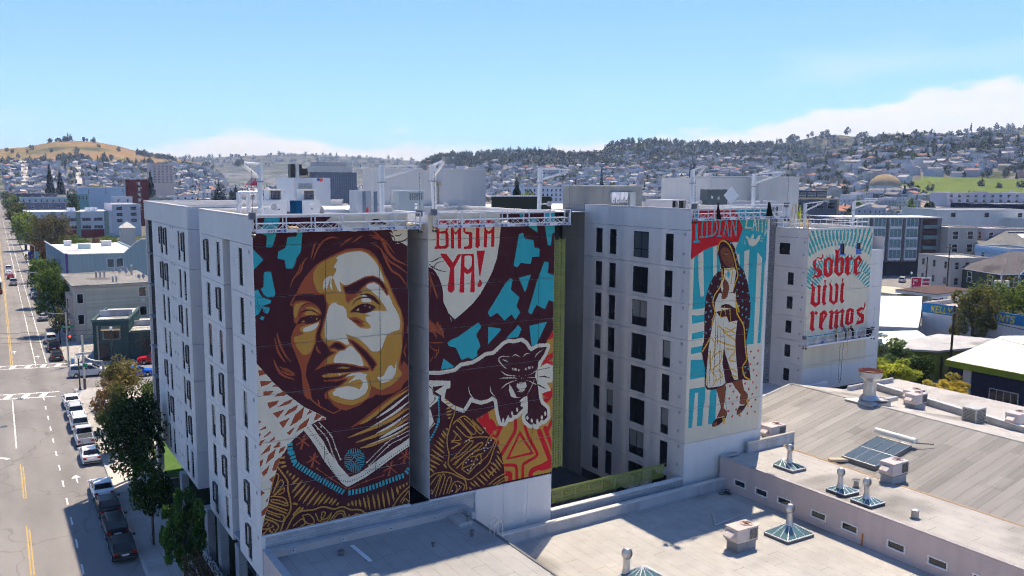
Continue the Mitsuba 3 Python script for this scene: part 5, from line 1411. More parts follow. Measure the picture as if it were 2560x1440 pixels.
ac_unit(82.6, 51.0, gz(82)-.1, 'air conditioner half hidden behind another one at the alley parapet', 0)
ac_unit(82.9, 40.6, gz(82)-.1, 'air conditioner cut by the right edge of the picture at the alley parapet', 0)
k = thing('condenser', 'boxy condenser with dark louvred sides between two air conditioners at the alley parapet', 'condenser'); z = gz(80.5)
put('casing', MB((.42, .41, .38)).box((79.6, 42.7, z+.2), (81.3, 44.1, z+1.5)).box((79.55, 42.65, z+1.5), (81.35, 44.15, z+1.56)).out('gloss'), k)
lv = MB((.06, .06, .055)); [lv.box((79.57, 42.8, z+.3+i*.14), (79.6, 44.0, z+.38+i*.14)) for i in range(8)]; [lv.box((79.7, 42.67, z+.3+i*.14), (81.2, 42.7, z+.38+i*.14)) for i in range(8)]; put('louvre', lv.out('gloss'), k)
put('skid', MB((.1, .1, .1)).box((79.5, 42.6, z), (81.4, 42.75, z+.2)).box((79.5, 44.05, z), (81.4, 44.2, z+.2)).out('gloss'), k)
def turbine(x, y, z, label, s=1.0, neck=.95):
    k = thing('turbine_vent', label, 'vent', 'spinning turbine vents on the roofs'); C = (.55, .54, .53)
    put('neck', MB(C).lathe((x, y, z), [(.30*s, 0), (.2*s, .35*s), (.19*s, neck)]).out('metal'), k)
    m = MB(C); b = z+neck; n = 16
    for i in range(n):
        a, a2 = i*2*math.pi/n, (i+1.35)*2*math.pi/n; P = []
        for u in np.linspace(-1, 1, 6):
            r = .31*s*math.sqrt(max(1-(u*.78)**2, .05)); P.append((u, r))
        vv = []
        for u, r in P: vv += [(x+r*math.cos(a), y+r*math.sin(a), b+.28*s+u*.27*s), (x+r*.86*math.cos(a2), y+r*.86*math.sin(a2), b+.28*s+u*.27*s)]
        m.add(vv, [[2*q, 2*q+1, 2*q+3, 2*q+2] for q in range(5)])
    m.lathe((x, y, b+.53*s), [(.2*s, 0), (.15*s, .06), (0, .09)]).lathe((x, y, b), [(.19*s, -.02), (.22*s, .03), (.2*s, .05)])
    put('turbine', m.out('metal'), k); return k
def skylight(poly, apex, label, kind='pyramid', curb=.25):
    """poly: four base corners (x, y, z); apex one or two ridge points"""
    k = thing('skylight', label, 'skylight', 'glazed roof skylights'); P = [np.array(p, float) for p in poly]; A = [np.array(p, float) for p in apex]
    put('curb', MB((.17, .17, .17)).add([*P, *[p+[0, 0, curb] for p in P]], [[0, 1, 5, 4], [1, 2, 6, 5], [2, 3, 7, 6], [3, 0, 4, 7]]).out('roofing'), k)
    Q = [p+[0, 0, curb] for p in P]; fr = MB((.72, .72, .72))
    faces = [(Q[0], Q[1], A[0], A[0]), (Q[1], Q[2], A[-1], A[0]), (Q[2], Q[3], A[-1], A[-1]), (Q[3], Q[0], A[0], A[-1])]
    for a, b, c, d in faces:
        n = 3
        for i in range(n):
            t0, t1 = i/n, (i+1)/n; q = [a+(b-a)*t0, a+(b-a)*t1, d+(c-d)*t1, d+(c-d)*t0]
            put('pane', MB().quad(*q).out('skyglass'), k)
            fr.rod(q[0]+[0, 0, .02], q[3]+[0, 0, .02] if np.linalg.norm(q[3]-q[0]) > .05 else q[0]+[0, 0, .1], .03)
        fr.rod(b+[0, 0, .02], c+[0, 0, .02], .035); fr.rod(a, b, .04)
    if len(A) > 1: fr.rod(A[0], A[1], .05)
    put('bars', fr.out('gloss'), k); return k
skylight([(48.3, 40.9, 2.85), (48.4, 38.8, 2.85), (51.2, 38.7, 2.85), (51.1, 40.8, 2.85)], [(49.75, 39.8, 3.95)], 'teal glass pyramid skylight with a turbine vent on the middle flat roof'); turbine(49.75, 39.8, 3.7, 'turbine vent rising from the glass pyramid on the middle roof', 1.1, 1.0)
skylight([(55.3, 46.2, 5.3), (55.3, 44.2, 5.3), (56.9, 44.1, 5.3), (56.9, 46.1, 5.3)], [(56.1, 45.9, 5.95), (56.1, 44.4, 5.95)], 'ridged skylight nearest the painted figure wall on the pink roof'); turbine(56.1, 45.2, 5.85, 'turbine vent on the skylight nearest the painted figure wall')
skylight([(54.3, 40.2, 5.3), (54.3, 38.5, 5.3), (55.9, 38.4, 5.3), (55.9, 40.1, 5.3)], [(55.1, 39.3, 5.95)], 'left one of two close skylights at the pink wall edge'); turbine(54.8, 39.3, 5.8, 'left one of the two close turbine vents above the pink wall')
skylight([(54.0, 37.8, 5.3), (54.0, 36.1, 5.3), (55.6, 36.0, 5.3), (55.6, 37.7, 5.3)], [(54.8, 36.9, 5.95)], 'right one of two close skylights at the pink wall edge'); turbine(54.6, 36.9, 5.8, 'right one of the two close turbine vents above the pink wall')
skylight([(34.6, 41.2, 2.85), (34.6, 39.3, 2.85), (37.0, 39.2, 2.85), (37.0, 41.1, 2.85)], [(35.8, 40.2, 3.8)], 'glass skylight cut by the bottom edge of the picture'); turbine(35.1, 41.0, 3.1, 'large turbine vent at the bottom edge of the picture', 1.2, 1.1)
k = thing('roof_vent', 'short capped round vent alone on the pale pink roof', 'vent'); put('pipe', MB((.33, .33, .34)).lathe((55.4, 33.5, 5.3), [(.26, 0), (.25, .55)]).lathe((55.4, 33.5, 5.3), [(.38, .62), (.36, .55), (.1, .58), (.38, .62), (0, .7)]).out('metal'), k)
k = thing('roof_vent', 'small capped vent behind the two close turbine vents', 'vent'); put('pipe', MB((.33, .33, .34)).lathe((57.2, 39.6, 5.3), [(.2, 0), (.2, .5)]).lathe((57.2, 39.6, 5.3), [(.3, .56), (.28, .5), (.1, .52)]).out('metal'), k)
k = thing('solar_collector', 'tilted solar water heater with dark glass panels and a white tank on the grey-brown roof', 'solar panel'); M = np.eye(4)
def gp_(x, y, dz): return (x, y, gz(x)+dz)
for i in range(3):
    for j in range(2):
        y0 = 41.2+i*1.05; x0 = 61.9+j*2.4; put('panel', MB((.1, .14, .2)).add([gp_(x0, y0, .35), gp_(x0+2.3, y0, .42), gp_(x0+2.3, y0+.98, .42), gp_(x0, y0+.98, .35)], [[0, 1, 2, 3]]).out('mirror'), k)
fr = MB((.5, .5, .5))
for y in (41.15, 42.22, 43.27, 44.32): fr.path([gp_(61.85, y, .37), gp_(66.75, y, .44)], .04)
for x in (61.85, 64.25, 66.75): fr.path([gp_(x, 41.15, .4), gp_(x, 44.3, .4)], .04)
put('frame', fr.out('metal'), k); put('base', MB((.12, .12, .12)).add([gp_(61.8, 41.1, .32), gp_(66.8, 41.1, .38), gp_(66.8, 44.4, .38), gp_(61.8, 44.4, .32), gp_(61.8, 41.1, 0), gp_(66.8, 41.1, 0), gp_(66.8, 44.4, 0), gp_(61.8, 44.4, 0)], [[0, 1, 2, 3], [4, 5, 1, 0], [5, 6, 2, 1], [7, 4, 0, 3]]).out('gloss'), k)
put('tank', MB((.72, .69, .62)).rod(gp_(67.2, 41.0, .65), gp_(67.2, 44.9, .65), .25, sides=14).out('gloss'), k); put('pipe', MB((.15, .15, .15)).path([gp_(67.2, 41.0, .5), gp_(68.2, 40.0, .3)], .06).out('gloss'), k)
k = thing('roof_plank', 'tan plank lying at the edge of the grey-brown roof', 'plank'); put('board', MB((.55, .43, .30)).box((0, -.25, 0), (2.2, .25, .22), M=rz(60.6, 44.7, -.55, 5.3)).out('paint'), k)
k = thing('vent_stack', 'big sheet metal vent stack with a rusty red rim on a wide square base', 'vent stack'); z = 6.9; x, y = 73.9, 50.3
put('base', MB((.45, .46, .47)).box((72.5, 48.9, 6.5), (75.4, 52.0, 7.55)).add([(72.4, 48.8, 7.55), (75.5, 48.8, 7.55), (75.5, 52.1, 7.55), (72.4, 52.1, 7.55), (73.2, 49.6, 7.75), (74.7, 49.6, 7.75), (74.7, 51.2, 7.75), (73.2, 51.2, 7.75)], [[0, 1, 5, 4], [1, 2, 6, 5], [2, 3, 7, 6], [3, 0, 4, 7], [4, 5, 6, 7]]).out('metal'), k)
put('pipe', MB((.52, .52, .52)).lathe((x, y, 7.7), [(.62, 0), (.62, 2.5)], n=20).lathe((x, y, 7.7), [(1.0, .05), (.62, .5)], n=20).out('metal'), k)
put('rim', MB((.55, .54, .53)).lathe((x, y, 9.6), [(.62, 0), (1.1, .45), (1.1, .95)], n=22).out('metal'), k); put('rusty_rim', MB((.33, .17, .13)).lathe((x, y, 10.55), [(.95, .06), (.9, -.2), (0, -.3)], n=22).lathe((x, y, 10.55), [(1.13, 0), (1.13, .08), (.95, .08)], (.11, .04, .035), 22).out('paint'), k)
put('flap', MB((.5, .5, .5)).lathe((x+.5, y-.9, 7.8), [(.8, .06), (.8, 0), (0, 0)], n=18).box((74.8, 48.9, 7.5), (76.6, 49.3, 7.9)).out('metal'), k)

# ------------------------------------------------------------------ gear on the roof of the mural building
k = thing('generator', 'tall grey generator housing with a small blue and red emblem on the portrait wing roof', 'generator')
put('housing', MB((.47, .49, .53)).box((18.6, 57.5, 26.75), (21.2, 61.5, 29.1)).out('gloss'), k); put('skid', MB((.03, .03, .035)).box((18.7, 57.6, 26.1), (21.1, 61.4, 26.75)).out('gloss'), k)
lv = MB((.25, .27, .3)); [lv.box((18.9, 57.45, 28.2+i*.09), (19.85, 57.5, 28.26+i*.09)) for i in range(6)]; put('louvre', lv.out('gloss'), k)
put('door', MB((.44, .46, .5)).box((18.65, 57.46, 26.9), (19.25, 57.5, 28.0)).box((19.28, 57.46, 26.9), (19.9, 57.5, 28.0)).out('gloss'), k)
put('emblem', MB((.02, .02, .25)).add([(20.2, 57.46, 28.9), (20.4, 57.46, 28.9), (20.44, 57.46, 29.05), (20.24, 57.46, 29.05)], [[0, 1, 2, 3]]).add([(20.42, 57.46, 28.85), (20.62, 57.46, 28.85), (20.66, 57.46, 29.05), (20.46, 57.46, 29.05)], [[0, 1, 2, 3]], (.7, .06, .05)).out('gloss'), k)
k = thing('exhaust_fan', 'black exhaust muffler cluster on top of the generator', 'exhaust'); m = MB((.02, .02, .022)).box((19.3, 59, 29.3), (20.1, 60, 29.75)).box((19.55, 59.2, 29.75), (19.75, 59.5, 30.05)); [m.rod((19.2+.15*i, 58.8, 29.1), (19.2+.17*i, 59.2, 29.5), .06) for i in range(7)]; put('muffler', m.out('gloss'), k)
k = thing('exhaust_pipe', 'black square duct standing at the left of the generator', 'duct'); put('duct', MB((.02, .02, .022)).box((18.55, 58, 29.1), (18.85, 58.6, 30.05)).out('gloss'), k); put('flue', MB((.5, .5, .48)).box((18.9, 58, 29.1), (19.15, 58.6, 30.0)).out('metal'), k)
for x, l in ((15.75, 'air handler with a meshed hood nearest the left davit post'), (17.95, 'air handler with a meshed hood beside the blue tarpaulin')):
    k = thing('air_handler', l, 'air handler', 'air handlers with meshed hoods'); put('casing', MB((.55, .56, .57)).box((x, 54, 26.1), (x+1.2, 55.4, 27.65)).out('gloss'), k)
    put('hood', MB((.58, .58, .58)).box((x+.15, 54.3, 27.65), (x+1.05, 55.4, 28.3)).box((x+.1, 54.0, 28.3), (x+1.1, 55.4, 28.34)).out('gloss'), k)
    put('opening', MB((.02, .03, .07)).box((x+.27, 54.27, 27.7), (x+.9, 54.3, 28.23)).out('gloss'), k)
    g = MB((.2, .2, .22)); [g.rod((x+.27+i*.09, 54.25, 27.7), (x+.27+i*.09, 54.25, 28.23), .012, sides=4) for i in range(8)]; [g.rod((x+.27, 54.25, 27.72+i*.09), (x+.9, 54.25, 27.72+i*.09), .012, sides=4) for i in range(6)]; put('mesh', g.out('gloss'), k)
    put('nameplate', MB((.8, .8, .82)).box((x+.5, 53.98, 27.35), (x+.8, 54, 27.42)).out('paint'), k); put('handle', MB((.03, .03, .03)).box((x+.6, 53.96, 27.05), (x+.75, 54, 27.09)).out('gloss'), k)
k = thing('tarpaulin', 'deep blue tarpaulin draped at the end of an air handler', 'tarpaulin'); put('sheet', MB((.015, .07, .16)).box((17.55, 53.9, 26.2), (17.93, 55.2, 27.6)).out('stucco'), k)
k = thing('roof_duct', 'shiny sheet metal duct bending down to the roof in front of the penthouse', 'duct'); put('duct', MB((.55, .56, .57)).rod((20.2, 56.5, 26.75), (23.0, 56.5, 26.75), .42, sides=14).rod((23.0, 56.5, 26.75), (23.5, 56.5, 26.2), .42, sides=14).out('metal'), k)
k = thing('roof_pipes', 'white insulated pipes in a bent rack behind the left davit', 'pipes'); m = MB((.66, .66, .66))
for dy in (0, .35): m.path([(14.5, 56+dy, 26.1), (14.5, 56+dy, 28.1), (15.7, 56+dy, 28.1), (15.7, 56+dy, 27.4)], .12, sides=10); m.rod((15.1, 56+dy, 26.1), (15.1, 56+dy, 28.0), .1, sides=10)
put('pipe', m.out('gloss'), k)
for (a, b, l) in (((22.0, 54.5, 26.1), (23.2, 56, 28.25), 'steel blue switch cabinet with open doors near the second davit'),): 
    k = thing('switch_cabinet', l, 'cabinet'); put('casing', MB((.33, .37, .42)).box(a, (a[0]+.35, b[1], b[2])).box((a[0]+.35, a[1]+.5, a[2]), b).out('gloss'), k); put('doors', MB((.10, .14, .20)).box((a[0]+.36, a[1], a[2]+.05), (a[0]+.6, a[1]+.05, b[2]-.05)).box((a[0]+1.2, a[1], a[2]+.05), (a[0]+1.45, a[1]+.05, b[2]-.05)).out('gloss'), k)
k = thing('switch_cabinet', 'grey-blue electric cabinet with vent slots in front of the penthouse wall', 'cabinet'); put('casing', MB((.23, .28, .32)).box((26.9, 58.5, 26.1), (29.0, 59.5, 28.15)).box((26.85, 58.45, 28.15), (29.05, 59.55, 28.2), (.45, .5, .55)).out('gloss'), k)
lv = MB((.1, .12, .14)); [lv.box((27.8+i*.19, 58.47, 27.5), (27.9+i*.19, 58.5, 28.0)) for i in range(6)]; put('slots', lv.out('gloss'), k); put('notice', MB((.8, .8, .8)).box((28.2, 58.46, 27.1), (28.42, 58.5, 27.25)).box((28.2, 58.46, 26.8), (28.42, 58.5, 27.0)).out('paint'), k)
k = thing('wall_lamp', 'wall lamp on a conduit on the penthouse', 'lamp'); put('conduit', MB((.25, .22, .2)).rod((33.3, 64.4, 26.1), (33.3, 64.4, 28.6), .06).out('gloss'), k); put('lamp', MB((.3, .26, .2)).box((33.15, 64.2, 28.55), (33.45, 64.5, 28.85)).out('gloss'), k)
k = thing('fire_extinguisher', 'red fire extinguisher between the open cabinet doors', 'fire extinguisher'); put('bottle', MB((.55, .02, .02)).lathe((22.75, 54.6, 26.6), [(0, 0), (.08, .0), (.08, .4), (.03, .48), (.03, .52)]).out('gloss'), k)
k = thing('inverter_rack', 'row of white inverters mounted on the concrete stair tower', 'inverters')
for i in range(4): put('inverter', MB((.74, .74, .75)).box((52.1+i*.52, 64.35, 27.35), (52.55+i*.52, 64.66, 27.95)).box((52.18+i*.52, 64.4, 26.95), (52.5+i*.52, 64.66, 27.35)).box((52.25+i*.52, 64.38, 27.05), (52.42+i*.52, 64.4, 27.2), (.15, .15, .2)).out('gloss'), k)
put('cabinet', MB((.38, .41, .41)).box((54.25, 64.2, 26.1), (54.95, 64.66, 27.95)).out('gloss'), k); m = MB((.7, .7, .7)); [m.rod((52.2+i*.3, 64.6, 26.1), (52.2+i*.3, 64.6, 26.95), .02, sides=4) for i in range(8)]; put('conduits', m.out('paint'), k)
k = thing('rooftop_unit', 'grey rooftop unit with two open dark bays on the wing with the cloaked figure', 'air handler'); put('casing', MB((.42, .41, .42)).box((53.4, 58.5, 26.1), (54.5, 61, 27.35)).box((54.5, 58.9, 26.1), (56.4, 61, 27.35)).box((54.5, 58.5, 27.25), (56.4, 58.9, 27.35)).box((55.2, 58.5, 26.1), (55.3, 58.9, 27.3)).box((56.2, 58.5, 26.1), (56.4, 58.9, 27.3)).out('gloss'), k); put('bay', MB((.01, .01, .01)).box((54.5, 58.85, 26.3), (56.2, 58.9, 27.25)).out('gloss'), k)
k = thing('switch_cabinet', 'dark cabinet pair with white notices before the tall penthouse', 'cabinet'); put('casing', MB((.07, .09, .10)).box((67.6, 67, 26.1), (70.6, 68.2, 28.2)).out('gloss'), k); put('notice', MB((.75, .75, .75)).box((68.1, 66.96, 27.2), (68.3, 67, 27.5)).box((69.1, 66.96, 27.1), (69.3, 67, 27.4)).out('paint'), k)
k = thing('diamond_sign', 'white diamond-shaped board on a post on the roof', 'sign'); put('board', MB((.70, .72, .74)).prism([(-.8, 0), (0, -.9), (.8, 0), (0, .9)], 0, .05, M=frame((64.8, 61.0, 27.65), (.9, -.43, 0), (-.43, -.9, 0))).out('paint'), k); put('post', MB((.5, .5, .5)).rod((64.8, 61.05, 25.5), (64.8, 61.05, 27.6), .05).out('metal'), k)
# ------------------------------------------------------------------ davits and hanging stages
STEEL = (.62, .63, .64)
def davit(x, y, z0, z1, ex, ey, ez, label, lean=0):
    k = thing('davit', label, 'davit', 'white davit cranes on the roof edge')
    put('post', MB(STEEL).rod((x, y, z0), (x+lean, y, z1-.6), .16, sides=12).rod((x+lean, y, z1-1.1), (x+lean, y, z1), .2, sides=12).lathe((x+lean, y, z1-1.15), [(.3, 0), (.3, .07)], (.25, .25, .27), 12).box((x-.35, y-.35, z0-.1), (x+.35, y+.35, z0+.05)).out('gloss'), k)
    a = np.array([x+lean, y, z1-.9]); e = np.array([ex, ey, ez]); top = np.array([x+lean, y, z1-.05])
    put('arm', MB(STEEL).rod(a, e-(e-a)*.15, .09, sides=6).rod(top, e, .07, sides=6).rod(a+(e-a)*.6, top+(e-top)*.6, .05).out('gloss'), k)
    d = (e-top)/np.linalg.norm(e-top)
    put('head', MB((.35, .34, .32)).box(tuple(e-[.18, .18, .13]), tuple(e+[.22, .18, .16])).out('gloss'), k); put('sheave', MB((.25, .25, .25)).rod(e+[.25*d[0]-.0, .25*d[1]-.06, -.1], e+[.25*d[0], .25*d[1]+.06, -.1], .17, sides=12).out('gloss'), k)
    put('crank', MB(STEEL).rod((x, y-.2, z0+.9), (x+.75, y-.2, z0+.9), .05).rod((x+.75, y-.28, z0+.9), (x+.75, y-.2, z0+.9), .2, (.4, .4, .4), 12).out('gloss'), k)
    return k
davit(14.7, 52.0, 26.4, 29.95, 13.0, 50.0, 29.95, 'davit at the left end of the portrait wing, arm towards the street')
davit(22.7, 52.0, 26.4, 29.95, 24.7, 50.2, 29.9, 'davit in the middle with its arm to the right')
davit(26.6, 52.0, 26.4, 30.05, 26.2, 49.6, 30.35, 'leaning davit whose arm points up over the words', -.15)
davit(35.2, 52.0, 26.4, 29.95, 37.2, 50.6, 29.8, 'davit above the green perforated screen', .1)
davit(50.6, 52.0, 26.4, 30.0, 50.3, 50.0, 30.4, 'davit at the left corner above the word INDIAN')
davit(58.0, 52.0, 26.4, 29.75, 60.6, 50.6, 29.9, 'davit at the right above the word LAND')
davit(82.0, 65.6, 23.4, 26.6, 83.6, 64.0, 26.9, 'davit beside the two roof workers')
davit(91.0, 65.6, 23.4, 26.8, 94.5, 64.6, 26.9, 'davit at the right end of the far wing')
def stage(x0, x1, y, z0, h, label, bays, words=True, dirt=(.60, .61, .64)):
    """aluminium suspended platform: toe boards, truss sides, posts and rails"""
    k = thing('hanging_stage', label, 'suspended platform'); yb = y+.7; n = bays; w = (x1-x0)/n; zt = z0+h
    put('deck', MB((.4, .4, .42)).box((x0, y+.04, z0+.04), (x1, yb, z0+.1)).out('metal'), k)
    put('toe_board', MB(dirt).box((x0, y-.02, z0), (x1, y+.03, z0+.2)).box((x0, yb, z0), (x1, yb+.05, z0+.2)).out('gloss'), k)
    tr = MB(dirt)
    for q in (y, yb):
        tr.rod((x0, q, z0+.55), (x1, q, z0+.55), .03); tr.rod((x0, q, zt), (x1, q, zt), .03)
        m_ = int((x1-x0)/.42)
        for i in range(m_):
            a, b = x0+(x1-x0)*i/m_, x0+(x1-x0)*(i+1)/m_
            tr.rod((a, q, z0+(.2 if i % 2 else .55)), (b, q, z0+(.55 if i % 2 else .2)), .017, sides=4)
    put('truss', tr.out('gloss'), k)
    for i in range(n+1):
        x = x0+i*w; put('post', MB(dirt).box((x-.035, y-.035, z0), (x+.035, y+.035, zt+.02)).box((x-.03, yb-.03, z0), (x+.03, yb+.03, zt)).out('gloss'), k)
    for x in (x0-.12, x1+.12):
        put('hoist', MB((.10, .11, .14)).box((x-.2, y+.15, zt-.25), (x+.12, y+.5, zt+.15)).rod((x, y+.3, z0+.1), (x, y+.3, zt-.2), .05, (.5, .5, .52)).out('gloss'), k)
        put('caster', MB((.03, .03, .03)).rod((x-.02, y+.1, z0-.16), (x+.04, y+.1, z0-.16), .11, sides=10).rod((x-.02, y+.5, z0-.16), (x+.04, y+.5, z0-.16), .11, sides=10).rod((x, y+.1, z0-.1), (x, y+.1, z0+.1), .03).rod((x, y+.5, z0-.1), (x, y+.5, z0+.1), .03).out('gloss'), k)
        put('rope', MB((.06, .06, .06)).rod((x, y+.3, zt), (x, y+.3, zt+2.6), .015, sides=4).out('gloss'), k)
    if words:
        t = meshkit.text_mesh('SKYCLIMBER', .13, .006, True)
        for i in range(n):
            M = frame((x0+(i+.35)*w, y-.02, z0+.035), (1, 0, 0), (0, -1, 0)); tv = np.array(t.vertices)*[.85, 1, 1]; put('lettering', MB((.02, .025, .06)).add(tv@M[:3, :3].T+M[:3, 3], t.faces).out('paint'), k)
            put('sticker', MB((.10, .13, .32)).box((x0+(i+.72)*w, y-.026, z0+.03), (x0+(i+.72)*w+.45, y-.02, z0+.17)).box((x0+(i+.72)*w+.12, y-.03, z0+.06), (x0+(i+.72)*w+.33, y-.026, z0+.14), (.5, .53, .65)).out('paint'), k)
    return k
stage(13.75, 24.3, 49.55, 25.85, 1.05, 'long white hanging stage across the top of the portrait', 6)
stage(25.6, 36.3, 49.55, 25.85, 1.1, 'long white hanging stage above the words BASTA YA', 6)
stage(49.0, 59.8, 49.55, 25.9, 1.2, 'hanging stage above the words INDIAN LAND', 6)
S4 = stage(80.2, 92.7, 62.9, 10.1, 1.15, 'hanging stage with painters below the red black-letter words', 7, False)
k = thing('safety_rope', 'looped grey rope hanging below the painters', 'rope'); P = [(86.0, 62.8, 10.1), (86.0, 62.8, 7.0), (86.1, 62.8, 5.4), (86.3, 62.8, 5.2), (86.45, 62.8, 5.6), (86.6, 62.8, 10.1)]; put('rope', MB((.12, .11, .10)).path(P, .03).out('paint'), k)
for x, z, w, l in ((16.0, 26.06, .7, 'tan bundle of rope on the stage over the portrait'), (23.7, 26.1, .55, 'tan bag at the right end of the stage over the portrait'), (31.0, 26.08, .5, 'small pile of white rags on the stage over BASTA YA')):
    k = thing('rope_bundle', l, 'bundle'); m = trimesh.creation.icosphere(2, 1.0); vv = np.array(m.vertices)*[w*.55, .22, .16]*(.8+.4*meshkit.noise(np.array(m.vertices)*3+x)[:, None]); put('bundle', shape(vv+[x, 49.9, z], m.faces, 'paint', (.45, .33, .2) if x < 30 else (.6, .6, .58)), k)
k = thing('draped_jacket', 'black jacket hung on the rail of the stage above LAND', 'jacket'); put('cloth', MB((.012, .012, .014)).add([(57.0, 49.45, 27.35), (57.35, 49.5, 27.3), (57.6, 49.4, 26.1), (56.75, 49.4, 26.15), (57.1, 49.3, 26.6)], [[0, 1, 4, 4], [1, 2, 4, 4], [2, 3, 4, 4], [3, 0, 4, 4]]).out('stucco'), k)
k = thing('draped_jacket', 'narrow black bag hung on the rail of the stage above INDIAN', 'bag'); put('cloth', MB((.012, .012, .016)).add([(51.0, 49.45, 27.4), (51.15, 49.5, 27.3), (51.45, 49.4, 25.95), (50.85, 49.4, 26.0), (51.1, 49.28, 26.5)], [[0, 1, 4, 4], [1, 2, 4, 4], [2, 3, 4, 4], [3, 0, 4, 4]]).out('stucco'), k)
# roof-edge railing of the far wing
k = thing('roof_railing', 'white pipe railing round the roof of the far wing', 'railing'); m = MB((.70, .70, .70))
for z in (24.25, 24.75): m.path([(80.4, 69, z), (81.2, 64.7, z), (92.8, 64.7, z), (92.8, 80, z)], .035)
put('rails', m.out('gloss'), k)
for i in range(11): put('post', MB((.70, .70, .70)).rod((81.4+i*1.13, 64.7, 23.6), (81.4+i*1.13, 64.7, 24.77), .035).out('gloss'), k)
for i in range(4): put('post', MB((.70, .70, .70)).rod((81.2, 65.8+i*1.1, 23.6), (81.2, 65.8+i*1.1, 24.77), .035).out('gloss'), k)
# facade cables
for x, y0, l in ((18.0, 49.95, 'thin black hanging line down the left half of the portrait'), (21.6, 49.95, 'thin black hanging line slanting down the portrait nose'), (33.9, 49.95, 'thin black line hanging between the teal shapes')):
    k = thing('hanging_line', l, 'rope'); put('line', MB((.03, .03, .03)).path([(x, y0, 26), (x-.1, y0-.1, 15), (x-.5, y0+.2, 9)], .018, sides=4).out('paint'), k)

# ------------------------------------------------------------------ street level
SK = .0168                                  # the main street runs one degree off the building line
def sx(x, y): return x+SK*(y-80)
A15 = -.27; U15 = np.array([math.cos(A15), math.sin(A15)]); N15 = np.array([-U15[1], U15[0]]); O15 = np.array([9.6, 137.0])
def c15(a, b): return O15+U15*a+N15*b        # along and across the cross street
def strip(pts, z, mat, col=(.5, .5, .5)): 
    v, f = trimesh.creation.triangulate_polygon(Polygon(pts), engine='earcut'); return shape(np.column_stack([v, np.full(len(v), z)]), f, mat, col)
structure('road', strip([(sx(-14, -40), -40), (sx(9.3, -40), -40), (sx(9.3, 1500), 1500), (sx(-14, 1500), 1500)], .006, 'asphalt'))
structure('cross_street', strip([tuple(c15(-40, -8.2)), tuple(c15(190, -8.2)), tuple(c15(190, 7.2)), tuple(c15(-40, 7.2))], .012, 'asphalt'))
def slab(pts, z, col=(.40, .39, .37)): return MB(col).prism(pts, -.2, z).out('concrete')
structure('pavement', slab([(sx(9.3, -10), -10), (13.5, -10), (13.5, 60), (13.2, 84), (13.2, 123), tuple(c15(5.5, -9.5)), tuple(c15(60, -9.5)), tuple(c15(60, -8.0)), tuple(c15(2.5, -8.0)), (sx(9.3, 124), 124)], .13))
structure('pavement', slab([tuple(c15(1.4, 7.4)), tuple(c15(70, 7.4)), tuple(c15(70, 9.8)), tuple(c15(5.5, 9.8)), (14.6, 190), (19, 420), (sx(9.6, 420), 420), (sx(9.4, 150), 150)], .13))
structure('kerb', MB((.46, .45, .43)).prism([(sx(9.2, -10), -10), (sx(9.38, -10), -10), (sx(9.38, 123), 123), (sx(9.2, 123), 123)], -.2, .145).prism([tuple(c15(1.2, 7.3)), tuple(c15(70, 7.3)), tuple(c15(70, 7.45)), tuple(c15(1.3, 7.45))], -.2, .145).out('paint'))
structure('plaza', strip([(13.2, 84), (40, 89), (60, 100), tuple(c15(50, -9.5)), tuple(c15(5.5, -9.5)), (13.2, 123)], .10, 'concrete', (.50, .47, .42)))
structure('turf', strip([(14.2, 84.5), (24, 85), (26, 93), (19, 99), (14.2, 95)], .125, 'grass', (.085, .15, .045)))
structure('planting_bed', MB((.06, .045, .03)).prism([(12.3, 60), (13.3, 60), (13.2, 84), (12.2, 84)], .0, .16).out('paint'))
WHITE, YEL = (.66, .66, .64), (.52, .36, .13)
mk = MB(WHITE)
def dash(x, y0, y1, w=.14, col=None): mk.add([(sx(x-w/2, y0), y0, .016), (sx(x+w/2, y0), y0, .016), (sx(x+w/2, y1), y1, .016), (sx(x-w/2, y1), y1, .016)], [[0, 1, 2, 3]], col)
for y in np.arange(46, 126, 5.2): dash(5.3, y, y+1.9)
for x in (1.95, 2.2): dash(x, 148, 900, .12, YEL)
for y0, y1 in ((40, 66), (68.5, 79), (86, 97)): dash(1.98, y0, y1, .09, YEL); dash(2.18, y0, y1-1, .09, YEL)
dash(1.75, 103, 126, .13)
dash(5.25, 148, 700, .12); dash(6.75, 150, 520, .12)
def arrow(x, y, s=1):
    P = [(0, 0), (.12, 0), (.12, 1.6), (.5, 1.6), (.06, 2.6), (-.38, 1.6), (0, 1.6)]; v, f = trimesh.creation.triangulate_polygon(Polygon(P), engine='earcut'); mk.add(np.column_stack([v[:, 0]*s+x, v[:, 1]*s+y, np.full(len(v), .016)]), f)
for x, y in ((6.6, 88), (7.0, 154), (3.9, 160)): arrow(x, y)
for x, y in ((-.5, 66), (-.7, 99)):
    a = np.linspace(0, 1.4, 8); q = [(x+2.2*math.sin(t), y+1.8*math.cos(t)) for t in a]; p = [(x+1.75*math.sin(t), y+1.45*math.cos(t)) for t in a]; v, f = trimesh.creation.triangulate_polygon(Polygon(q+p[::-1]), engine='earcut'); mk.add(np.column_stack([v, np.full(len(v), .016)]), f)
for s, e in ((-9.6, -9.2), (-12.2, -11.8), (8.6, 8.9), (11.0, 11.3)):
    if s < 0: P = [tuple(c15(-22, s+.5)), tuple(c15(1.0, s+.5)), tuple(c15(1.0, e+.5)), tuple(c15(-22, e+.5))]
    else: P = [tuple(c15(-22, s-.5)), tuple(c15(1.5, s-.5)), tuple(c15(1.5, e-.5)), tuple(c15(-22, e-.5))]
    v, f = trimesh.creation.triangulate_polygon(Polygon(P), engine='earcut'); mk.add(np.column_stack([v, np.full(len(v), .018)]), f)
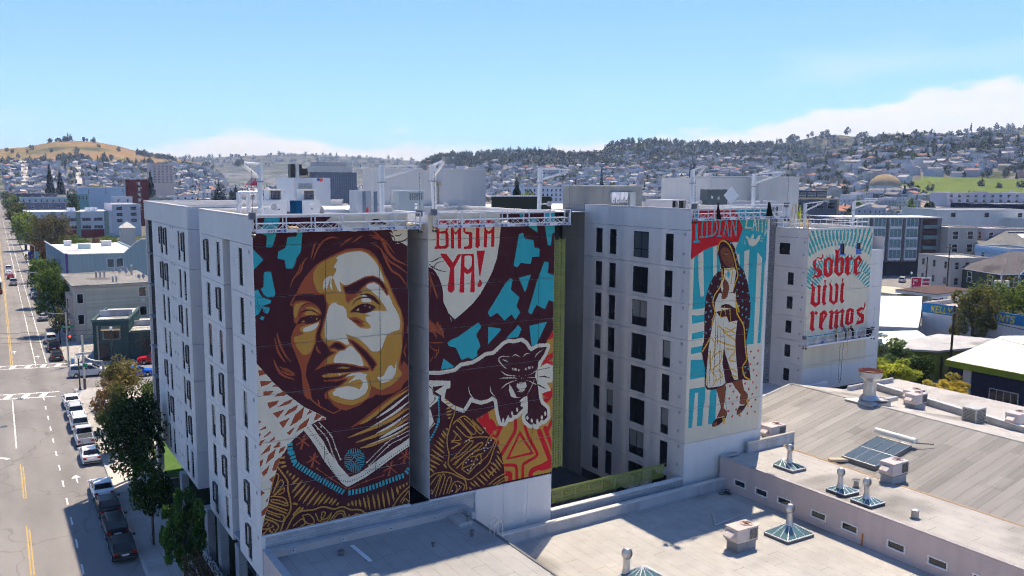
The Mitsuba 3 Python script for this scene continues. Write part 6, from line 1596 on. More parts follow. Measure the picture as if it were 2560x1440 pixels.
for i in range(10):
    a = -20+i*2.1
    for b0, b1 in ((-11.3, -9.2), (8.5, 10.4)):
        P = [tuple(c15(a, b0)), tuple(c15(a+.75, b0)), tuple(c15(a+.75, b1)), tuple(c15(a, b1))]; v, f = trimesh.creation.triangulate_polygon(Polygon(P), engine='earcut'); mk.add(np.column_stack([v, np.full(len(v), .021)]), f)
structure('road_markings', mk.out('paint'))
pt = MB((.055, .055, .06))
for P in ([(sx(-14, 79), 77.5), (sx(6.5, 79), 79.5), (sx(6.5, 82), 82.6), (sx(-14, 82), 80.2)], [(sx(7.1, 40), 40), (sx(9.2, 40), 40), (sx(9.2, 90), 90), (sx(8.2, 90), 90)], [(sx(6.6, 74), 74), (sx(7.6, 74), 74), (sx(7.6, 71), 71), (sx(6.6, 71), 71)]):
    v, f = trimesh.creation.triangulate_polygon(Polygon(P), engine='earcut'); pt.add(np.column_stack([v, np.full(len(v), .011)]), f)
structure('road_patch', pt.out('asphalt'))
structure('drive_apron', strip([(sx(9.35, 84), 83), (13.2, 83), (13.2, 91), (sx(9.35, 91), 91)], .14, 'concrete', (.58, .55, .49)))
for x, y in ((3.4, 126.5), (-.4, 83.5), (1.2, 113)): put('manhole_cover', MB((.06, .06, .06)).lathe((x, y, .0), [(.42, 0), (.42, .02), (0, .021)], n=18).out('gloss'), thing('manhole_cover', {3.4: 'dark drain grate in the crossing', -.4: 'round manhole cover in the near lane', 1.2: 'manhole cover near the far turn arrow'}[x], 'manhole cover'))
# ------------------------------------------------------------------ cars
PROF = {
 'sedan': (4.7, [(-2.35, .38), (-2.36, .72), (-2.25, .97), (-1.6, 1.02), (.95, .98), (2.0, .86), (2.3, .7), (2.36, .4), (2.2, .25), (-2.2, .25)], [(-1.8, .98), (-1.2, 1.42), (.15, 1.46), (1.1, .96)]),
 'suv': (4.6, [(-2.3, .4), (-2.32, .8), (-2.25, 1.08), (.95, 1.08), (2.0, .98), (2.26, .8), (2.3, .45), (2.15, .3), (-2.15, .3)], [(-2.22, 1.06), (-1.98, 1.64), (.2, 1.7), (1.1, 1.06)]),
 'hatch': (4.2, [(-2.1, .38), (-2.12, .75), (-2.05, 1.0), (.95, .98), (1.8, .86), (2.06, .7), (2.1, .42), (1.95, .27), (-1.95, .27)], [(-2.04, .98), (-1.65, 1.46), (.15, 1.5), (1.05, .97)]),
 'van': (5.2, [(-2.6, .42), (-2.62, .8), (-2.58, 1.15), (1.35, 1.12), (2.2, .95), (2.55, .78), (2.6, .45), (2.4, .3), (-2.4, .3)], [(-2.56, 1.13), (-2.35, 1.78), (.35, 1.84), (1.6, 1.11)]),
 'cargo': (5.4, [(-2.7, .42), (-2.7, 1.2), (1.7, 1.2), (2.3, 1.05), (2.65, .85), (2.7, .45), (2.5, .3), (-2.5, .3)], [(-2.68, 1.18), (-2.6, 2.15), (.9, 2.2), (1.95, 1.18)]),
 'pickup': (5.4, [(-2.7, .5), (-2.7, 1.12), (1.2, 1.12), (2.3, 1.04), (2.65, .85), (2.7, .5), (2.5, .36), (-2.5, .36)], [(-.75, 1.1), (-.55, 1.76), (.55, 1.8), (1.35, 1.1)]),
 'topper': (5.4, [(-2.7, .5), (-2.7, 1.12), (1.2, 1.12), (2.3, 1.04), (2.65, .85), (2.7, .5), (2.5, .36), (-2.5, .36)], [(-2.68, 1.1), (-2.5, 1.72), (.55, 1.8), (1.35, 1.1)])}
def car(kind, x, y, a, col, label, group='vehicles parked along the kerb', cat='car', key='parked_car'):
    """x, y: centre on the road; a: heading, 0 = driving up the street"""
    L, low, cab = PROF[kind]; M = rz(x, y, a+math.pi/2, .02); W = .9 if kind in ('pickup', 'topper', 'van', 'cargo') else .87
    k = thing(key, label, cat, group)
    def tx(v): return np.asarray(v)@M[:3, :3].T+M[:3, 3]
    wx = L*.31; g = Polygon(low)
    for s in (1, -1): g = g.difference(Point(s*wx, .34).buffer(.4, quad_segs=5))
    def solid(poly, narrow, z_lo, z_hi):
        m = trimesh.creation.extrude_polygon(poly, 2*W, engine='earcut'); v = np.array(m.vertices); xx, zz, yy = v[:, 0], v[:, 1], v[:, 2]-W
        t = np.clip((zz-z_lo)/(z_hi-z_lo), 0, 1); endf = 1-.10*np.clip((np.abs(xx)-L*.36)/(L*.14), 0, 1)
        return tx(np.column_stack([xx, yy*(1-narrow*t)*endf, zz])), m.faces
    put('body', shape(*solid(g, .05, .7, 1.1), 'carpaint', col), k)
    zc = cab[0][1]; zt = max(p[1] for p in cab)
    v, f = solid(Polygon(cab), .17, zc, zt); put('cabin', shape(v, f, 'carpaint', col), k)
    def cw(xx, zz, s, o=.012): return (xx, s*((1-.17*(zz-zc)/(zt-zc))*W*(1-.10*np.clip((abs(xx)-L*.36)/(L*.14), 0, 1))+o), zz)
    c0, c1, c2, c3 = [np.array(p) for p in cab]
    def lerp(a, b, t): return a+(b-a)*t
    gl = MB()
    for s in (1, -1):
        for t0, t1 in ((.07, .36), (.39, .64), (.67, .93)):
            lo0, lo1 = lerp(lerp(c0, c1, .12), lerp(c3, c2, .12), t0), lerp(lerp(c0, c1, .12), lerp(c3, c2, .12), t1); hi0, hi1 = lerp(lerp(c0, c1, .86), lerp(c3, c2, .86), t0), lerp(lerp(c0, c1, .86), lerp(c3, c2, .86), t1)
            gl.quad(*[tx([cw(p[0], p[1], s)])[0] for p in (lo0, lo1, hi1, hi0)])
    put('side_window', gl.out('glass'), k)
    for nm, (p, q), o in (('rear_window', (c0, c1), -.015), ('windscreen', (c3, c2), .015)):
        P = []
        for t, sg in ((.1, -1), (.1, 1), (.88, 1), (.88, -1)):
            r = lerp(p, q, t); y_ = (1-.17*(r[1]-zc)/(zt-zc))*W*(.86); P.append((r[0]+o, sg*y_, r[1]+.01))
        put(nm, MB().quad(*tx(P)).out('glass'), k)
    for s in (1, -1):
        for sy in (1, -1):
            c = tx([(s*wx, sy*(W-.2), .34), (s*wx, sy*(W+.01), .34), (s*wx, sy*(W+.02), .34)]); w_ = put('wheel', MB((.02, .02, .02)).rod(c[0], c[1], .33, sides=14).out('paint'), k)
            put('rim', MB((.45, .45, .46)).rod(c[1], c[2], .2, sides=10).out('metal'), w_)
    e = low[1][0]; fz = low[5][1] if len(low) > 9 else low[4][1]
    for s in (1, -1):
        put('tail_light', MB((.35, .01, .01)).box((e-.03, min(s*.5, s*.8), .72), (e+.12, max(s*.5, s*.8), .9), M=M).out('gloss'), k)
        put('headlight', MB((.6, .6, .58)).box((L/2-.22, min(s*.5, s*.76), .62), (L/2-.03, max(s*.5, s*.76), .76), M=M).out('gloss'), k)
        put('mirror', MB(col).box((cab[3][0]-.3, min(s*(W+.02), s*(W+.2)), zc), (cab[3][0]-.15, max(s*(W+.02), s*(W+.2)), zc+.14), M=M).out('carpaint'), k)
    put('number_plate', MB((.7, .7, .7)).box((e-.035, -.26, .62 if kind != 'pickup' else .55), (e-.0, .26, .75), M=M).out('paint'), k)
    put('bumper', MB((.05, .05, .05)).box((e-.05, -.78, .36), (e+.1, .78, .5), M=M).out('gloss'), k)
    if kind == 'pickup':
        put('bed', MB((.06, .06, .06)).box((-2.6, -.72, 1.121), (-.85, .72, 1.135), M=M).out('gloss'), k)
    if kind in ('suv', 'van', 'topper'):
        m = MB((.04, .04, .04)); [m.rod(tx([(-1.8, s*.62, zt+.03)])[0], tx([(.2, s*.62, zt+.05)])[0], .025, sides=4) for s in (1, -1)]; put('roof_rails', m.out('gloss'), k)
    return k
BLK, SIL, WHT = (.012, .012, .014), (.50, .50, .51), (.72, .72, .72)
for kind, y, col, l in (('hatch', 69.2, BLK, 'nearest black hatchback in the building shadow'), ('suv', 73.9, (.02, .021, .025), 'dark grey hatchback second from the bottom of the parked row'), ('sedan', 78.9, BLK, 'black car half in the shadow behind the white sedan'), ('sedan', 83.8, WHT, 'white sedan with red tail lights at the edge of the shadow'),
                        ('sedan', 95.0, WHT, 'white sedan with its side hidden by the dark street tree'), ('pickup', 101.9, SIL, 'silver pickup truck in the middle of the parked row'), ('topper', 108.5, (.60, .60, .60), 'white pickup truck with a shell over its bed'), ('suv', 114.2, (.45, .46, .48), 'silver estate car third from the far end of the near parked row'), ('sedan', 119.8, WHT, 'white car at the far end of the near parked row')):
    car(kind, sx(8.2, y), y, -SK, col, l, cat='pickup truck' if kind in ('pickup', 'topper') else 'car', key='parked_pickup' if kind in ('pickup', 'topper') else 'parked_car')
for kind, y, col, l in (('sedan', 152.0, (.02, .018, .016), 'black sedan parked first beyond the crossing'), ('suv', 160.5, BLK, 'black car parked second beyond the crossing'), ('suv', 168.5, SIL, 'silver car parked beyond the crossing by the street tree'), ('sedan', 196, (.3, .3, .31), 'grey car parked between the two far street trees'), ('sedan', 233, (.25, .26, .28), 'grey car parked by the blue clad building'), ('suv', 241, SIL, 'silver car parked far up the street')):
    car(kind, sx(8.35, y), y, -SK, col, l, 'vehicles parked beyond the crossing')
for kind, x, y, col, l in (('pickup', 5.9, 264.5, (.36, .35, .34), 'grey pickup driving away up the street'), ('sedan', 5.6, 281.5, (.30, .02, .02), 'dark red car driving away up the street'), ('sedan', 5.4, 293.5, WHT, 'white car driving away up the street'), ('suv', 5.7, 307, SIL, 'farthest silver car driving away up the street')):
    car(kind, x+SK*(y-80)*.5, y, -SK, col, l, 'cars driving up the street', key='driving_car', cat='pickup truck' if kind == 'pickup' else 'car')
car('van', 12.6, 136.4, -math.pi/2+A15+.12, SIL, 'silver minivan crossing the junction', 'cars on the cross street', 'minivan', 'minivan')
car('sedan', 18.6, 132.7, -math.pi/2+A15+.14, (.01, .10, .50), 'bright blue sedan on the cross street', 'cars on the cross street', key='driving_car')
car('pickup', 22.6, 141.0, math.pi/2+A15+.1, (.42, .012, .02), 'red pickup truck at the kerb by the dark green corner shop', 'cars on the cross street', 'pickup truck', 'parked_pickup')
BUS = thing('bus', 'city bus cut by the left edge of the picture, dark rear window', 'bus'); put('body', MB((.62, .62, .62)).box((1.9, 244, .45), (4.4, 256, 3.2)).out('carpaint'), BUS); put('roof_unit', MB((.7, .7, .7)).box((2.2, 245, 3.2), (4.1, 250, 3.5)).out('gloss'), BUS); put('rear_window', MB().box((2.1, 243.96, 1.4), (4.2, 244, 2.9)).out('glass'), BUS); put('skirt', MB((.25, .02, .02)).box((1.88, 243.95, .45), (4.42, 244, 1.3)).out('gloss'), BUS); put('wheel', MB((.02, .02, .02)).rod((1.9, 246.5, .5), (4.4, 246.5, .5), .48, sides=12).out('paint'), BUS)
# ------------------------------------------------------------------ lamps, signals, poles, signs
def lamp_post(x, y, label, h=4.6):
    k = thing('street_lamp', label, 'street lamp', 'old style globe street lamps'); put('post', MB((.03, .035, .035)).lathe((x, y, 0), [(.2, 0), (.2, .3), (.1, .5), (.08, h-.3), (.14, h-.25), (.1, h-.1)], n=10).out('gloss'), k); put('globe', MB((.8, .8, .78)).lathe((x, y, h-.1), [(.1, 0), (.24, .2), (.22, .42), (.08, .6), (0, .66)], n=12).out('gloss', True), k)
lamp_post(16.6, 142.8, 'black lamp post with a white globe before the dark green shop wall', 5.6); lamp_post(10.6, 127.4, 'black lamp post with a globe beside the steel pole at the crossing')
k = thing('traffic_signal', 'signal post with a red light and a green street name sign on the far corner', 'traffic light'); x, y = 10.7, 145
put('pole', MB((.45, .46, .47)).rod((x, y, 0), (x, y, 8.5), .12, sides=8).rod((x, y, 8.2), (x-2.6, y, 8.6), .05).out('metal'), k); put('signal_head', MB((.02, .025, .02)).box((x+.15, y-.25, 3.9), (x+.55, y+.1, 5.0)).out('gloss'), k); scene[numbered(k+'__red_lamp')] = {**MB((.8, .02, .01)).rod((x+.35, y-.3, 4.75), (x+.35, y-.25, 4.75), .17, sides=12).out('gloss'), 'emitter': {'type': 'area', 'radiance': {'type': 'rgb', 'value': [1.6, .05, .03]}}}
put('name_sign', MB((.02, .20, .10)).box((x-.75, y-.18, 6.05), (x+.95, y-.13, 6.4)).out('paint'), k); t = meshkit.text_mesh('15th St', .2, .006, True); put('lettering', MB((.75, .78, .75)).add(np.column_stack([np.array(t.vertices)[:, 0]*.95+x-.45, np.full(len(t.vertices), y-.185)-np.array(t.vertices)[:, 2], np.array(t.vertices)[:, 1]+6.13]), t.faces).out('paint'), k)
k = thing('steel_pole', 'steel pole at the crossing with a small green sign and a curved arm', 'pole'); x, y = 11.2, 127.4
put('pole', MB((.42, .43, .44)).rod((x, y, 0), (x, y, 7.6), .16, sides=8).out('metal'), k); put('base', MB((.12, .11, .1)).rod((x, y, 0), (x, y, 1.6), .18, sides=8).out('paint'), k); put('sign', MB((.03, .25, .15)).box((x-.1, y-.2, 3.3), (x+.45, y-.16, 3.75)).out('paint'), k); put('board', MB((.55, .55, .55)).box((x-.9, y-.25, 5.0), (x+1.0, y-.2, 5.3)).out('paint'), k)
k = thing('cobra_lamp', 'tall grey street light with a curved arm beside the bushy trees', 'street light'); x, y = 12.6, 118.5; P = [(x, y, 0), (x, y, 5.6)]+[(x-2.2*math.sin(t), y+.6*math.sin(t), 5.6+1.2*(1-math.cos(t))) for t in np.linspace(.2, 1.5, 6)]; put('pole', MB((.42, .44, .46)).path(P, .09, sides=7).out('metal'), k); put('lamp', MB((.5, .5, .5)).box((x-3.0, y+.5, 6.65), (x-2.1, y+.75, 6.8)).out('gloss'), k)
k = thing('cobra_lamp', 'far street light with a long arm over the road by the round tree', 'street light'); x, y = 10.9, 204; P = [(x, y, 0), (x, y, 8.3), (x-.6, y, 8.9), (x-2.8, y, 9.3)]; put('pole', MB((.45, .46, .47)).path(P, .09, sides=6).out('metal'), k); put('banner', MB((.30, .05, .15)).box((x-1.0, y-.03, 4.5), (x-.1, y+.03, 6.2)).box((x+.1, y-.03, 4.5), (x+1.0, y+.03, 6.2), (.05, .2, .40)).out('stucco'), k)
k = thing('cobra_lamp', 'street light with a green and purple sign among the brownish street trees', 'street light'); x, y = 12.8, 262; P = [(x, y, 0), (x, y, 10.5), (x-.8, y, 11), (x-2.8, y, 11.3)]; put('pole', MB((.45, .46, .47)).path(P, .1, sides=6).out('metal'), k); put('banner', MB((.05, .05, .16)).box((x-1.6, y-.03, 6.8), (x-.2, y+.03, 9.2)).box((x-.1, y-.03, 6.8), (x+.9, y+.03, 9.2), (.1, .25, .5)).out('stucco'), k)
for x, y, h, l in ((14.2, 137.9, 7.0, 'wooden pole with a dark stripe left of the globe lamp'), (20.1, 128.0, 5.0, 'slim pole in front of the blue sedan')):
    k = thing('utility_pole', l, 'pole'); put('pole', MB((.22, .2, .18)).rod((x, y, 0), (x, y, h), .11, sides=7).out('paint'), k)
k = thing('street_railing', 'dark green railing by the wooden pole on the far corner', 'railing'); m = MB((.03, .08, .06)); [m.rod((13.2+i*.3, 141.6-i*.08, .1), (13.2+i*.3, 141.6-i*.08, 1.1), .03, sides=4) for i in range(5)]; m.rod((13.2, 141.6, 1.1), (14.4, 141.3, 1.1), .04); put('bars', m.out('gloss'), k)
k = thing('rubbish_bin', 'blue street bin on the far corner', 'bin'); put('bin', MB((.2, .35, .5)).lathe((11.3, 145.4, .13), [(.25, 0), (.3, .9), (.2, 1.05), (0, 1.1)], n=10).out('gloss'), k)
k = thing('chain_fence', 'silver mesh fence between the dark street tree and the building', 'fence'); m = MB((.5, .5, .52))
for i in range(9): m.rod((12.75, 80+i*1.5, .1), (12.75, 80+i*1.5, 2.0), .04, sides=5)
for z in (.3, 1.1, 2.0): m.rod((12.75, 80, z), (12.75, 92, z), .03, sides=4)
for i in range(40): m.rod((12.75, 80+i*.3, .2), (12.75, 80.6+i*.3, 2.0), .012, sides=3); m.rod((12.75, 80.6+i*.3, .2), (12.75, 80+i*.3, 2.0), .012, sides=3)
put('mesh', m.out('metal'), k); 
k = thing('dark_screen', 'black fabric screen under the far bay of the white building', 'screen'); put('cloth', MB((.02, .02, .022)).box((13.1, 74.5, .1), (13.2, 79.8, 2.4)).out('stucco'), k)
k = thing('planter_wall', 'long low concrete wall with a dark railing under the white building', 'wall'); put('wall', MB((.36, .37, .38)).box((13.15, 50, 0), (13.4, 80, .75)).out('rawcon'), k); m = MB((.03, .03, .035)); [m.rod((13.3, 62.5+i*.5, .75), (13.3, 62.5+i*.5, 1.6), .02, sides=4) for i in range(24)]; m.rod((13.3, 62.5, 1.6), (13.3, 74, 1.6), .03); put('railing', m.out('gloss'), k)
for i, (x, y, l) in enumerate(((10.2, 69.6, 'bike rack in the shaded pavement by the second black car'), (12.3, 55.6, 'overturned metal frame leaning in the shaded planting'))):
    k = thing('bike_rack', l, 'bike rack'); m = MB((.5, .5, .5)); a = np.linspace(0, math.pi, 8); m.path([(x, y-.4, .13)]+[(x, y-.4*math.cos(t), .7+.3*math.sin(t)) for t in a]+[(x, y+.4, .13)], .035); put('hoop', m.out('metal'), k)

# ------------------------------------------------------------------ trees
def crown_mesh(kind, n, leaf, seed):
    """unit crown: radius .5, height 1; many small leaf faces gathered in clumps"""
    r = np.random.RandomState(seed)
    if kind == 'cone':
        z = 1-np.sqrt(r.rand(n)); a = r.rand(n)*2*np.pi; lay = .75+.25*np.sin(z*38+a*2); rad = .5*(1-z)*lay*(.55+.45*r.rand(n)**.4)+.02
        P = np.column_stack([rad*np.cos(a), rad*np.sin(a), z*.92+.08]); tone = .75+.5*r.rand(n)
    elif kind == 'palm':
        P, tone = [], []
        for i in range(26):
            a = r.rand()*2*np.pi; up_ = r.rand()
            for t in np.linspace(.05, 1, n//26): P.append((t*.5*math.cos(a), t*.5*math.sin(a), .82+.2*up_*math.sin(t*2.2)-.25*t*t*(1-up_*.6))); tone.append(.8+.4*r.rand())
        P, tone = np.array(P), np.array(tone); n = len(P)
    else:
        k = {'round': 46, 'airy': 34, 'spread': 52, 'dome': 60}[kind]; C = []
        while len(C) < k:
            p = r.uniform(-1, 1, 3); q = np.linalg.norm(p)
            if .35 < q < 1 and p[2] > -.75: C.append(p*(.78+.22*r.rand()))
        C = np.array(C)*([1, 1, 1] if kind != 'spread' else [1, 1, .8]); s = {'round': .34, 'airy': .22, 'spread': .28, 'dome': .36}[kind]*(.7+.6*r.rand(k)); ct = .7+.55*r.rand(k)
        i = r.randint(k, size=n); d = r.normal(size=(n, 3)); d /= np.linalg.norm(d, axis=1, keepdims=True)
        P = C[i]+d*s[i][:, None]*(.55+.45*r.rand(n, 1)**.5); P = P*.5; P[:, 2] = (P[:, 2]+.5)*(1 if kind != 'dome' else .9); tone = ct[i]*(.8+.4*r.rand(n))
        P[:, :2] *= .86
    u = r.normal(size=(n, 3)); u /= np.linalg.norm(u, axis=1, keepdims=True); w = np.cross(u, r.normal(size=(n, 3))); w /= np.linalg.norm(w, axis=1, keepdims=True)
    L = leaf*(.6+.8*r.rand(n, 1))
    v = np.stack([P-u*L, P+w*L*.5, P+u*L, P-w*L*.5], 1).reshape(-1, 3); b = np.arange(n)[:, None]*4
    return v, np.vstack([b+[0, 1, 2], b+[0, 2, 3]]), np.repeat(tone, 4)
_crowns = {}
def crown(kind, n, leaf, seed, col):
    key = (kind, n, leaf, seed, col)
    if key not in _crowns:
        v, f, tone = crown_mesh(kind, n, leaf, seed); base = np.array(col); uv = np.array([pk(np.clip(base*t*np.array([1+.25*(t-1), 1, 1-.2*(t-1)]), 0, 1)) for t in np.round(tone, 2)])
        _crowns[key] = shape(v, f, 'leaf', uv=uv)
    return _crowns[key]
_trunks = {}
def trunk(kind, seed=0):
    key = (kind, seed)
    if key not in _trunks:
        m = MB((.09, .07, .055)); r = random.Random(seed)
        if kind == 'cone': m.rod((0, 0, 0), (0, 0, .9), .022, sides=7, r2=.004)
        elif kind == 'palm': m.rod((0, 0, 0), (.01, 0, .84), .05, sides=7, r2=.035)
        else:
            m.rod((0, 0, 0), (.01, .01, .36), .045, sides=8, r2=.032)
            for i in range(7):
                a = i*2.4+r.random(); e = (.3*math.cos(a), .3*math.sin(a), .62+.25*r.random()); mid = (.12*math.cos(a), .12*math.sin(a), .5); m.rod((.01, .01, .3+.04*r.random()), mid, .022, sides=6, r2=.014).rod(mid, e, .014, sides=5, r2=.005)
                m.rod(mid, (e[0]+.1*math.sin(a), e[1]-.1*math.cos(a), e[2]-.1), .009, sides=4, r2=.004)
        _trunks[key] = m.out('paint')
    return _trunks[key]
OLIVE, DEEP, MIDG, LIME, BROWN, YELLOW, PINE = (.11, .125, .04), (.028, .055, .018), (.08, .13, .03), (.17, .22, .045), (.11, .085, .045), (.30, .25, .03), (.028, .042, .028)
def tree(name, label, kind, x, y, h, r, col, n=1500, leaf=.035, z=0, base=.22, seed=1, group=None, cat='tree', bare=False):
    k = thing(name, label, cat, group); a = (x*7.3+y*3.1) % 360
    Mx = T().translate([x, y, z]).rotate([0, 0, 1], a)
    if kind == 'cone' or kind == 'palm': put('crown', crown(kind, n, leaf, seed, col), k, Mx.scale([2*r, 2*r, h]))
    else: put('crown', crown(kind, n, leaf, seed, col), k, Mx.translate([0, 0, h*base]).scale([2*r, 2*r, h*(1-base)]))
    put('trunk', trunk(kind, seed % 3), k, Mx.scale([2*r*.8 if kind != 'cone' else 2*r, 2*r*.8 if kind != 'cone' else 2*r, h*.98])); return k
tree('street_tree', 'big dark green street tree beside the white sedans', 'round', 10.9, 82.2, 9.6, 3.1, (.04, .075, .025), 9000, .026, seed=1, base=.18)
tree('street_tree', 'smaller dark street tree in front of the big one, its trunk in the pavement shade', 'round', 10.3, 69.3, 7.2, 1.75, (.035, .075, .02), 4000, .034, seed=2, base=.35)
tree('street_tree', 'leafy young tree low in the picture against the columns', 'airy', 11.2, 61.5, 7.4, 1.9, (.06, .13, .03), 4200, .034, seed=3, base=.1)
tree('street_tree', 'reddish bare-twigged tree at the bottom edge of the pavement', 'airy', 11.4, 57.5, 4.6, 1.5, (.10, .075, .05), 1500, .02, seed=4, base=.05)
tree('street_tree', 'bushy olive tree behind the big dark street tree', 'airy', 11.2, 95.5, 7.2, 2.7, (.14, .15, .055), 4200, .028, seed=5)
tree('street_tree', 'orange tinted shrubby tree by the tall grey street light', 'airy', 11.6, 104.5, 6.0, 2.4, (.26, .17, .08), 3600, .026, seed=6, base=.1)
tree('street_tree', 'round brown-green weeping tree at the near corner of the crossing', 'dome', 14.2, 115.5, 7.0, 2.7, (.22, .19, .07), 4200, .03, seed=7, base=.18)
tree('plaza_tree', 'small bright green tree on the plaza below the blue sedan', 'round', 16.4, 106.5, 5.2, 1.9, (.09, .13, .03), 2600, .035, seed=8, base=.28, group='young trees on the plaza')
tree('plaza_tree', 'slim young tree staked on the plaza beside the turf', 'airy', 14.6, 92.0, 5.6, 1.3, (.10, .15, .03), 1800, .04, seed=9, base=.3, group='young trees on the plaza')
tree('street_tree', 'leafless grey tree against the dark green shop wall', 'airy', 21.6, 143.6, 5.4, 1.9, (.12, .10, .085), 700, .012, seed=10, base=.25)
tree('street_tree', 'large green tree at the kerb beside the pale clapboard building', 'round', 11.3, 176.5, 12.3, 4.1, (.10, .155, .035), 4200, .028, seed=11)
tree('street_tree', 'small pale flowering tree left of the clapboard building', 'airy', 11.0, 164, 7.3, 2.0, (.12, .13, .06), 2000, .035, seed=12)
tree('street_tree', 'round green tree up the kerb in front of the blue clad building', 'round', 11.8, 216, 12.0, 3.7, (.12, .18, .045), 3600, .03, seed=13)
tree('street_tree', 'grey-brown bare tree at the corner of the blue clad building', 'airy', 12.5, 240, 9, 2.4, (.12, .105, .08), 1300, .016, seed=14)
tree('street_tree', 'orange-brown tree behind the signed street light', 'airy', 14.2, 268, 13, 3.6, (.14, .085, .04), 3000, .028, seed=15)
tree('street_tree', 'very broad brown-green tree overhanging the far pavement', 'spread', 20.0, 305, 18.5, 7.8, (.15, .13, .065), 6000, .02, seed=16)
rr = random.Random(31)
for i in range(16):
    y = 345+i*42+rr.uniform(-8, 8); tree('street_tree', 'tree in the long row that lines the far street', rr.choice(('round', 'spread')), sx(11.5+rr.uniform(-1.5, 4), y), y, rr.uniform(13, 17), rr.uniform(5, 7), rr.choice((OLIVE, LIME, MIDG, (.10, .09, .04))), 1100, .05, seed=20+i % 4, group='trees in the long row up the street')
tree('round_tree', 'left one of two clipped round trees behind the blue clad building', 'dome', 23.0, 268, 13.5, 5.1, (.12, .17, .03), 4500, .026, seed=17, base=.12)
tree('round_tree', 'right one of two clipped round trees, beside the water tank', 'dome', 35.5, 290, 12.3, 5.3, (.11, .155, .03), 4500, .026, seed=18, base=.12)
tree('round_tree', 'reddish tree between the two clipped round trees', 'airy', 29.5, 283, 12, 3.4, (.14, .075, .05), 2400, .028, seed=19)
k = thing('overhead_wires', 'thin wires crossing the far corner from the wooden pole', 'wires'); m = MB((.04, .04, .04))
for z0, z1 in ((6.6, 7.2), (5.9, 6.4), (5.2, 5.6)): m.path([(14.2+t*40, 137.9-t*10, z0+(z1-z0)*t-1.2*t*(1-t)) for t in np.linspace(0, 1, 9)], .022, sides=3); m.path([(14.2-t*26, 137.9+t*6, z0+(z1-z0)*t-1.0*t*(1-t)) for t in np.linspace(0, 1, 8)], .022, sides=3)
put('wire', m.out('paint'), k)

# ------------------------------------------------------------------ neighbouring buildings, each with its parts
def mid(label, x0, x1, y0, y1, z1, col, roof=(.66, .66, .65), south=(0, 0), west_=(0, 0), rot=0.0, z0=0.0, fh=3.0, ww=1.1, wh=1.5, trim=(.72, .72, .70), kind='flat', name='building', cat='building', parapet=.5, eave=.3, rise=2.2, group=None, glass='glass'):
    """box with its near sides south (-y) and west (-x); windows given as (columns, floors) per side"""
    k = thing(name, label, cat, group); cx, cy, w, d = (x0+x1)/2, (y0+y1)/2, (x1-x0)/2, (y1-y0)/2; R = rz(cx, cy, rot)
    p = parapet if kind == 'flat' else 0
    put('wall', MB(col).box((-w, -d, z0), (w, d, z1-p), M=R).out('stucco'), k)
    if kind == 'flat':
        m = MB(col); t = .25
        for a, b in (((-w, -d, z1-p), (w, -d+t, z1)), ((-w, d-t, z1-p), (w, d, z1)), ((-w, -d+t, z1-p), (-w+t, d-t, z1)), ((w-t, -d+t, z1-p), (w, d-t, z1))): m.box(a, b, M=R)
        put('parapet', m.out('stucco'), k); m = MB(trim)
        for a, b in (((-w-.06, -d-.06, z1), (w+.06, -d+t+.05, z1+.08)), ((-w-.06, -d+t+.05, z1), (-w+t+.05, d, z1+.08))): m.box(a, b, M=R)
        put('coping', m.out('paint'), k); put('roof', MB(roof).box((-w+t, -d+t, z1-p), (w-t, d-t, z1-p+.04), M=R).out('roofing'), k)
    else:
        e = eave; A = [(-w-e, -d-e, z1), (w+e, -d-e, z1), (w+e, d+e, z1), (-w-e, d+e, z1)]
        if kind == 'gable_x': B = [(-w-e, 0, z1+rise), (w+e, 0, z1+rise)]; F = [(0, 1, 5, 4), (2, 3, 4, 5)]; G = [[(-w, -d, z1), (-w, d, z1), (-w, 0, z1+rise*.93)], [(w, -d, z1), (w, d, z1), (w, 0, z1+rise*.93)]]
        elif kind == 'gable_y': B = [(0, -d-e, z1+rise), (0, d+e, z1+rise)]; F = [(3, 0, 4, 5), (1, 2, 5, 4)]; G = [[(-w, -d, z1), (w, -d, z1), (0, -d, z1+rise*.93)], [(-w, d, z1), (w, d, z1), (0, d, z1+rise*.93)]]
        else: q = max(w-d, 0); B = [(-q, 0, z1+rise), (q, 0, z1+rise)]; F = [(0, 1, 5, 4), (1, 2, 5, 5), (2, 3, 4, 5), (3, 0, 4, 4)]; G = []
        V = np.array(A+B)@R[:3, :3].T+R[:3, 3]; put('roof', MB(roof).add(V, F).add(V-[0, 0, .12], F).out('plank' if kind != 'hip' else 'roofing'), k)
        if G: m = MB(col); [m.add(np.array(g+[g[2]])@R[:3, :3].T+R[:3, 3], [[0, 1, 2, 3]]) for g in G]; put('gable', m.out('stucco'), k)
        put('eave', MB(trim).box((-w-e, -d-e-.03, z1-.18), (w+e, -d-e+.05, z1), M=R).box((-w-e-.03, -d-e, z1-.18), (-w-e+.05, d+e, z1), M=R).out('paint'), k)
    for side, (n, fl) in (('s', south), ('w', west_)):
        L = 2*w if side == 's' else 2*d
        for f_ in range(fl):
            zb = z1-p-.75-wh-f_*fh
            for i in range(n):
                u = L*(i+.5)/n-L/2; a, b = u-ww/2, u+ww/2
                fm = frame((0, -d, 0), (1, 0, 0), (0, -1, 0)) if side == 's' else frame((-w, 0, 0), (0, -1, 0), (-1, 0, 0)); Mw = R@fm
                kk = put('window', MB(trim).prism(box(a-.1, zb-.1, b+.1, zb+wh+.1).difference(box(a, zb, b, zb+wh)), -.02, .07, M=Mw).prism(box(a, zb+wh*.48, b, zb+wh*.54), -.02, .04, M=Mw).out('paint'), k)
                put('pane', MB().prism(box(a, zb, b, zb+wh), .0, .02, M=Mw).out(glass), kk)
    return k
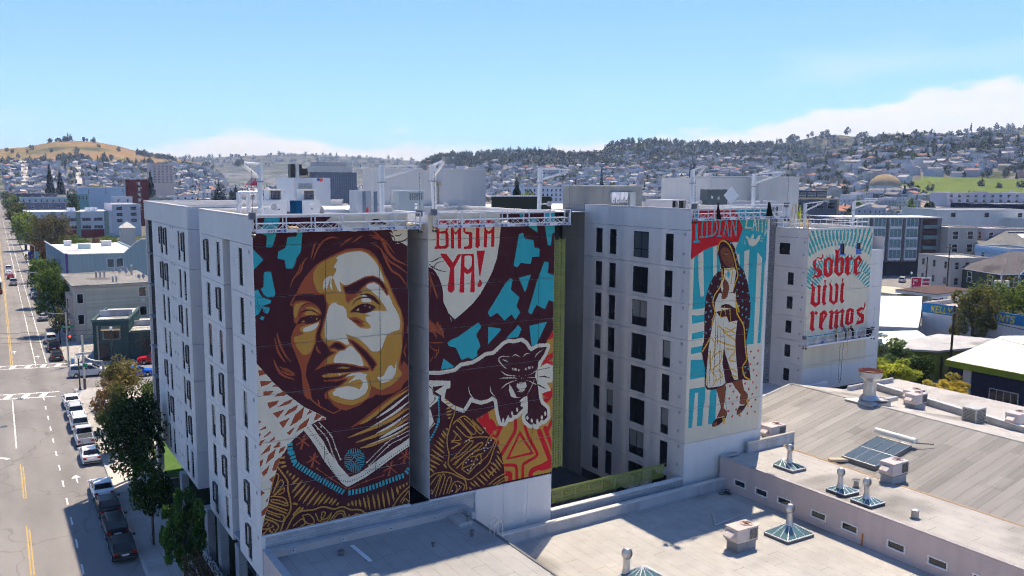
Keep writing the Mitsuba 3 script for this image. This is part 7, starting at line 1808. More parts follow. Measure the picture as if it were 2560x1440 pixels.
# --- left side of the picture, up the street
k = thing('corner_shop', 'dark green corner shop with a taller end at the street corner', 'shop'); R = np.eye(4); R[:2, :2] = [[U15[0], N15[0]], [U15[1], N15[1]]]; R[:2, 3] = c15(2.2, 9.9); GR1 = (.05, .085, .085)
put('wall', MB(GR1).box((0, 0, 0), (5.2, 14, 6.5), M=R).box((5.2, .3, 0), (26, 14, 4.6), M=R).out('stucco'), k); put('parapet', MB((.09, .13, .13)).box((-.15, -.15, 6.5), (5.35, .25, 6.85), M=R).box((-.15, .25, 6.5), (.25, 14, 6.85), M=R).box((5.0, .25, 6.5), (5.35, 14, 6.85), M=R).box((5.35, .2, 4.6), (26, .5, 4.85), M=R).out('paint'), k)
put('roof', MB((.5, .49, .47)).box((.25, .25, 6.5), (5.0, 14, 6.54), M=R).box((5.2, .5, 4.6), (26, 14, 4.64), M=R).out('roofing'), k); put('roof_slope', MB((.42, .43, .47)).box((.3, 5, 6.5), (5.2, 5.3, 7.6), M=R).box((5.3, 6, 4.6), (26, 6.3, 5.6), M=R).out('roofing'), k)
a_ = put('window', MB((.25, .25, .24)).box((1.4, -.05, 3.6), (4.0, .02, 5.3), M=R).out('paint'), k); put('pane', MB().box((1.55, -.08, 3.7), (3.85, -.05, 5.0), M=R).out('glass'), a_); put('awning', MB((.30, .25, .15)).add([(R@np.array([*p, 1]))[:3] for p in ((1.3, -.1, 5.8), (4.1, -.1, 5.8), (4.1, -.9, 5.2), (1.3, -.9, 5.2))], [[0, 1, 2, 3]]).out('stucco'), k)
put('awning', MB((.04, .12, .10)).add([(R@np.array([*p, 1]))[:3] for p in ((-.1, 1, 4.6), (-.1, 6, 4.6), (-1.3, 6, 3.6), (-1.3, 1, 3.6))], [[0, 1, 2, 3]]).add([(R@np.array([*p, 1]))[:3] for p in ((-.12, 2, 4.62), (-.12, 3, 4.62), (-1.28, 3, 3.64), (-1.28, 2, 3.64))], [[0, 1, 2, 3]], (.6, .65, .6)).out('stucco'), k)
put('door', MB((.03, .02, .02)).box((.5, -.06, .1), (2.2, .03, 3.0), M=R).out('gloss'), k)
for i in range(5): put('glass_brick', MB((.45, .45, .45)).box((10.2+i*.42, .26, 2.5), (10.56+i*.42, .32, 2.9), M=R).box((10.2+i*.42, .26, 2.95), (10.56+i*.42, .32, 3.35), M=R).out('gloss'), k)
k = thing('roof_ladder', 'aluminium ladder lying on the dark green shop roof', 'ladder'); m = MB((.6, .6, .6)); q = lambda a, b: (R@np.array([a, b, 5.0, 1]))[:3]; m.rod(q(11, 2.2), q(15, 2.2), .05).rod(q(11, 2.9), q(15, 2.9), .05); [m.rod(q(11.2+i*.5, 2.2), q(11.2+i*.5, 2.9), .035) for i in range(8)]; put('rails', m.out('metal'), k)
k = thing('clapboard_building', 'pale weathered clapboard building with a flat grey roof behind the dark green shop', 'building'); X0, X1, Y0, Y1, Z = 13.7, 27.0, 165, 187, 10.1
put('wall', MB((.48, .42, .36)).box((X0, Y0+.05, 0), (15.4, Y1, Z)).box((15.4, Y0+.15, 0), (X1, Y1, Z-.1)).out('stucco'), k)
for i in range(34): put('board', MB(np.array((.52, .48, .38))*(.82+.3*rr.random())).add([(15.4, Y0+.12, .4+i*.285), (24.0, Y0+.12, .4+i*.285), (24.0, Y0+.15, .68+i*.285), (15.4, Y0+.15, .68+i*.285), (15.4, Y0+.15, .4+i*.285), (24.0, Y0+.15, .4+i*.285)], [[0, 1, 2, 3], [4, 5, 1, 0]]).out('stucco'), k)
for i in range(34): put('board', MB(np.array((.50, .46, .37))*(.85+.25*rr.random())).add([(24.0, Y0+.12, .4+i*.285), (X1, Y0+.12, .4+i*.285), (X1, Y0+.15, .68+i*.285), (24.0, Y0+.15, .68+i*.285)], [[0, 1, 2, 3]]).out('stucco'), k)
put('roof', MB((.24, .235, .23)).box((X0-.4, Y0-.1, Z), (X1+.3, Y1+.2, Z+.12)).out('roofing'), k); put('fascia', MB((.42, .36, .3)).box((X0-.42, Y0-.12, Z-.35), (X1+.3, Y0+.04, Z)).box((X0-.42, Y0, Z-.35), (X0, Y1+.2, Z)).out('paint'), k)
for x0, x1, zb in ((14.1, 15.0, 7.1), (14.1, 15.0, 3.4), (24.2, 25.3, 7.7), (24.2, 25.3, 4.2), (24.2, 25.3, 2.0)):
    a_ = put('window', MB((.68, .66, .62)).box((x0-.1, Y0-.02, zb-.1), (x1+.1, Y0+.1, zb+1.7)).out('paint'), k); put('pane', MB().box((x0, Y0-.05, zb), (x1, Y0-.02, zb+1.6)).out('glass'), a_)
[put('window_unit', MB((.6, .58, .54)).box((24.4, Y0-.35, z), (25.1, Y0, z+.6)).out('paint'), k) for z in (6.7, 3.3)]
for i in range(4):
    for j in range(2): 
        y = 168+i*4.8; a_ = put('bay_window', MB((.55, .46, .40)).box((X0-.75, y, 1.0+j*4), (X0, y+2.6, 3.9+j*4.3)).out('stucco'), k); put('pane', MB().box((X0-.78, y+.5, 1.6+j*4), (X0-.75, y+2.1, 3.3+j*4.2)).out('glass'), a_)
for i, (x, y) in enumerate(((24.0, 178), (23.1, 180), (25.1, 180.5), (24.5, 182.5), (22.3, 183), (25.6, 168.5), (24.8, 168.2))):
    k = thing('satellite_dish', 'grey satellite dish on the flat grey roof of the clapboard building', 'satellite dish', 'satellite dishes on the clapboard building roof'); put('mast', MB((.3, .3, .3)).rod((x, y, 10.2), (x, y, 10.9), .04).out('metal'), k); put('dish', MB((.35, .35, .36)).rod((x, y-.1, 11.0), (x-.1, y-.16, 11.05), .42, sides=12, r2=.38).out('paint'), k)
for i, (x, y, h) in enumerate(((18.5, 176.5, 1.1), (19.2, 176.5, 1.1), (19.9, 176.5, 1.1), (20.3, 168, .9), (20.9, 168, .9), (25.0, 178.5, 1.8))):
    k = thing('flue_pipe', 'short metal flue pipe on the clapboard building roof', 'pipe', 'flue pipes on the clapboard building roof'); put('pipe', MB((.4, .4, .4)).lathe((x, y, 10.2), [(.16, 0), (.16, h)]).lathe((x, y, 10.2), [(.26, h), (.24, h+.15), (0, h+.2)]).out('metal'), k)
k = thing('clad_building', 'long pale blue metal-clad building with a white roof and a stepped gable', 'building'); CB = (.33, .42, .43); pts = [(15.6, 0), (31.4, 0), (31.4, 15.7), (30.2, 15.7), (28.9, 14.8), (26.7, 12.8), (15.6, 12.9)]
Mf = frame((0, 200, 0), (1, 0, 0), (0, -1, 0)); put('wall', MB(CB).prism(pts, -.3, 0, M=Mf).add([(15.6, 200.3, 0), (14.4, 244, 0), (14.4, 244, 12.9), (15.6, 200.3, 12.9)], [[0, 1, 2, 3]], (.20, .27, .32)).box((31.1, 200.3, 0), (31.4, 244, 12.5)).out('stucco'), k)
for i in range(20):
    x = 15.7+i*.79; zt = float(np.interp(x, [15.6, 26.7, 28.9, 30.2, 31.4], [12.85, 12.8, 14.8, 15.65, 15.65])); put('seam', MB(tuple(c*1.12 for c in CB)).box((x, 199.93, 0), (x+.07, 200, zt)).out('paint'), k)
put('coping', MB((.66, .68, .68)).path([(15.5, 199.95, 12.95), (26.7, 199.95, 12.85), (28.9, 199.95, 14.9), (30.2, 199.95, 15.75), (31.5, 199.95, 15.75)], .12).path([(15.5, 200, 12.95), (14.3, 244, 12.95)], .15).out('paint'), k)
put('roof', MB((.72, .72, .73)).add([(15.6, 200.3, 12.1), (31.2, 200.3, 12.1), (31.2, 244, 12.1), (14.4, 244, 12.1)], [[0, 1, 2, 3]]).out('roofing'), k); put('end_pier', MB((.14, .09, .22)).box((15.3, 199.8, 0), (15.75, 200.2, 13.2)).out('paint'), k)
for x in (23.3, 25.1): a_ = put('window', MB((.7, .7, .7)).box((x-.12, 199.9, 9.75), (x+1.37, 200, 11.85)).out('paint'), k); put('pane', MB((.2, .19, .17)).box((x, 199.86, 9.87), (x+1.25, 199.9, 11.73)).out('mirror'), a_)
for x, y, w, l in ((20.2, 225, 2.6, 'pale blue box hatch on the white roof of the blue clad building'), (18.0, 236, 1.6, 'small white unit near the street end of the white roof'), (26, 232, 2.2, 'white skylight box at the far side of the white roof')):
    k = thing('roof_box', l, 'roof hatch'); put('box', MB((.42, .52, .52) if w > 2.4 else (.6, .6, .6)).box((x, y, 12.1), (x+w, y+1.8, 13.3)).out('stucco'), k); put('lid', MB((.7, .7, .7)).box((x-.1, y-.1, 13.3), (x+w+.1, y+1.9, 13.4)).out('paint'), k)
k = thing('water_tank', 'square beige water tank house with a pyramid roof', 'water tower'); put('wall', MB((.50, .47, .42)).box((33.6, 255, 7), (37.2, 258.6, 15.3)).out('stucco'), k); put('roof', MB((.62, .60, .54)).add([(33.4, 254.8, 15.3), (37.4, 254.8, 15.3), (37.4, 258.8, 15.3), (33.4, 258.8, 15.3), (35.4, 256.8, 17.0)], [[0, 1, 4, 4], [1, 2, 4, 4], [2, 3, 4, 4], [3, 0, 4, 4]]).out('paint'), k); put('base', MB((.40, .37, .33)).box((33.8, 255.2, 0), (37, 258.4, 7)).out('stucco'), k)
k = mid('white factory with green piers and long strip windows above a dark red base', 20, 56.9, 460, 492, 12.7, (.52, .52, .58), (.72, .72, .72), (0, 0), (0, 0), name='factory', parapet=.4)
for x in (30.2, 40.8, 53.2): put('pier', MB((.22, .28, .24)).box((x, 459.8, 0), (x+2.0, 460, 12.8)).out('stucco'), k)
put('red_base', MB((.20, .03, .03)).box((33.0, 459.85, 0), (53, 460, 4.0)).out('stucco'), k)
for x in (26.0, 33.2, 39.7-.1, 46.3, 48.9-.1):
    pass
for j, zb in enumerate((8.0, 4.3)):
    for x in (24.3, 33.0, 37.2, 43.4, 48.6): a_ = put('window', MB((.3, .34, .42)).box((x, 459.8, zb), (x+3.9, 459.9, zb+1.7)).out('paint'), k); put('pane', MB().box((x+.15, 459.76, zb+.15), (x+1.3, 459.8, zb+1.55)).box((x+1.45, 459.76, zb+.15), (x+2.6, 459.8, zb+1.55)).box((x+2.75, 459.76, zb+.15), (x+3.75, 459.8, zb+1.55)).out('glass'), a_)
mid('taller white end of the factory with small windows', 57, 70, 460, 490, 16.0, (.50, .50, .56), (.7, .7, .7), (2, 3), (0, 0), name='factory', ww=2.6, wh=1.5, trim=(.4, .4, .45))
for x, n, l in ((38, 2, 'pair of white fan units on the factory roof'), (46, 3, 'row of three white fan units on the factory roof')):
    k = thing('fan_unit', l, 'fan unit'); [put('unit', MB((.55, .6, .68)).box((x+i*1.9, 470, 12.4), (x+1.7+i*1.9, 472, 14.3)).out('gloss'), k) for i in range(n)]
k = mid('slim dark red brick tower with a zigzag fire escape', 79, 90.5, 560, 572, 28.1, (.14, .030, .026), (.4, .4, .4), (0, 0), (0, 0), name='brick_tower', cat='tower', trim=(.35, .25, .24)); m = MB((.45, .42, .42))
for j in range(5): z = 10+j*3.3; m.box((83.3, 559.2, z), (86.5, 560, z+.12)); m.rod((83.5 if j % 2 else 86.3, 559.5, z), (86.3 if j % 2 else 83.5, 559.5, z+3.3), .09)
put('fire_escape', m.out('paint'), k); [put('window', MB((.6, .55, .52)).box((84.3, 559.9, 11.5+j*3.3), (85.6, 559.97, 13.4+j*3.3)).out('paint'), k) for j in range(5)]
mid('long navy low building with a white rim beyond the factory', 20, 44, 520, 540, 15.5, (.16, .17, .24), (.6, .6, .6), (6, 1), name='building', ww=1.4)
mid('pale blue long shed far behind the brick tower', 60, 92, 640, 660, 22.5, (.42, .50, .62), (.7, .7, .72), (3, 1), ww=.5, wh=3)
mid('turquoise house with white windows left of the brick tower', 50, 60, 590, 604, 19, (.17, .36, .36), (.4, .5, .48), (5, 1), ww=.9, wh=2.0)
mid('white house tucked against the brick tower', 68, 78, 540, 552, 18, (.6, .6, .62), (.6, .6, .6), (2, 1))
mid('wide low dark-fronted shed beyond the conifers at the left', 26, 52, 720, 740, 17, (.08, .09, .12), (.33, .28, .26), (4, 1))
mid('pale green and cream low house by the long tree row', 24, 50, 610, 625, 16.5, (.45, .52, .55), (.5, .45, .42), (8, 1), ww=1.0)
k = mid('pale pink slab hospital block with eight rows of square windows', 160, 184, 980, 995, 44.5, (.52, .42, .38), (.5, .46, .44), (0, 0), (0, 0), name='tower_block'); [put('window', MB((.12, .10, .11)).box((164+i*4.1, 979.8, 24+j*2.8), (166.2+i*4.1, 980, 25.5+j*2.8)).out('gloss'), k) for i in range(5) for j in range(7)]
put('end_wall', MB((.40, .42, .48)).box((159.8, 979.7, 0), (162.8, 980.5, 44.5)).out('stucco'), k)
# --- colourful blocks above the roof of the portrait wing
k = mid('white and yellow apartment block with rows of small windows beyond the penthouse', 300, 350, 700, 730, 25.5, (.55, .55, .58), (.6, .6, .5), (11, 4), (0, 0), fh=2.8, ww=1.3, wh=1.4, trim=(.4, .4, .42), name='apartment_block'); put('yellow_top', MB((.58, .45, .06)).box((302, 698, 25.5), (348, 728, 30)).out('stucco'), k); put('yellow_tower', MB((.60, .46, .05)).box((324, 705, 30), (338, 720, 35)).out('stucco'), k)
mid('yellow slab end with three dark windows next to the grey penthouse', 356, 368, 700, 720, 32, (.52, .42, .07), (.5, .45, .2), (1, 5), fh=3.2, name='apartment_block')
mid('blue-grey apartment block end between the yellow ones', 340, 355, 690, 698, 29, (.20, .25, .36), (.4, .4, .4), (1, 3), name='apartment_block')
k = mid('long red and orange school block with a lime green wall below', 232, 282, 500, 515, 22.7, (.36, .045, .055), (.4, .1, .1), (0, 0), (0, 0), name='school'); put('orange_bay', MB((.60, .16, .05)).box((231.5, 499.5, 8), (238, 500, 23)).box((262, 499.5, 8), (267, 500, 23)).out('stucco'), k); put('green_wall', MB((.33, .38, .08)).box((240, 499, 0), (290, 499.6, 18.8)).out('stucco'), k); [put('window', MB((.05, .05, .06)).box((242+i*11, 498.9, 15.5), (245.5+i*11, 499, 18.3)).out('gloss'), k) for i in range(4)]
mid('orange-red stair block left of the generator', 153, 165, 480, 492, 22.3, (.50, .10, .05), (.5, .2, .1), (1, 3), name='school')
k = mid('dark ribbed tall building with a flat white crown behind the generator', 225, 258, 640, 660, 34.5, (.13, .15, .19), (.5, .5, .5), (0, 0), (0, 0), name='tower_block'); [put('rib', MB((.20, .22, .27)).box((225+i*1.75, 639.7, 5), (225.8+i*1.75, 640, 34)).out('stucco'), k) for i in range(19)]; put('crown', MB((.58, .56, .52)).box((224, 639, 34.6), (254, 659, 39.2)).box((226, 641, 39.2), (250, 657, 42.3), (.36, .36, .36)).out('stucco'), k)
k = thing('red_church', 'bright red steep gabled roof of a church at the left of the davits', 'church'); put('roof', MB((.50, .02, .06)).add([(172.8, 640, 24.2), (178.9, 640, 24.2), (178.9, 640, 29.5), (172.8, 650, 24.2), (179, 655, 24.2), (179, 655, 29.5)], [[0, 1, 2, 2], [0, 2, 5, 3]]).out('paint'), k); put('gable', MB((.55, .40, .36)).add([(172.8, 639.9, 24.2), (178.9, 639.9, 29.6), (175, 639.9, 29.9), (170.7, 639.9, 25)], [[0, 1, 2, 3]]).out('stucco'), k)
mid('white three storey house row with many windows beyond the cypress', 296, 330, 455, 470, 25.0, (.66, .66, .70), (.6, .6, .6), (10, 3), fh=3, ww=1.2, wh=1.6, trim=(.5, .5, .6), name='apartment_block')
mid('white low apartment building with two rows of windows above the stair tower', 480, 510, 470, 486, 22.3, (.60, .62, .62), (.55, .55, .55), (9, 2), (7, 2), fh=3.2, trim=(.5, .5, .5), name='apartment_block'); mid('dark slate block beside the white low apartment building', 452, 468, 455, 468, 22, (.10, .11, .14), (.3, .3, .3), (2, 1), name='apartment_block')
# --- right side of the picture
k = thing('navy_workshop', 'navy blue workshop with a lime green fascia and a white low gabled roof', 'building'); NV = (.025, .028, .055)
put('wall', MB(NV).box((107.2, 8, 0), (140, 61.5, 5.2)).out('stucco'), k); [put('pier', MB((.40, .40, .42)).box((106.95, 58.5-i*8.7, 0), (107.25, 59.5-i*8.7, 5.2)).out('stucco'), k) for i in range(6)]; put('fascia', MB((.17, .22, .03)).box((106.6, 8, 5.2), (107.0, 61.8, 6.0)).box((107.0, 61.5, 5.2), (140, 61.8, 6.0)).out('paint'), k)
put('roof', MB((.74, .73, .70)).add([(106.8, 8, 6.02), (106.8, 61.8, 6.02), (122, 62.8, 7.6), (122, 8, 7.6), (142, 61.8, 6.0), (142, 8, 6.0)], [[0, 3, 2, 1], [3, 5, 4, 2]]).out('paint'), k)
for i in range(6):
    y = 52.5-i*8.7; a_ = put('window', MB((.42, .42, .44)).box((107.05, y, 1.6), (107.15, y+3.6, 3.4)).out('paint'), k); [put('pane', MB().box((107.0, y+.1+q*.87, 1.7), (107.04, y+.85+q*.87, 3.3)).out('glass'), a_) for q in range(4)]
k = thing('roof_vent', 'small louvred vent box on the white roof of the navy workshop', 'vent'); put('box', MB((.4, .38, .34)).box((112.5, 52.5, 6.5), (113.6, 53.5, 7.9)).out('metal'), k)
k = thing('paint_shop', 'long white wall building with a blue band bearing yellow letters', 'shop'); put('wall', MB((.58, .58, .60)).box((148.4, 45, 0), (175, 91.0, 5.2)).out('stucco'), k); put('band', MB((.03, .16, .36)).box((148.3, 45, 5.2), (148.6, 91.05, 7.0)).out('paint'), k)
put('roof', MB((.50, .44, .40)).box((148.6, 45, 5.2), (175, 91, 6.2)).out('roofing'), k); put('parapet', MB((.42, .42, .45)).box((174, 45, 6.2), (175, 91.2, 7.2)).box((148.6, 90.6, 6.2), (175, 91.2, 7.0)).out('stucco'), k)
t = meshkit.text_mesh('KELLY-MOORE PAINTS', 1.2, .02, True); Mt = frame((148.3, 89.5, 5.45), (0, -1, 0), (-1, 0, 0)); tv = np.array(t.vertices); tv[:, 0] = tv[:, 0]*.8+tv[:, 1]*.15; put('lettering', MB((.60, .48, .03)).add(tv@Mt[:3, :3].T+Mt[:3, 3], t.faces).out('paint'), k, label='yellow slanted lettering')
k = thing('chimney_stack', 'pair of pale round stacks behind the paint shop roof', 'chimney'); [put('stack', MB((.55, .52, .47)).lathe((176.5+i*1.3, 92.5-i*1.0, 0), [(.65, 0), (.65, 9.3), (.5, 9.35), (0, 9.3)], n=12).out('stucco'), k) for i in range(2)]
WR = [(128, 112, 5.6), (151, 95, 5.6), (143, 89, 3.2), (118, 84, 4.2)]
k = thing('white_roofed_shed', 'large shed whose plain white roof slopes towards the alley', 'shed'); put('roof', MB((.78, .78, .78)).add([(130, 118, 6.4), (165, 101.5, 5.8), (148.2, 91.2, 4.6), (140, 86.5, 3.6), (118, 100, 4.6)], [[0, 1, 2, 2], [0, 2, 3, 4]]).out('paint'), k); put('wall', MB((.5, .5, .5)).add([(140, 86.5, 0), (118, 100, 0), (118, 100, 4.6), (140, 86.5, 3.6)], [[0, 1, 2, 3]]).add([(148.2, 91.2, 0), (140, 86.5, 0), (140, 86.5, 3.6), (148.2, 91.2, 4.6)], [[0, 1, 2, 3]]).out('stucco'), k)
k = thing('white_roofed_shed', 'lower shed with a white roof and a grey skylight below the larger one', 'shed'); put('roof', MB((.76, .76, .76)).add([(113, 96, 3.4), (139, 86, 3.3), (133, 79.5, 3.2), (108, 84, 3.3)], [[0, 1, 2, 3]]).out('paint'), k); put('wall', MB((.5, .5, .5)).add([(133, 79.5, 0), (108, 84, 0), (108, 84, 3.3), (133, 79.5, 3.2)], [[0, 1, 2, 3]]).out('stucco'), k); put('skylight', MB((.35, .40, .42)).box((-2.2, -1, 0), (2.2, 1, .25), M=rz(127.5, 86.8, -.35, 3.33)).out('gloss'), k); put('roof_box', MB((.6, .6, .6)).box((118, 81, 3.2), (121.5, 83, 4.3)).out('paint'), k)
k = thing('grey_roofed_shed', 'low green-walled building with a grey roof behind the leafy trees', 'shed'); put('roof', MB((.44, .44, .44)).prism([(114.7, 76.3), (115.4, 73.2), (118.5, 69.8), (126.8, 68.2), (135.5, 70.8), (132, 78)], 4.3, 4.6).out('roofing'), k); put('wall', MB((.18, .22, .05)).prism([(115.2, 76), (116, 73.6), (119, 70.3), (126.8, 68.7), (135, 71.2), (131.6, 77.5)], 0, 4.3).out('stucco'), k)
k = thing('gas_station', 'gas station with a flat canopy and a small kiosk', 'gas station'); put('kiosk', MB((.50, .47, .38)).box((174, 113, 0), (186, 124, 4.2)).out('stucco'), k); put('canopy', MB((.55, .54, .52)).box((174, 104, 4.6), (190, 113.5, 5.2)).out('paint'), k); put('fascia', MB((.11, .08, .075)).box((173.9, 103.9, 5.2), (190, 113.6, 5.3)).out('paint'), k); put('column', MB((.5, .5, .5)).box((177, 107, 0), (177.5, 107.5, 4.6)).box((186, 107, 0), (186.5, 107.5, 4.6)).out('paint'), k); put('pump', MB((.35, .05, .05)).box((180, 107, 0), (181, 108.2, 1.7)).box((183.5, 107, 0), (184.5, 108.2, 1.7)).out('gloss'), k)
k = thing('price_sign', 'red and white gas price sign on a post by the station', 'sign'); Mt = frame((206, 130, 0), (.9, -.43, 0), (-.43, -.9, 0)); put('board', MB((.70, .70, .70)).prism(box(0, 1.0, 5.4, 4.6), -.2, 0, M=Mt).prism(box(.15, 1.1, 2.7, 4.5), 0, .05, (.45, .03, .06), M=Mt).out('paint'), k); m = MB((.75, .75, .75))
for s_, z in (('GAS', 3.5), ('&', 2.6), ('FOOD', 1.5)): t = meshkit.text_mesh(s_, .62, .02, True); tv = np.array(t.vertices)*[.8, 1, 1]+[.35, z, .05]; m.add(tv@Mt[:3, :3].T+Mt[:3, 3], t.faces)
for i in range(3): m.prism(box(3.1, 1.5+i*1.0, 5.1, 2.2+i*1.0), 0, .04, (.4, .05, .05), M=Mt)
put('lettering', m.out('paint'), k)
structure('avenue', strip([(185, 175), (260, 175), (222, 112), (200, 100), (180, 128)], .03, 'asphalt', (.5, .5, .5)))
car('cargo', 203, 121.5, .35, WHT, 'white cargo van beside the dark green house', 'vehicles near the gas station', 'van', 'van'); car('suv', 201, 129, -1.0, (.35, .02, .05), 'dark red car behind the white cargo van', 'vehicles near the gas station')
car('van', 222, 151, -1.1, SIL, 'silver minivan parked below the glass fronted apartments', 'vehicles near the gas station', 'minivan', 'minivan'); car('suv', 230, 148, -1.1, SIL, 'silver car parked right of the minivan below the glass fronted apartments', 'vehicles near the gas station')
RV = -.44
def right(label, x0, w, d, zt, y0, col, **kw): return mid(label, x0, x0+w, y0, y0+d, zt, col, rot=RV, **kw)
k = thing('glass_apartments', 'four storey grey apartments with tall glazed bays and white bands', 'apartment building'); Mg = frame((225, 168, 0), (math.cos(RV), math.sin(RV), 0), (math.sin(RV), -math.cos(RV), 0))
put('wall', MB((.17, .16, .18)).prism(box(0, 4.5, 35, 18.2), -14, 0, M=Mg).prism(box(0, 0, 35, 4.5), -14, -1.5, (.04, .04, .045), M=Mg).out('stucco'), k)
for b in range(5):
    for j in range(4):
        u, zb = 1.2+b*5.4, 5.0+j*3.3; a_ = put('bay', MB((.58, .58, .62)).prism(box(u, zb, u+4.0, zb+.7), 0, .55, M=Mg).prism(box(u, zb+.7, u+.12, zb+3.3), 0, .55, M=Mg).prism(box(u+3.9, zb+.7, u+4.0, zb+3.3), 0, .55, M=Mg).prism(box(u+1.3, zb+.7, u+1.38, zb+3.2), .5, .6, M=Mg).prism(box(u+2.6, zb+.7, u+2.68, zb+3.2), .5, .6, M=Mg).out('paint'), k); put('pane', MB().prism(box(u+.12, zb+.72, u+3.9, zb+3.2), .4, .5, M=Mg).out('skyglass'), a_)
    put('fin', MB((.045, .045, .055)).prism(box(u+4.2, 4.5, u+5.0, 18), 0, .25, M=Mg).out('gloss'), k)
for j in range(4): put('balcony', MB((.16, .19, .2)).prism(box(28.5, 5.2+j*3.3, 33.5, 6.2+j*3.3), .0, 1.0, M=Mg).out('skyglass'), k); put('loggia', MB((.08, .05, .045)).prism(box(28.5, 6.2+j*3.3, 33.5, 8.2+j*3.3), .0, .03, M=Mg).out('stucco'), k)
put('roof', MB((.66, .66, .68)).prism(box(-.2, 18.2, 35.2, 18.5), -14, .3, M=Mg).out('roofing'), k)
k = mid('beige plain apartment house with a deep dark entry bay', 258, 268, 147, 163, 15.5, (.40, .37, .33), (.5, .5, .5), (2, 3), (0, 0), rot=RV, ww=1.8, wh=2.4, fh=4, name='apartment_house')
k = mid('pinkish apartment house with a zigzag fire escape', 268, 282, 140, 156, 15.2, (.42, .36, .37), (.45, .42, .42), (4, 3), (3, 3), rot=RV, ww=1.3, wh=1.9, fh=3.9, name='apartment_house'); m = MB((.30, .27, .29))
Mq = rz(275, 148, RV)@frame((0, -8, 0), (1, 0, 0), (0, -1, 0))
for j in range(3): m.prism(box(-1.5, 2+j*3.9, 2.5, 2.15+j*3.9), .1, 1.1, M=Mq)
put('fire_escape', m.out('paint'), k)
mid('small beige stucco house with a white rim at the avenue corner', 222, 234, 124, 139, 9.3, (.42, .39, .35), (.6, .58, .55), (4, 2), (3, 2), rot=RV, ww=1.0, wh=1.7, fh=4.2, name='stucco_house', trim=(.3, .28, .27))
k = mid('pale blue wooden house with white trimmed bay windows', 236, 246, 117, 131, 11.8, (.42, .50, .62), (.12, .12, .12), (2, 2), (2, 3), rot=RV, ww=1.3, wh=2.3, fh=4.0, name='blue_house', trim=(.72, .74, .78), cat='house'); put('cornice', MB((.25, .40, .55)).box((-5.3, -7.4, 9.9), (5.3, -7.0, 11.2), M=rz(241, 124, RV)).box((-5.3, -7, 9.9), (-5.0, 7, 11.2), M=rz(241, 124, RV)).out('paint'), k); a_ = put('bay', MB((.50, .56, .66)).box((-4.5, -8.2, 0), (-1.2, -7.0, 9.8), M=rz(241, 124, RV)).out('stucco'), k); put('pane', MB().box((-4.2, -8.25, 6.2), (-3.2, -8.2, 8.8), M=rz(241, 124, RV)).box((-2.6, -8.25, 6.2), (-1.6, -8.2, 8.8), M=rz(241, 124, RV)).box((-4.2, -8.25, 1.5), (-3.2, -8.2, 4.2), M=rz(241, 124, RV)).out('glass'), a_)
k = mid('dark green wooden house with white trim and a large grey hipped roof', 218, 244, 106, 122, 6.6, (.055, .065, .055), (.15, .14, .145), (3, 1), (2, 1), rot=RV, kind='hip', rise=5.0, ww=1.6, wh=2.6, name='green_house', cat='house', eave=.5)
Rg = rz(231, 114, RV); put('dormer', MB((.06, .07, .06)).add([(Rg@np.array([*p, 1]))[:3] for p in ((-8, -8.3, 6.6), (-1.5, -8.3, 6.6), (-4.75, -8.3, 9.9))], [[0, 1, 2, 2]]).out('stucco'), k); put('dormer_trim', MB((.72, .72, .7)).path([(Rg@np.array([*p, 1]))[:3] for p in ((-8.3, -8.45, 6.5), (-4.75, -8.45, 10.0), (-1.2, -8.45, 6.5))], .18).path([(Rg@np.array([*p, 1]))[:3] for p in ((-8.3, -8.45, 6.5), (-1.2, -8.45, 6.5))], .1).out('paint'), k); put('dormer_roof', MB((.15, .14, .145)).add([(Rg@np.array([*p, 1]))[:3] for p in ((-8.5, -8.5, 6.4), (-4.75, -8.5, 10.1), (-4.75, -1, 10.1), (-8.5, -3, 6.6), (-1, -8.5, 6.4), (-1, -3, 6.6))], [[0, 1, 2, 3], [1, 4, 5, 2]]).out('plank'), k)
a_ = put('attic_window', MB((.72, .72, .7)).box((-5.4, -8.42, 7.2), (-4.1, -8.32, 8.8), M=Rg).out('paint'), k); put('pane', MB().box((-5.15, -8.46, 7.4), (-4.35, -8.42, 8.6), M=Rg).out('glass'), a_); put('frieze', MB((.16, .05, .045)).box((-13, -8.06, 5.2), (-8.3, -8.0, 6.0), M=Rg).out('paint'), k); put('corner_board', MB((.7, .7, .68)).box((-13.1, -8.1, 0), (-12.8, -7.9, 6.6), M=Rg).box((-8.4, -8.1, 0), (-8.1, -7.9, 6.6), M=Rg).box((-1.4, -8.1, 0), (-1.1, -7.9, 6.6), M=Rg).out('paint'), k)
k = mid('mustard wooden house with a broad grey hipped roof and two white roof windows', 262, 296, 128, 150, 10.4, (.40, .24, .09), (.20, .20, .195), (5, 1), (0, 0), rot=RV, kind='hip', rise=5.0, ww=1.8, wh=1.7, name='mustard_house', cat='house', eave=.6); Rm = rz(279, 139, RV)
for a0, b0 in ((-6, -6.5), (6, -6.5)): q = [(a0, b0, 12.6), (a0+4, b0, 12.6), (a0+4, b0+2.2, 13.7), (a0, b0+2.2, 13.7)]; put('roof_window', MB((.78, .78, .78)).add([(Rm@np.array([*p, 1]))[:3] for p in q], [[0, 1, 2, 3]]).out('gloss'), k)
[put('flue', MB((.4, .4, .4)).rod((Rm@np.array([i*1.2, -6, 12.4, 1]))[:3], (Rm@np.array([i*1.2, -6, 14.6, 1]))[:3], .25, sides=8).out('metal'), k) for i in range(3)]
k = thing('turret_roof', 'grey conical roof with a bright finial between the mustard and green houses', 'turret'); put('cone', MB((.22, .21, .22)).lathe((256, 121, 8.5), [(6.0, 0), (.3, 3.6)], n=14).out('paint'), k); put('finial', MB((.66, .66, .68)).lathe((256, 121, 12.0), [(.9, 0), (.3, .6), (.2, 1.4), (0, 1.8)], n=10).out('metal'), k)
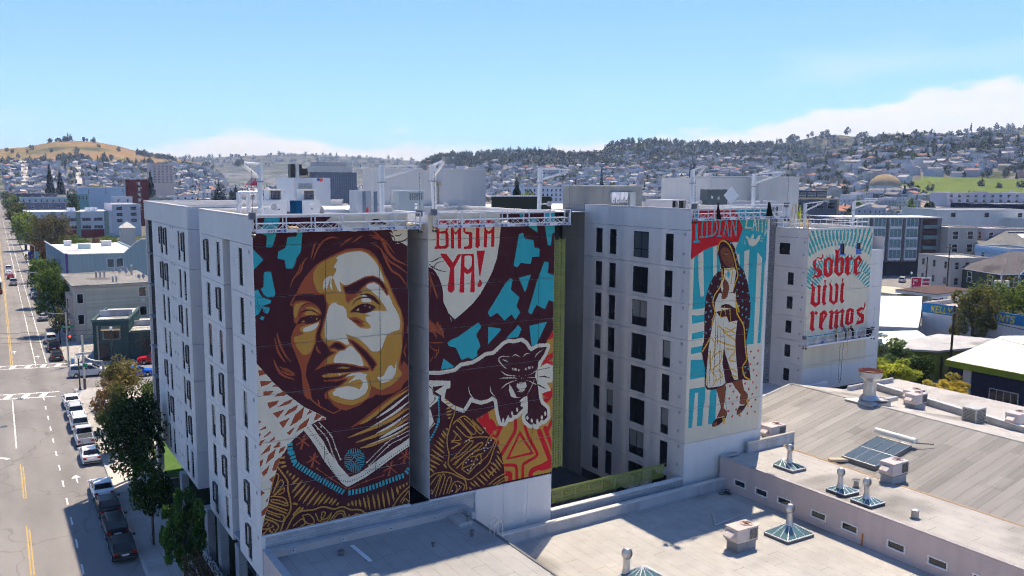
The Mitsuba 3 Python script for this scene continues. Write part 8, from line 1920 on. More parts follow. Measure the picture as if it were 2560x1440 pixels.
right('white stepped stucco building with small windows below the navy block', 300, 40, 22, 19.5, 170, (.62, .61, .58), roof=(.6, .6, .6), south=(3, 1), name='stucco_building', ww=1.6, wh=1.4, trim=(.3, .3, .3))
right('long white flat building in front of the navy block', 318, 44, 20, 16.5, 145, (.58, .57, .54), roof=(.5, .5, .48), south=(2, 1), name='stucco_building', ww=1.6, wh=2.6, trim=(.3, .3, .3))
right('long navy block with a white roof', 345, 70, 26, 21, 168, (.025, .03, .055), roof=(.74, .74, .76), name='navy_block')
right('lilac blue box building right of the navy block', 372, 16, 18, 21.5, 138, (.35, .38, .50), roof=(.5, .5, .5), name='lilac_building')
right('dark slate house with white framed windows above the blue house', 272, 18, 12, 14.2, 121+14, (.06, .065, .08), roof=(.4, .4, .4), south=(3, 2), ww=1.3, wh=1.5, fh=2.9, name='slate_house', cat='house')
right('grey streaked house with a row of upper windows', 285, 15, 12, 14.6, 124, (.36, .36, .37), roof=(.6, .6, .6), south=(5, 1), ww=1.2, wh=2.2, name='grey_house', cat='house')
right('dark terrace block with planted roof garden behind the far wing railing', 300, 70, 20, 20.5, 285, (.10, .11, .13), roof=(.4, .4, .38), south=(12, 1), ww=3.6, wh=3.0, trim=(.3, .3, .32), name='terrace_block')
right('tan flat house with an arched roof hut beyond the terrace block', 372, 30, 22, 20.5, 300, (.46, .34, .20), roof=(.5, .45, .38), south=(2, 1), name='tan_house', cat='house')
right('tall plain white block behind the terrace block', 372, 20, 20, 25, 350, (.62, .64, .70), roof=(.6, .6, .6), name='white_block')
right('dark glazed block right of the tall white block', 410, 38, 22, 24, 345, (.05, .06, .075), roof=(.6, .6, .6), south=(6, 1), ww=5, wh=3, glass='mirror', name='glazed_block')
right('long lilac grey apartment row with a flat roof', 585, 70, 20, 22.5, 330, (.45, .45, .52), roof=(.6, .6, .6), south=(11, 2), ww=2.4, wh=1.8, fh=3.4, name='apartment_row')
# dome and park on the far right
k = thing('domed_church', 'pale church with a broad golden brown dome', 'church'); put('drum', MB((.55, .55, .58)).lathe((872, 590, 8), [(17, 0), (17, 18)], n=24).box((850, 575, 0), (894, 600, 16)).out('stucco'), k); put('dome', MB((.34, .26, .16)).lathe((872, 590, 26), [(17*math.cos(t), 13*math.sin(t)) for t in np.linspace(0, 1.57, 9)], n=28).out('paint', True), k)
# --- trees and poles on the right
def rt(*a, **k): return tree(*a, **k)
rt('leafy_tree', 'tall olive green tree beside the paint shop sign', 'airy', 145.7, 80, 12.5, 5.4, (.17, .165, .05), n=5200, leaf=.026, base=.1, seed=1); rt('leafy_tree', 'big dark green tree at the right edge with yellow-green tufts', 'dome', 160, 79, 13.4, 8.6, (.10, .14, .03), n=7000, leaf=.024, base=.05, seed=3)
rt('leafy_tree', 'mid green spreading tree in front of the grey-roofed shed', 'airy', 109.0, 71.0, 6.8, 4.3, (.13, .19, .07), n=3600, leaf=.03, base=.1, seed=5); rt('leafy_tree', 'lime yellow tree just behind the alley parapet at the far wing', 'airy', 103.4, 67.3, 5.5, 5.0, (.36, .40, .06), n=3600, leaf=.03, base=.1, seed=6); rt('leafy_tree', 'golden yellow rounded tree in the alley in front of the navy workshop', 'airy', 102.2, 58.8, 5.0, 3.9, (.52, .42, .07), n=3200, leaf=.034, base=.1, seed=7); rt('leafy_tree', 'bright green shrub at the foot of the far wing corner', 'round', 127.4, 86, 3.9, 2.2, (.09, .15, .03), n=1500, leaf=.05, base=.1, seed=8)
rt('leafy_tree', 'dark green tree between the lime yellow tree and the wooden poles', 'round', 111.2, 67.6, 5.2, 2.2, (.05, .08, .02), n=2600, leaf=.035, base=.1, seed=9); rt('leafy_tree', 'shaded olive tree in front of the green wall of the grey-roofed shed', 'round', 112.8, 75.0, 5.4, 2.6, (.07, .10, .035), n=2600, leaf=.035, base=.1, seed=10)
def pole(x, y, h, label, arms=True):
    k = thing('utility_pole', label, 'utility pole'); put('pole', MB((.055, .042, .035)).rod((x, y, 0), (x+.15, y, h), .19, sides=8, r2=.14).out('paint'), k)
    if arms: put('crossarm', MB((.09, .07, .06)).box((-1.3, -.06, -.07), (1.3, .06, .07), M=rz(x, y-.2, .9, h-1.2)).box((-1.1, -.06, -.07), (1.1, .06, .07), M=rz(x, y-.2, -.6, h-.9)).out('paint'), k); m = MB((.3, .3, .3)); [m.rod((x-1+i*.5, y-.3+i*.1, h-1.2), (x-1+i*.5, y-.3+i*.1, h-.95), .05) for i in range(5)]; put('insulators', m.out('gloss'), k)
    return k
pole(120, 68.8, 11.3, 'tall dark wooden utility pole in front of the paint shop sign'); pole(114.6, 67.0, 4.6, 'short broken-off wooden pole beside the tall utility pole', False); pole(219, 128, 13, 'wooden pole in front of the small beige stucco house'); pole(214, 131, 9.5, 'slim grey pole left of the wooden pole at the beige stucco house', False)
lamp_post(209, 132, 'lamp post with a pale globe in front of the small beige stucco house', 5.2)
k = thing('power_lines', 'black overhead lines sagging from the tall utility pole to the right edge', 'power lines'); m = MB((.02, .02, .02))
for i, (dy, dz) in enumerate(((0, 10.2), (.5, 10.2), (-.4, 10.6), (.2, 8.2), (.3, 4.6), (.5, 4.2), (.6, 3.9), (0, 3.4))): m.path([(120-13*t, 68.8+dy-52*t, dz+1.2*(t-.5)**2*4*.6-.7) for t in np.linspace(0, 1, 9)], .03, sides=4)
put('wire', m.out('paint'), k)
for n_, l, kind, x, y, h, r, c, nn, lf in (('conifer', 'left one of two dark conifers below the brown hill', 'cone', 59.9, 900, 40, 6.2, PINE, 900, .07), ('conifer', 'right one of two dark conifers below the brown hill', 'cone', 68.9, 905, 36, 6.4, PINE, 900, .07), ('conifer', 'dark conifer behind the brick tower', 'cone', 114.5, 700, 34.5, 6.5, PINE, 900, .06), ('leafy_tree', 'dark green tree in the middle distance left of the brick tower', 'round', 41.6, 480, 22.8, 3.9, (.05, .07, .025), 1600, .04), ('leafy_tree', 'broad lime green tree group left of the brick tower', 'spread', 80.8, 700, 25.8, 16, (.17, .20, .045), 2600, .03), ('leafy_tree', 'smaller lime tree left of the broad lime group', 'spread', 66, 690, 22, 9, (.13, .16, .04), 1600, .04), ('leafy_tree', 'dark tree left of the red church roof', 'round', 150.4, 650, 20, 3.5, PINE, 900, .05), ('leafy_tree', 'left dark tree behind the white roof of the mural building', 'round', 166.2, 700, 24.5, 5, PINE, 1200, .05), ('leafy_tree', 'right dark tree behind the white roof of the mural building', 'round', 178.1, 700, 23, 5, (.04, .055, .03), 1200, .05),
    ('araucaria', 'broad dark layered evergreen right of the grey penthouse', 'cone', 211, 330, 29.5, 6.2, (.03, .045, .02), 2600, .045), ('leafy_tree', 'lime green tree in front of the layered evergreen', 'spread', 199, 300, 25.8, 6.5, (.15, .20, .03), 1800, .04), ('conifer', 'small dark tree right of the layered evergreen', 'round', 277.9, 420, 23, 2.6, PINE, 700, .06), ('conifer', 'dark pointed conifer above the raw concrete tower', 'cone', 710, 900, 47, 5.2, PINE, 800, .07), ('conifer', 'dark dome-shaped tree high behind the davit at INDIAN', 'round', 973, 1000, 69, 6.5, PINE, 800, .07), ('conifer', 'dark pointed conifer at the left of the far wing penthouse', 'cone', 960, 800, 56, 6.5, PINE, 800, .07),
    ('hedge_tree', 'flat topped dark green hedge tree behind the navy block', 'dome', 479, 300, 15, 7, (.04, .07, .02), 1600, .04), ('hedge_tree', 'broad olive hedge tree above the white roof of the navy block', 'dome', 506, 290, 15.8, 8.5, (.10, .13, .03), 1800, .04), ('palm_tree', 'palm tree by the flat topped hedge', 'palm', 497, 305, 18, 3.2, (.05, .07, .03), 700, .08), ('lime_tree', 'left pale lime tree in front of the long lilac row', 'cone', 560, 400, 18.5, 7, (.22, .28, .06), 1200, .06), ('lime_tree', 'right pale lime tree in front of the long lilac row', 'cone', 592, 378, 19, 7, (.22, .28, .06), 1200, .06), ('leafy_tree', 'olive tree right of the long lilac row', 'round', 793, 420, 21, 7.5, OLIVE, 1400, .05), ('leafy_tree', 'round green tree at the right edge above the lilac building', 'round', 775, 398, 17, 7.5, (.06, .09, .02), 1400, .05), ('leafy_tree', 'dark tree mass left of the domed church', 'round', 900, 640, 30, 9, PINE, 1400, .05), ('leafy_tree', 'dark pointed tree beside the tree mass left of the dome', 'cone', 870, 650, 31, 6, PINE, 900, .06)):
    tree(n_, l, kind, x, y, h, r, c, n=nn, leaf=lf, base=.15, seed=1+int(x) % 9)

# ------------------------------------------------------------------ terrain: the flat town, then the hills (bearing in degrees, slope of the skyline as seen from 29 m, start and crest distances)
HILLS = {'brown': ([-14, -6, 1.4, 2.6, 3.84, 5.1, 6.38, 7.46, 8.34, 9.91, 11.28, 12.69, 13.9], [.0, .024, .0293, .0311, .0357, .0387, .0381, .0348, .0305, .0255, .0208, .015, .0], 1500, 2500),
 'far': ([-20, 0, 9.4, 13.7, 17.1, 18.6, 20.9, 23.5, 25.9, 28, 34], [.012, .018, .0203, .024, .0275, .0284, .0266, .0244, .0221, .016, .0], 3600, 5600),
 'mid': ([24.2, 25.2, 26.1, 26.9, 27.5, 30.1, 32.3, 33.6, 35.5, 36.5, 38.1, 39.7, 42.5], [.0, .008, .0166, .0236, .0269, .0296, .0327, .0328, .0307, .0289, .0309, .0268, .0], 1300, 2150),
 'cliff': ([36.5, 37.6, 38.3, 38.6, 38.9, 39.7, 41.3, 42.8, 44.6, 47.2, 48.9, 50.8, 53.2, 55.6, 60], [.012, .0244, .0318, .0373, .0428, .0451, .0456, .0442, .0419, .0409, .0416, .037, .0312, .0203, .0], 1250, 2500),
 'forest': ([45, 47.2, 48.9, 50.8, 52.2, 53.2, 54.3, 55.3, 56.6, 58.2, 61], [.02, .04, .0416, .0475, .0525, .0531, .0499, .0458, .0393, .0286, .0], 2300, 3200),
 'near': ([47, 48.5, 50.4, 52.3, 53.9, 55, 56.2, 57.7, 59.4, 61.1, 63.1, 70, 80], [.0, .007, .0182, .0269, .0358, .0442, .0478, .0482, .0461, .0444, .043, .04, .0], 820, 1750),
 'right': ([56, 58.6, 59.4, 59.8, 61.5, 63, 72, 82], [.03, .0451, .0494, .0525, .0551, .0568, .05, .0], 2600, 3700)}
HK = list(HILLS)
def heights(x, y):
    x, y = np.asarray(x, float), np.asarray(y, float); az, r = np.degrees(np.arctan2(x, y)), np.hypot(x, y); out = []
    for k in HK:
        A, E, r0, R = HILLS[k]; top = np.interp(az, A, E, left=0, right=0)*R; top = np.where(top > 0, top+29, 0)*np.clip(np.interp(az, A, E, left=0, right=0)/.006, 0, 1)
        t = np.clip((r-r0)/(R-r0), 0, 1); s = t**1.25*(1.0-.0*t); back = np.clip((r-R)/(R*.5), 0, 1); s = np.where(r > R, 1-back*back*(3-2*back), s); out.append(top*s)
    H = np.stack(out, -1)
    return H.max(-1), H.argmax(-1)
azs = np.radians(np.concatenate([np.arange(-60, -4, 1.0), np.arange(-4, 68, .2), np.arange(68, 121, 1.0)])); rs = np.concatenate([np.linspace(0, 180, 4), np.geomspace(240, 7200, 122)])
AZ, RR = np.meshgrid(azs, rs, indexing='ij'); TX, TY = RR*np.sin(AZ), RR*np.cos(AZ); TZ, TK = heights(TX, TY)
bump = (meshkit.fbm(np.stack([TX/90, TY/90, TX*0], -1), 4, 5)-.5)*np.clip(TZ/40, 0, 1)*7; TZ = TZ+bump
na, nr = TX.shape; V = np.stack([TX, TY, TZ], -1).reshape(-1, 3); I = np.arange(na*nr).reshape(na, nr); Q = np.stack([I[:-1, :-1], I[:-1, 1:], I[1:, 1:], I[1:, :-1]], -1).reshape(-1, 4)
Q = Q[:, ::-1]; qc = V[Q].mean(1); _, qk = heights(qc[:, 0], qc[:, 1]); qr = np.hypot(qc[:, 0], qc[:, 1])
def terrain(name, sel, mat, smooth=True):
    q = Q[sel]; ids, inv = np.unique(q, return_inverse=True); return structure(name, shape(V[ids], inv.reshape(-1, 4), mat, (.3, .3, .3), smooth))
isb = (qk == 0) & (qc[:, 2] > 62); isf = ((qk == 1) | (qk == 4) | (qk == 6)) & (qc[:, 2] > 55); isf |= (qk == 3) & (qc[:, 2] > 92); isf |= (qk == 2) & (qc[:, 2] > 62)
V[:, 2] -= np.where(V[:, 2] < .5, .02, 0)
back = Polygon([tuple(v) for v in ((0, 0),)*3]) if False else None
terrain('hill', isb, 'hillgrass'); terrain('wooded_hill', isf & ~isb, 'woodland'); terrain('ground', ~isb & ~isf, 'cityground')
# ground behind the viewer
structure('ground_behind', strip([(-9000, -6000), (9000, -6000), (9000*.9, -4600), (0, 2), (-9000*.9, 4600)][:0] or [(-7000, -4040), (0, -.5), (7000, -4040)], -.03, 'cityground'))
# park lawn on the right
pk_x = [(880, 560), (1010, 480), (1080, 500), (1090, 560), (960, 640)]
lawn = []
for a0, a1, r0, r1 in ((57.9, 65.5, 1010, 1190), (56.4, 59.5, 1060, 1150)):
    A = np.radians(np.linspace(a0, a1, 24)); Rr = np.linspace(r0, r1, 6); gx, gy = np.sin(A)[:, None]*Rr, np.cos(A)[:, None]*Rr; gz_ = heights(gx, gy)[0]+2.2; Vv = np.stack([gx, gy, gz_], -1).reshape(-1, 3); Ii = np.arange(24*6).reshape(24, 6); lawn.append((Vv, np.stack([Ii[:-1, :-1], Ii[1:, :-1], Ii[1:, 1:], Ii[:-1, 1:]], -1).reshape(-1, 4)))
m = MB((.125, .165, .045)); [m.add(v, f) for v, f in lawn]; structure('park_lawn', m.out('grass'))
# ------------------------------------------------------------------ the town: houses on a street grid, the nearest 300 each a thing, the rest one mass
R = np.random.RandomState(77)
TONES = [((.62, .62, .64), 'white', 4), ((.55, .56, .60), 'pale grey', 4), ((.60, .55, .47), 'cream', 2), ((.42, .47, .54), 'pale blue', 2), ((.50, .42, .40), 'pinkish', 1.6), ((.36, .35, .37), 'grey', 2), ((.40, .46, .42), 'pale green', 1), ((.14, .15, .18), 'dark slate', 1.3), ((.42, .27, .20), 'terracotta', .5), ((.50, .42, .26), 'ochre', .5)]
tw_ = np.array([t[2] for t in TONES]); tw_ = tw_/tw_.sum()
cand = []
for th, lab in ((.0, 0),):
    gy_ = np.arange(150, 2300, 27.0); gx_ = np.arange(-60, 2300, 8.6)
    X, Y = np.meshgrid(gx_, gy_); X = X+R.uniform(-1, 1, X.shape); Y = Y+np.where((np.round(X/8.6)).astype(int) % 2 == 0, 0, 1)*0+R.uniform(-2.5, 2.5, Y.shape)
    P = np.stack([X.ravel(), Y.ravel()], 1); az, r = np.degrees(np.arctan2(P[:, 0], P[:, 1])), np.hypot(P[:, 0], P[:, 1])
    h, kk = heights(P[:, 0], P[:, 1])
    blk_x, blk_y = (P[:, 0] % 150) < 17, (P[:, 1] % 190) < 18
    ok = (az > .9) & (az < 64.5) & (r < 2350) & ~blk_x & ~blk_y & (P[:, 0] > sx(20, P[:, 1]))
    ok &= ~((az > 8) & (az < 56.5) & (r < 640)); ok &= ~((az >= 56.5) & (r < 470)) & ~((az <= 8) & (r < 640))
    flat = h < 3; keep = np.where(flat, R.rand(len(P)) < np.clip(1.5-r/1500, .5, 1), R.rand(len(P)) < .66); ok &= keep
    ok &= ~((kk == 0) & (h > 60)) & ~((kk == 2) & (h > 58) & (R.rand(len(P)) < .9)) & ~((kk == 3) & (h > 84) & (R.rand(len(P)) < .85)) & ~((kk == 4) | (kk == 6) | (kk == 1)) | ok & (h < 20) & (kk == 1)
    ok &= ~((az > 56.2) & (r > 985) & (r < 1210) & (az > 57.6))
    cand = np.column_stack([P, h, az, r, kk])[ok]
taken = [(159, 192, 975, 1000), (225, 262, 630, 670), (296, 372, 690, 735), (228, 292, 495, 520), (140, 172, 635, 665), (845, 900, 570, 610), (480, 512, 465, 490)]
cand = cand[[not any(a-4 < c[0] < b+4 and e-12 < c[1] < f+12 for a, b, e, f in taken) for c in cand]]
order = np.argsort(cand[:, 4]); cand = cand[order]
def house_into(m, x, y, z, w, d, h, rot, col, kind, lod, r):
    M = rz(x, y, rot, z); m.box((-w, -d, -4), (w, d, h), col, M)
    tone = r.uniform(.75, 1.15); rc = (.55*tone, .55*tone, .56*tone) if r.rand() < .45 else (.30*tone, .28*tone, .27*tone) if r.rand() < .8 else (.40, .20, .14)
    if kind == 0:
        m.box((-w+.2, -d+.2, h), (w-.2, d-.2, h+.03), rc, M)
        if lod < 2: m.box((-w, -d, h), (w, -d+.25, h+.6), col, M).box((-w, -d+.25, h), (-w+.25, d, h+.6), col, M).box((w-.25, -d+.25, h), (w, d, h+.6), col, M)
        if r.rand() < .5: q = r.uniform(-.5, .3); m.box((w*q, d*q, h), (w*q+2, d*q+2.4, h+1.8), tuple(c*.9 for c in col), M)
    else:
        e, rs_ = .3, r.uniform(1.6, 2.8); A = np.array([(-w-e, -d-e, h), (w+e, -d-e, h), (w+e, d+e, h), (-w-e, d+e, h), (0, -d-e, h+rs_), (0, d+e, h+rs_)]) if kind == 1 else np.array([(-w-e, -d-e, h), (w+e, -d-e, h), (w+e, d+e, h), (-w-e, d+e, h), (-w-e, 0, h+rs_), (w+e, 0, h+rs_)])
        A = A@M[:3, :3].T+M[:3, 3]; F = [(3, 0, 4, 5), (1, 2, 5, 4), (0, 1, 4, 4), (2, 3, 5, 5)] if kind == 1 else [(0, 1, 5, 4), (2, 3, 4, 5), (3, 0, 4, 4), (1, 2, 5, 5)]
        m.add(A, F[:2], rc if rc[0] < .5 else (.27, .25, .25)); m.add(A, F[2:], col)
    nf = max(int(h/3), 1); dk = (.05, .055, .065)
    if lod < 3:
        for f_ in range(nf if lod < 2 else min(nf, 2)):
            zb = h-2.4-f_*3.0; n = 3 if w > 4.5 else 2
            for i in range(n):
                u = (-w+2*w*(i+.5)/n); m.quad(*[(M@np.array([*q, 1]))[:3] for q in ((u-.6, -d-.03, zb), (u+.6, -d-.03, zb), (u+.6, -d-.03, zb+1.5), (u-.6, -d-.03, zb+1.5))], dk)
            if lod < 2:
                for i in range(4):
                    u = -d+2*d*(i+.5)/4; m.quad(*[(M@np.array([*q, 1]))[:3] for q in ((-w-.03, u+.5, zb), (-w-.03, u-.5, zb), (-w-.03, u-.5, zb+1.4), (-w-.03, u+.5, zb+1.4))], dk)
    return m
mass = MB(); nthing = 0
for x, y, z, az, r, kk in cand:
    ti = R.choice(len(TONES), p=tw_); col = tuple(np.array(TONES[ti][0])*R.uniform(.62, .98)); kind = R.choice([0, 1, 2], p=[.62, .2, .18]); big = R.rand() < .06
    w, d, h = (R.uniform(3.6, 4.3), R.uniform(6, 9), R.choice([6.5, 8, 9.5, 11], p=[.25, .35, .28, .12])) if not big else (R.uniform(6, 10), R.uniform(7, 10), R.uniform(10, 15))
    if z > 8: h *= .85
    if big: kind = 0
    lod = 1 if r < 850 else 2 if r < 1500 else 3
    rot = R.uniform(-.05, .05)+(0 if z < 5 else R.choice([0, .25, -.3, .6]))
    if nthing < 300 and (az < 7.5 or az > 38 or r > 900):
        nthing += 1; where = 'at the foot of the brown hill' if az < 14 else 'in the middle of the distant town' if az < 44 else 'in the town at the right'; rf_ = {0: 'flat roof', 1: 'front gable', 2: 'side gable'}[kind]
        lab = 'small %s house with %s %s' % (TONES[ti][1], rf_, where) if not big else 'larger %s block with a flat roof %s' % (TONES[ti][1], where)
        k = thing('town_house' if not big else 'town_block', lab, 'house' if not big else 'building', lab.replace('house', 'houses').replace('block', 'blocks')+' all together'); scene[k] = house_into(MB(), x, y, z, w, d, h, rot, col, kind, lod, R).out('paint')
    else: house_into(mass, x, y, z, w, d, h, rot, col, kind, lod, R)
labels[put('distant_houses', mass.out('paint'), kind='stuff')].update(label='far mass of small pale houses covering the town and the hill slopes', category='houses')
# light streets climbing the slope at the left
m = MB((.45, .43, .40))
for a, r0, r1, w in ((2.55, 1650, 2150, 6), (5.35, 1650, 1950, 5)):
    rr_ = np.linspace(r0, r1, 14); P = np.stack([rr_*math.sin(math.radians(a)), rr_*math.cos(math.radians(a))], 1); z = heights(P[:, 0], P[:, 1])[0]+6.5; v = np.concatenate([np.column_stack([P-[w, 0], z]), np.column_stack([P+[w, 0], z])]); i = np.arange(13); m.add(v, np.stack([i, i+1, i+15, i+14], 1))
structure('hill_street', m.out('paint'))
# ------------------------------------------------------------------ trees through the town and on the crests
tm_v, tm_f, tm_uv, tm_n = [], [], [], 0
far_protos = [(crown_mesh(k_, n_, l_, s_), k_) for k_, n_, l_, s_ in (('round', 130, .14, 41), ('spread', 130, .14, 42), ('cone', 110, .15, 43), ('dome', 150, .13, 44))]+[(crown_mesh(k_, n_, l_, s_), k_) for k_, n_, l_, s_ in (('round', 56, .21, 45), ('spread', 56, .21, 46), ('cone', 60, .2, 47), ('dome', 60, .2, 48))]
def far_tree(x, y, z, h, r, col, which):
    global tm_n
    (v, f, tone), k_ = far_protos[which+(4 if x*x+y*y > 1.7e6 else 0)]; a = R.rand()*6.28; c, s = math.cos(a), math.sin(a)
    vv = np.column_stack([(v[:, 0]*c-v[:, 1]*s)*2*r+x, (v[:, 0]*s+v[:, 1]*c)*2*r+y, v[:, 2]*h+z]); b = np.array(col)*R.uniform(.8, 1.25); T_ = np.round(np.clip(tone, .5, 1.4)*4)/4
    tab = {t: pk(np.clip(b*t, 0, 1)) for t in np.unique(T_)}; uv = np.array([tab[t] for t in T_]); return vv, f, uv
nt = 0; pts = []
for i in range(7600):
    az, r = R.uniform(.5, 64), 2500*math.sqrt(R.uniform(.06, 1)); x, y = r*math.sin(math.radians(az)), r*math.cos(math.radians(az)); z, kk = heights(x, y)
    if x < sx(24, y) or (8 < az < 56 and r < 620) or (az >= 56 and r < 520) or (az <= 8 and r < 660): continue
    if kk == 0 and z > 64 and R.rand() < .93: continue
    if az > 57.6 and 1000 < r < 1200 and R.rand() < .8: continue
    dens = .36 if z < 3 else .72 if z < 55 else .95
    if R.rand() < dens: pts.append((r, x, y, float(z)))
for k_, n_ in (('mid', 330), ('cliff', 420), ('forest', 420), ('near', 150), ('right', 220), ('far', 420)):     # crest lines
    A, E, r0, RC = HILLS[k_]
    for i in range(n_):
        az = R.uniform(max(A[0], 1), min(A[-1], 64)); r = RC*R.uniform(.86 if k_ != 'forest' else .78, 1.01); x, y = r*math.sin(math.radians(az)), r*math.cos(math.radians(az)); z, kk = heights(x, y)
        if z > 30 and (k_ not in ('near',) or R.rand() < .8): pts.append((r, x, y, float(z)))
for az0, az1, rr0, zmin, n_ in ((4.2, 5.0, 2480, 100, 7), (5.6, 6.3, 2480, 100, 3), (3.9, 5.9, 2490, 100, 9), (4.3, 6.0, 2120, 40, 26), (6.6, 7.2, 2130, 40, 8), (1.4, 1.9, 2150, 40, 7), (2.4, 3.4, 2080, 30, 10), (8.6, 10.8, 2400, 40, 44), (3.3, 3.7, 2140, 40, 6)):
    for i in range(n_):
        az, r = R.uniform(az0, az1), rr0+R.uniform(-25, 15); x, y = r*math.sin(math.radians(az)), r*math.cos(math.radians(az)); z = float(heights(x, y)[0]); pts.append((r, x, y, z))
pts.sort(); n_ind = 0
for r, x, y, z in pts:
    az = math.degrees(math.atan2(x, y)); which = R.choice([0, 1, 2, 3], p=[.42, .2, .2, .18] if z < 15 else [.44, .27, .05, .24]); h = R.uniform(7, 13)*(1.25 if z > 55 else 1); rad = h*R.uniform(.32, .5) if which != 2 else h*.24
    if which == 2: h *= 1.45
    if r > 3000: h, rad = h*1.6, rad*1.9
    col = [(.055, .075, .03), (.05, .06, .03), (.03, .042, .026), (.07, .08, .03)][which]
    if R.rand() < .16 and z < 20: col = (.14, .16, .045)
    if r < 720: r_ = None
    vv, f, uv = far_tree(x, y, z-1, h, rad, col, which)
    if n_ind < 240 and not (8 < az < 56 and r < 800):
        n_ind += 1; word = {0: 'rounded', 1: 'spreading', 2: 'pointed dark', 3: 'dense domed'}[which]+(' pale green' if col[0] > .1 else ''); where = 'in the town at the left' if az < 14 else 'in the middle of the distant town' if az < 44 else 'in the town at the right'
        lab = '%s tree between houses %s' % (word, where); k = thing('town_tree', lab, 'tree', lab.replace('tree', 'trees')+' all together'); scene[k] = shape(vv, f, 'leaf', uv=uv)
    else: tm_v.append(vv); tm_f.append(f+tm_n); tm_uv.append(uv); tm_n += len(vv)
labels[put('distant_trees', shape(np.vstack(tm_v), np.vstack(tm_f), 'leaf', uv=np.vstack(tm_uv)), kind='stuff')].update(label='far woods and scattered trees over the slopes and hill crests', category='trees')

# ------------------------------------------------------------------ people
def person(x, y, z, face, label, top, legs, skin=(.32, .17, .11), hair=(.02, .015, .012), hat=None, pose='stand', vest=None, h=1.74):
    """one body surface from hulls of spheres along the bones; clothes and hair are children"""
    k = thing('person', label, 'person'); s = h/1.74; c, sn = math.cos(face), math.sin(face)
    def W(p): p = np.asarray(p, float)*s; return np.array([p[0]*c-p[1]*sn+x, p[0]*sn+p[1]*c+y, p[2]+z])
    J_ = dict(pel=(0, 0, .95), che=(0, .02, 1.32), nec=(0, .0, 1.47), hea=(0, .03, 1.62), shl=(-.19, 0, 1.42), shr=(.19, 0, 1.42), hil=(-.10, 0, .92), hir=(.10, 0, .92), knl=(-.11, .02, .50), knr=(.11, .02, .50), anl=(-.11, -.02, .08), anr=(.11, -.02, .08), tol=(-.12, .13, .04), tor=(.12, .13, .04), ell=(-.27, .0, 1.15), elr=(.27, .0, 1.15), hal=(-.26, .14, .95), har=(.26, .14, .95))
    if pose == 'reach': J_.update(elr=(.26, .22, 1.45), har=(.2, .45, 1.62), ell=(-.28, .12, 1.2), hal=(-.22, .32, 1.2))
    if pose == 'lean': J_.update(che=(0, .2, 1.26), nec=(0, .3, 1.38), hea=(0, .36, 1.52), shl=(-.19, .24, 1.33), shr=(.19, .24, 1.33), elr=(.25, .42, 1.15), har=(.18, .6, 1.25), ell=(-.25, .36, 1.08), hal=(-.2, .5, .95))
    if pose == 'hips': J_.update(ell=(-.4, -.05, 1.2), hal=(-.17, .08, 1.02))
    def bone(a, b, ra, rb):
        q = []
        for j, r_ in ((a, ra), (b, rb)): p = W(J_[j] if isinstance(j, str) else j); q.append(m3.Manifold.sphere(r_*s, 10).translate(p.tolist()))
        return m3.Manifold.batch_hull(q)
    def solid(bones, mat, col, name):
        mm = m3.Manifold.batch_boolean(bones, m3.OpType.Add).refine_to_length(.05).to_mesh(); tm = trimesh.Trimesh(mm.vert_properties[:, :3], mm.tri_verts); trimesh.smoothing.filter_taubin(tm, iterations=4); return put(name, shape(tm.vertices, tm.faces, mat, col, True), k)
    fingers = []
    for hd, sg in (('hal', -1), ('har', 1)):
        b = np.array(J_[hd]); e = np.array(J_['el'+hd[2]]); d = (b-e)/np.linalg.norm(b-e); sd = np.array([1, 0, 0])
        fingers.append(bone(tuple(b), tuple(b+d*.07), .035, .035))
        for i, L_ in enumerate((.065, .075, .07, .055)): fingers.append(bone(tuple(b+d*.07+sd*(i-1.5)*.02), tuple(b+d*(.08+L_)+sd*(i-1.5)*.022-np.array([0, 0, .015])), .011, .009))
        fingers.append(bone(tuple(b+d*.02-sd*sg*.02), tuple(b+d*.07-sd*sg*.07), .014, .011))
    hd = np.array(J_['hea'])
    solid([bone('nec', tuple(hd-[0, 0, .06]), .06, .06), bone(tuple(hd-[0, 0, .03]), tuple(hd+[0, 0, .05]), .08, .095), bone(tuple(hd+[0, .06, -.07]), tuple(hd+[0, .03, 0]), .045, .07), bone(tuple(hd+[0, .105, -.03]), tuple(hd+[0, .09, .02]), .016, .012), bone(tuple(hd+[-.1, 0, -.01]), tuple(hd+[-.1, 0, .02]), .018, .02), bone(tuple(hd+[.1, 0, -.01]), tuple(hd+[.1, 0, .02]), .018, .02), bone('ell', 'hal', .042, .03), bone('elr', 'har', .042, .03), bone('nec', 'che', .06, .1), bone('che', 'pel', .1, .1)]+fingers, 'paint', skin, 'body')
    put('eyes', MB((.02, .02, .02)).box(tuple(W(hd+[-.045, .092, .02])-.012), tuple(W(hd+[-.045, .092, .02])+.012)).box(tuple(W(hd+[.045, .092, .02])-.012), tuple(W(hd+[.045, .092, .02])+.012)).out('gloss'), k)
    solid([bone('shl', 'che', .085, .15), bone('shr', 'che', .085, .15), bone('che', 'pel', .155, .145), bone('shl', 'ell', .07, .052), bone('shr', 'elr', .07, .052), bone('nec', 'che', .08, .12)]+([bone('ell', 'hal', .052, .042), bone('elr', 'har', .052, .042)] if pose != 'hips' else []), 'stucco', top, 'shirt')
    if vest: solid([bone('che', 'pel', .175, .16), bone((-.13, J_['shl'][1], J_['shl'][2]), 'che', .09, .16), bone((.13, J_['shr'][1], J_['shr'][2]), 'che', .09, .16)], 'stucco', vest, 'vest')
    solid([bone('pel', 'hil', .14, .1), bone('pel', 'hir', .14, .1), bone('hil', 'knl', .095, .065), bone('hir', 'knr', .095, .065), bone('knl', 'anl', .066, .05), bone('knr', 'anr', .066, .05)], 'stucco', legs, 'trousers')
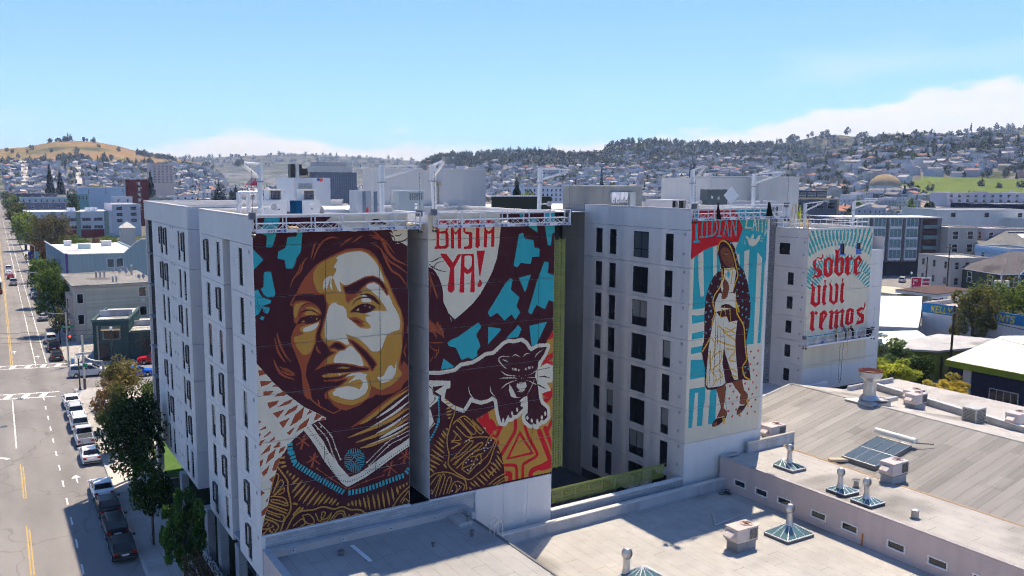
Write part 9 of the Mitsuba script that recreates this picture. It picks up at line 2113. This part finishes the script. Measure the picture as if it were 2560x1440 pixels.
    solid([bone('anl', 'tol', .05, .04), bone('anr', 'tor', .05, .04)], 'gloss', (.03, .025, .02), 'shoes')
    if hat: put('hard_hat' if hat[0] > .3 else 'cap', MB(hat).lathe(W(hd+[0, 0, .05]), [(.145*s, 0), (.125*s, .02), (.11*s, .09), (.05*s, .125), (0, .13)], n=12).out('gloss', True), k)
    else: solid([bone(tuple(hd+[0, -.03, .03]), tuple(hd+[0, -.02, .07]), .1, .095)], 'stucco', hair, 'hair')
    return k
person(83.2, 67.4, 24.1, -2.4, 'worker in a lime safety vest on a folding ladder at the penthouse wall', (.25, .32, .06), (.28, .26, .24), vest=(.42, .62, .04), hat=(.02, .02, .02), pose='reach')
person(83.0, 66.0, 23.2, -2.0, 'worker in a yellow and orange vest standing behind the far wing railing', (.55, .20, .10), (.45, .38, .36), vest=(.62, .55, .10), hat=(.03, .02, .02), pose='hips')
k = thing('step_ladder', 'yellow folding ladder on the far wing roof under a worker', 'ladder'); m = MB((.50, .36, .10)); [m.rod((82.6, 67.8+o, 23.15), (82.9, 67.6+o, 26.4), .05, sides=5) for o in (0, .5)]; [m.rod((83.5, 66.8+o, 23.15), (83.0, 67.4+o, 26.4), .05, sides=5) for o in (0, .5)]; [m.rod((83.5-.1*i*.5, 66.8+.1*i, 23.4+i*.33), (83.5-.1*i*.5, 67.3+.1*i, 23.4+i*.33), .03) for i in range(5)]; put('rails', m.out('gloss'), k)
person(85.7, 63.2, 10.22, 0.0, 'painter in a tan shirt facing the wall, left of three on the hanging stage', (.40, .34, .20), (.10, .09, .08), hair=(.03, .03, .05), pose='reach')
person(87.6, 63.2, 10.22, 0.1, 'painter in a blue-grey hooded top bending, middle of three on the hanging stage', (.12, .17, .24), (.05, .05, .06), hair=(.12, .17, .24), pose='lean')
person(88.9, 63.2, 10.22, 1.2, 'painter in black seen from the side, right of three on the hanging stage', (.035, .03, .028), (.03, .03, .03), pose='lean')
k = thing('paint_sack', 'black sack in the right corner of the painters stage', 'sack'); m = trimesh.creation.icosphere(2, 1.0); vv = np.array(m.vertices)*[.6, .28, .55]*(.8+.4*meshkit.noise(np.array(m.vertices)*2.5+4)[:, None]); put('sack', shape(vv+[92.0, 63.25, 10.75], m.faces, 'stucco', (.012, .012, .014), True), k)
for i, (x, c, l) in enumerate(((82.0, (.5, .5, .5), 'first paint bucket from the left on the painters stage'), (83.4, (.10, .15, .45), 'blue paint bucket on the painters stage'), (84.6, (.55, .54, .50), 'pale bucket nearest the left painter'), (90.4, (.35, .08, .05), 'red bucket near the black sack on the painters stage'))):
    k = thing('paint_bucket', l, 'bucket'); put('bucket', MB(c).lathe((x, 63.3, 10.22), [(0, 0), (.15, 0), (.18, .36), (.16, .36), (.14, .3), (0, .3)], n=12).out('gloss'), k)

# ------------------------------------------------------------------ sea haze
scene['air'] = {'type': 'homogeneous', 'albedo': {'type': 'rgb', 'value': (.95, .955, .96)}, 'sigma_t': {'type': 'rgb', 'value': (.00005, .000065, .0001)}}
scene['haze'] = {'type': 'cube', 'to_world': T().translate([0, 1000, 141]).scale([7600, 8600, 143]), 'bsdf': {'type': 'null'}, 'interior': {'type': 'ref', 'id': 'air'}}
labels['haze'] = {'kind': 'stuff', 'label': 'thin bluish sea haze over the town', 'category': 'haze'}
scene['camera']['medium'] = {'type': 'ref', 'id': 'air'}
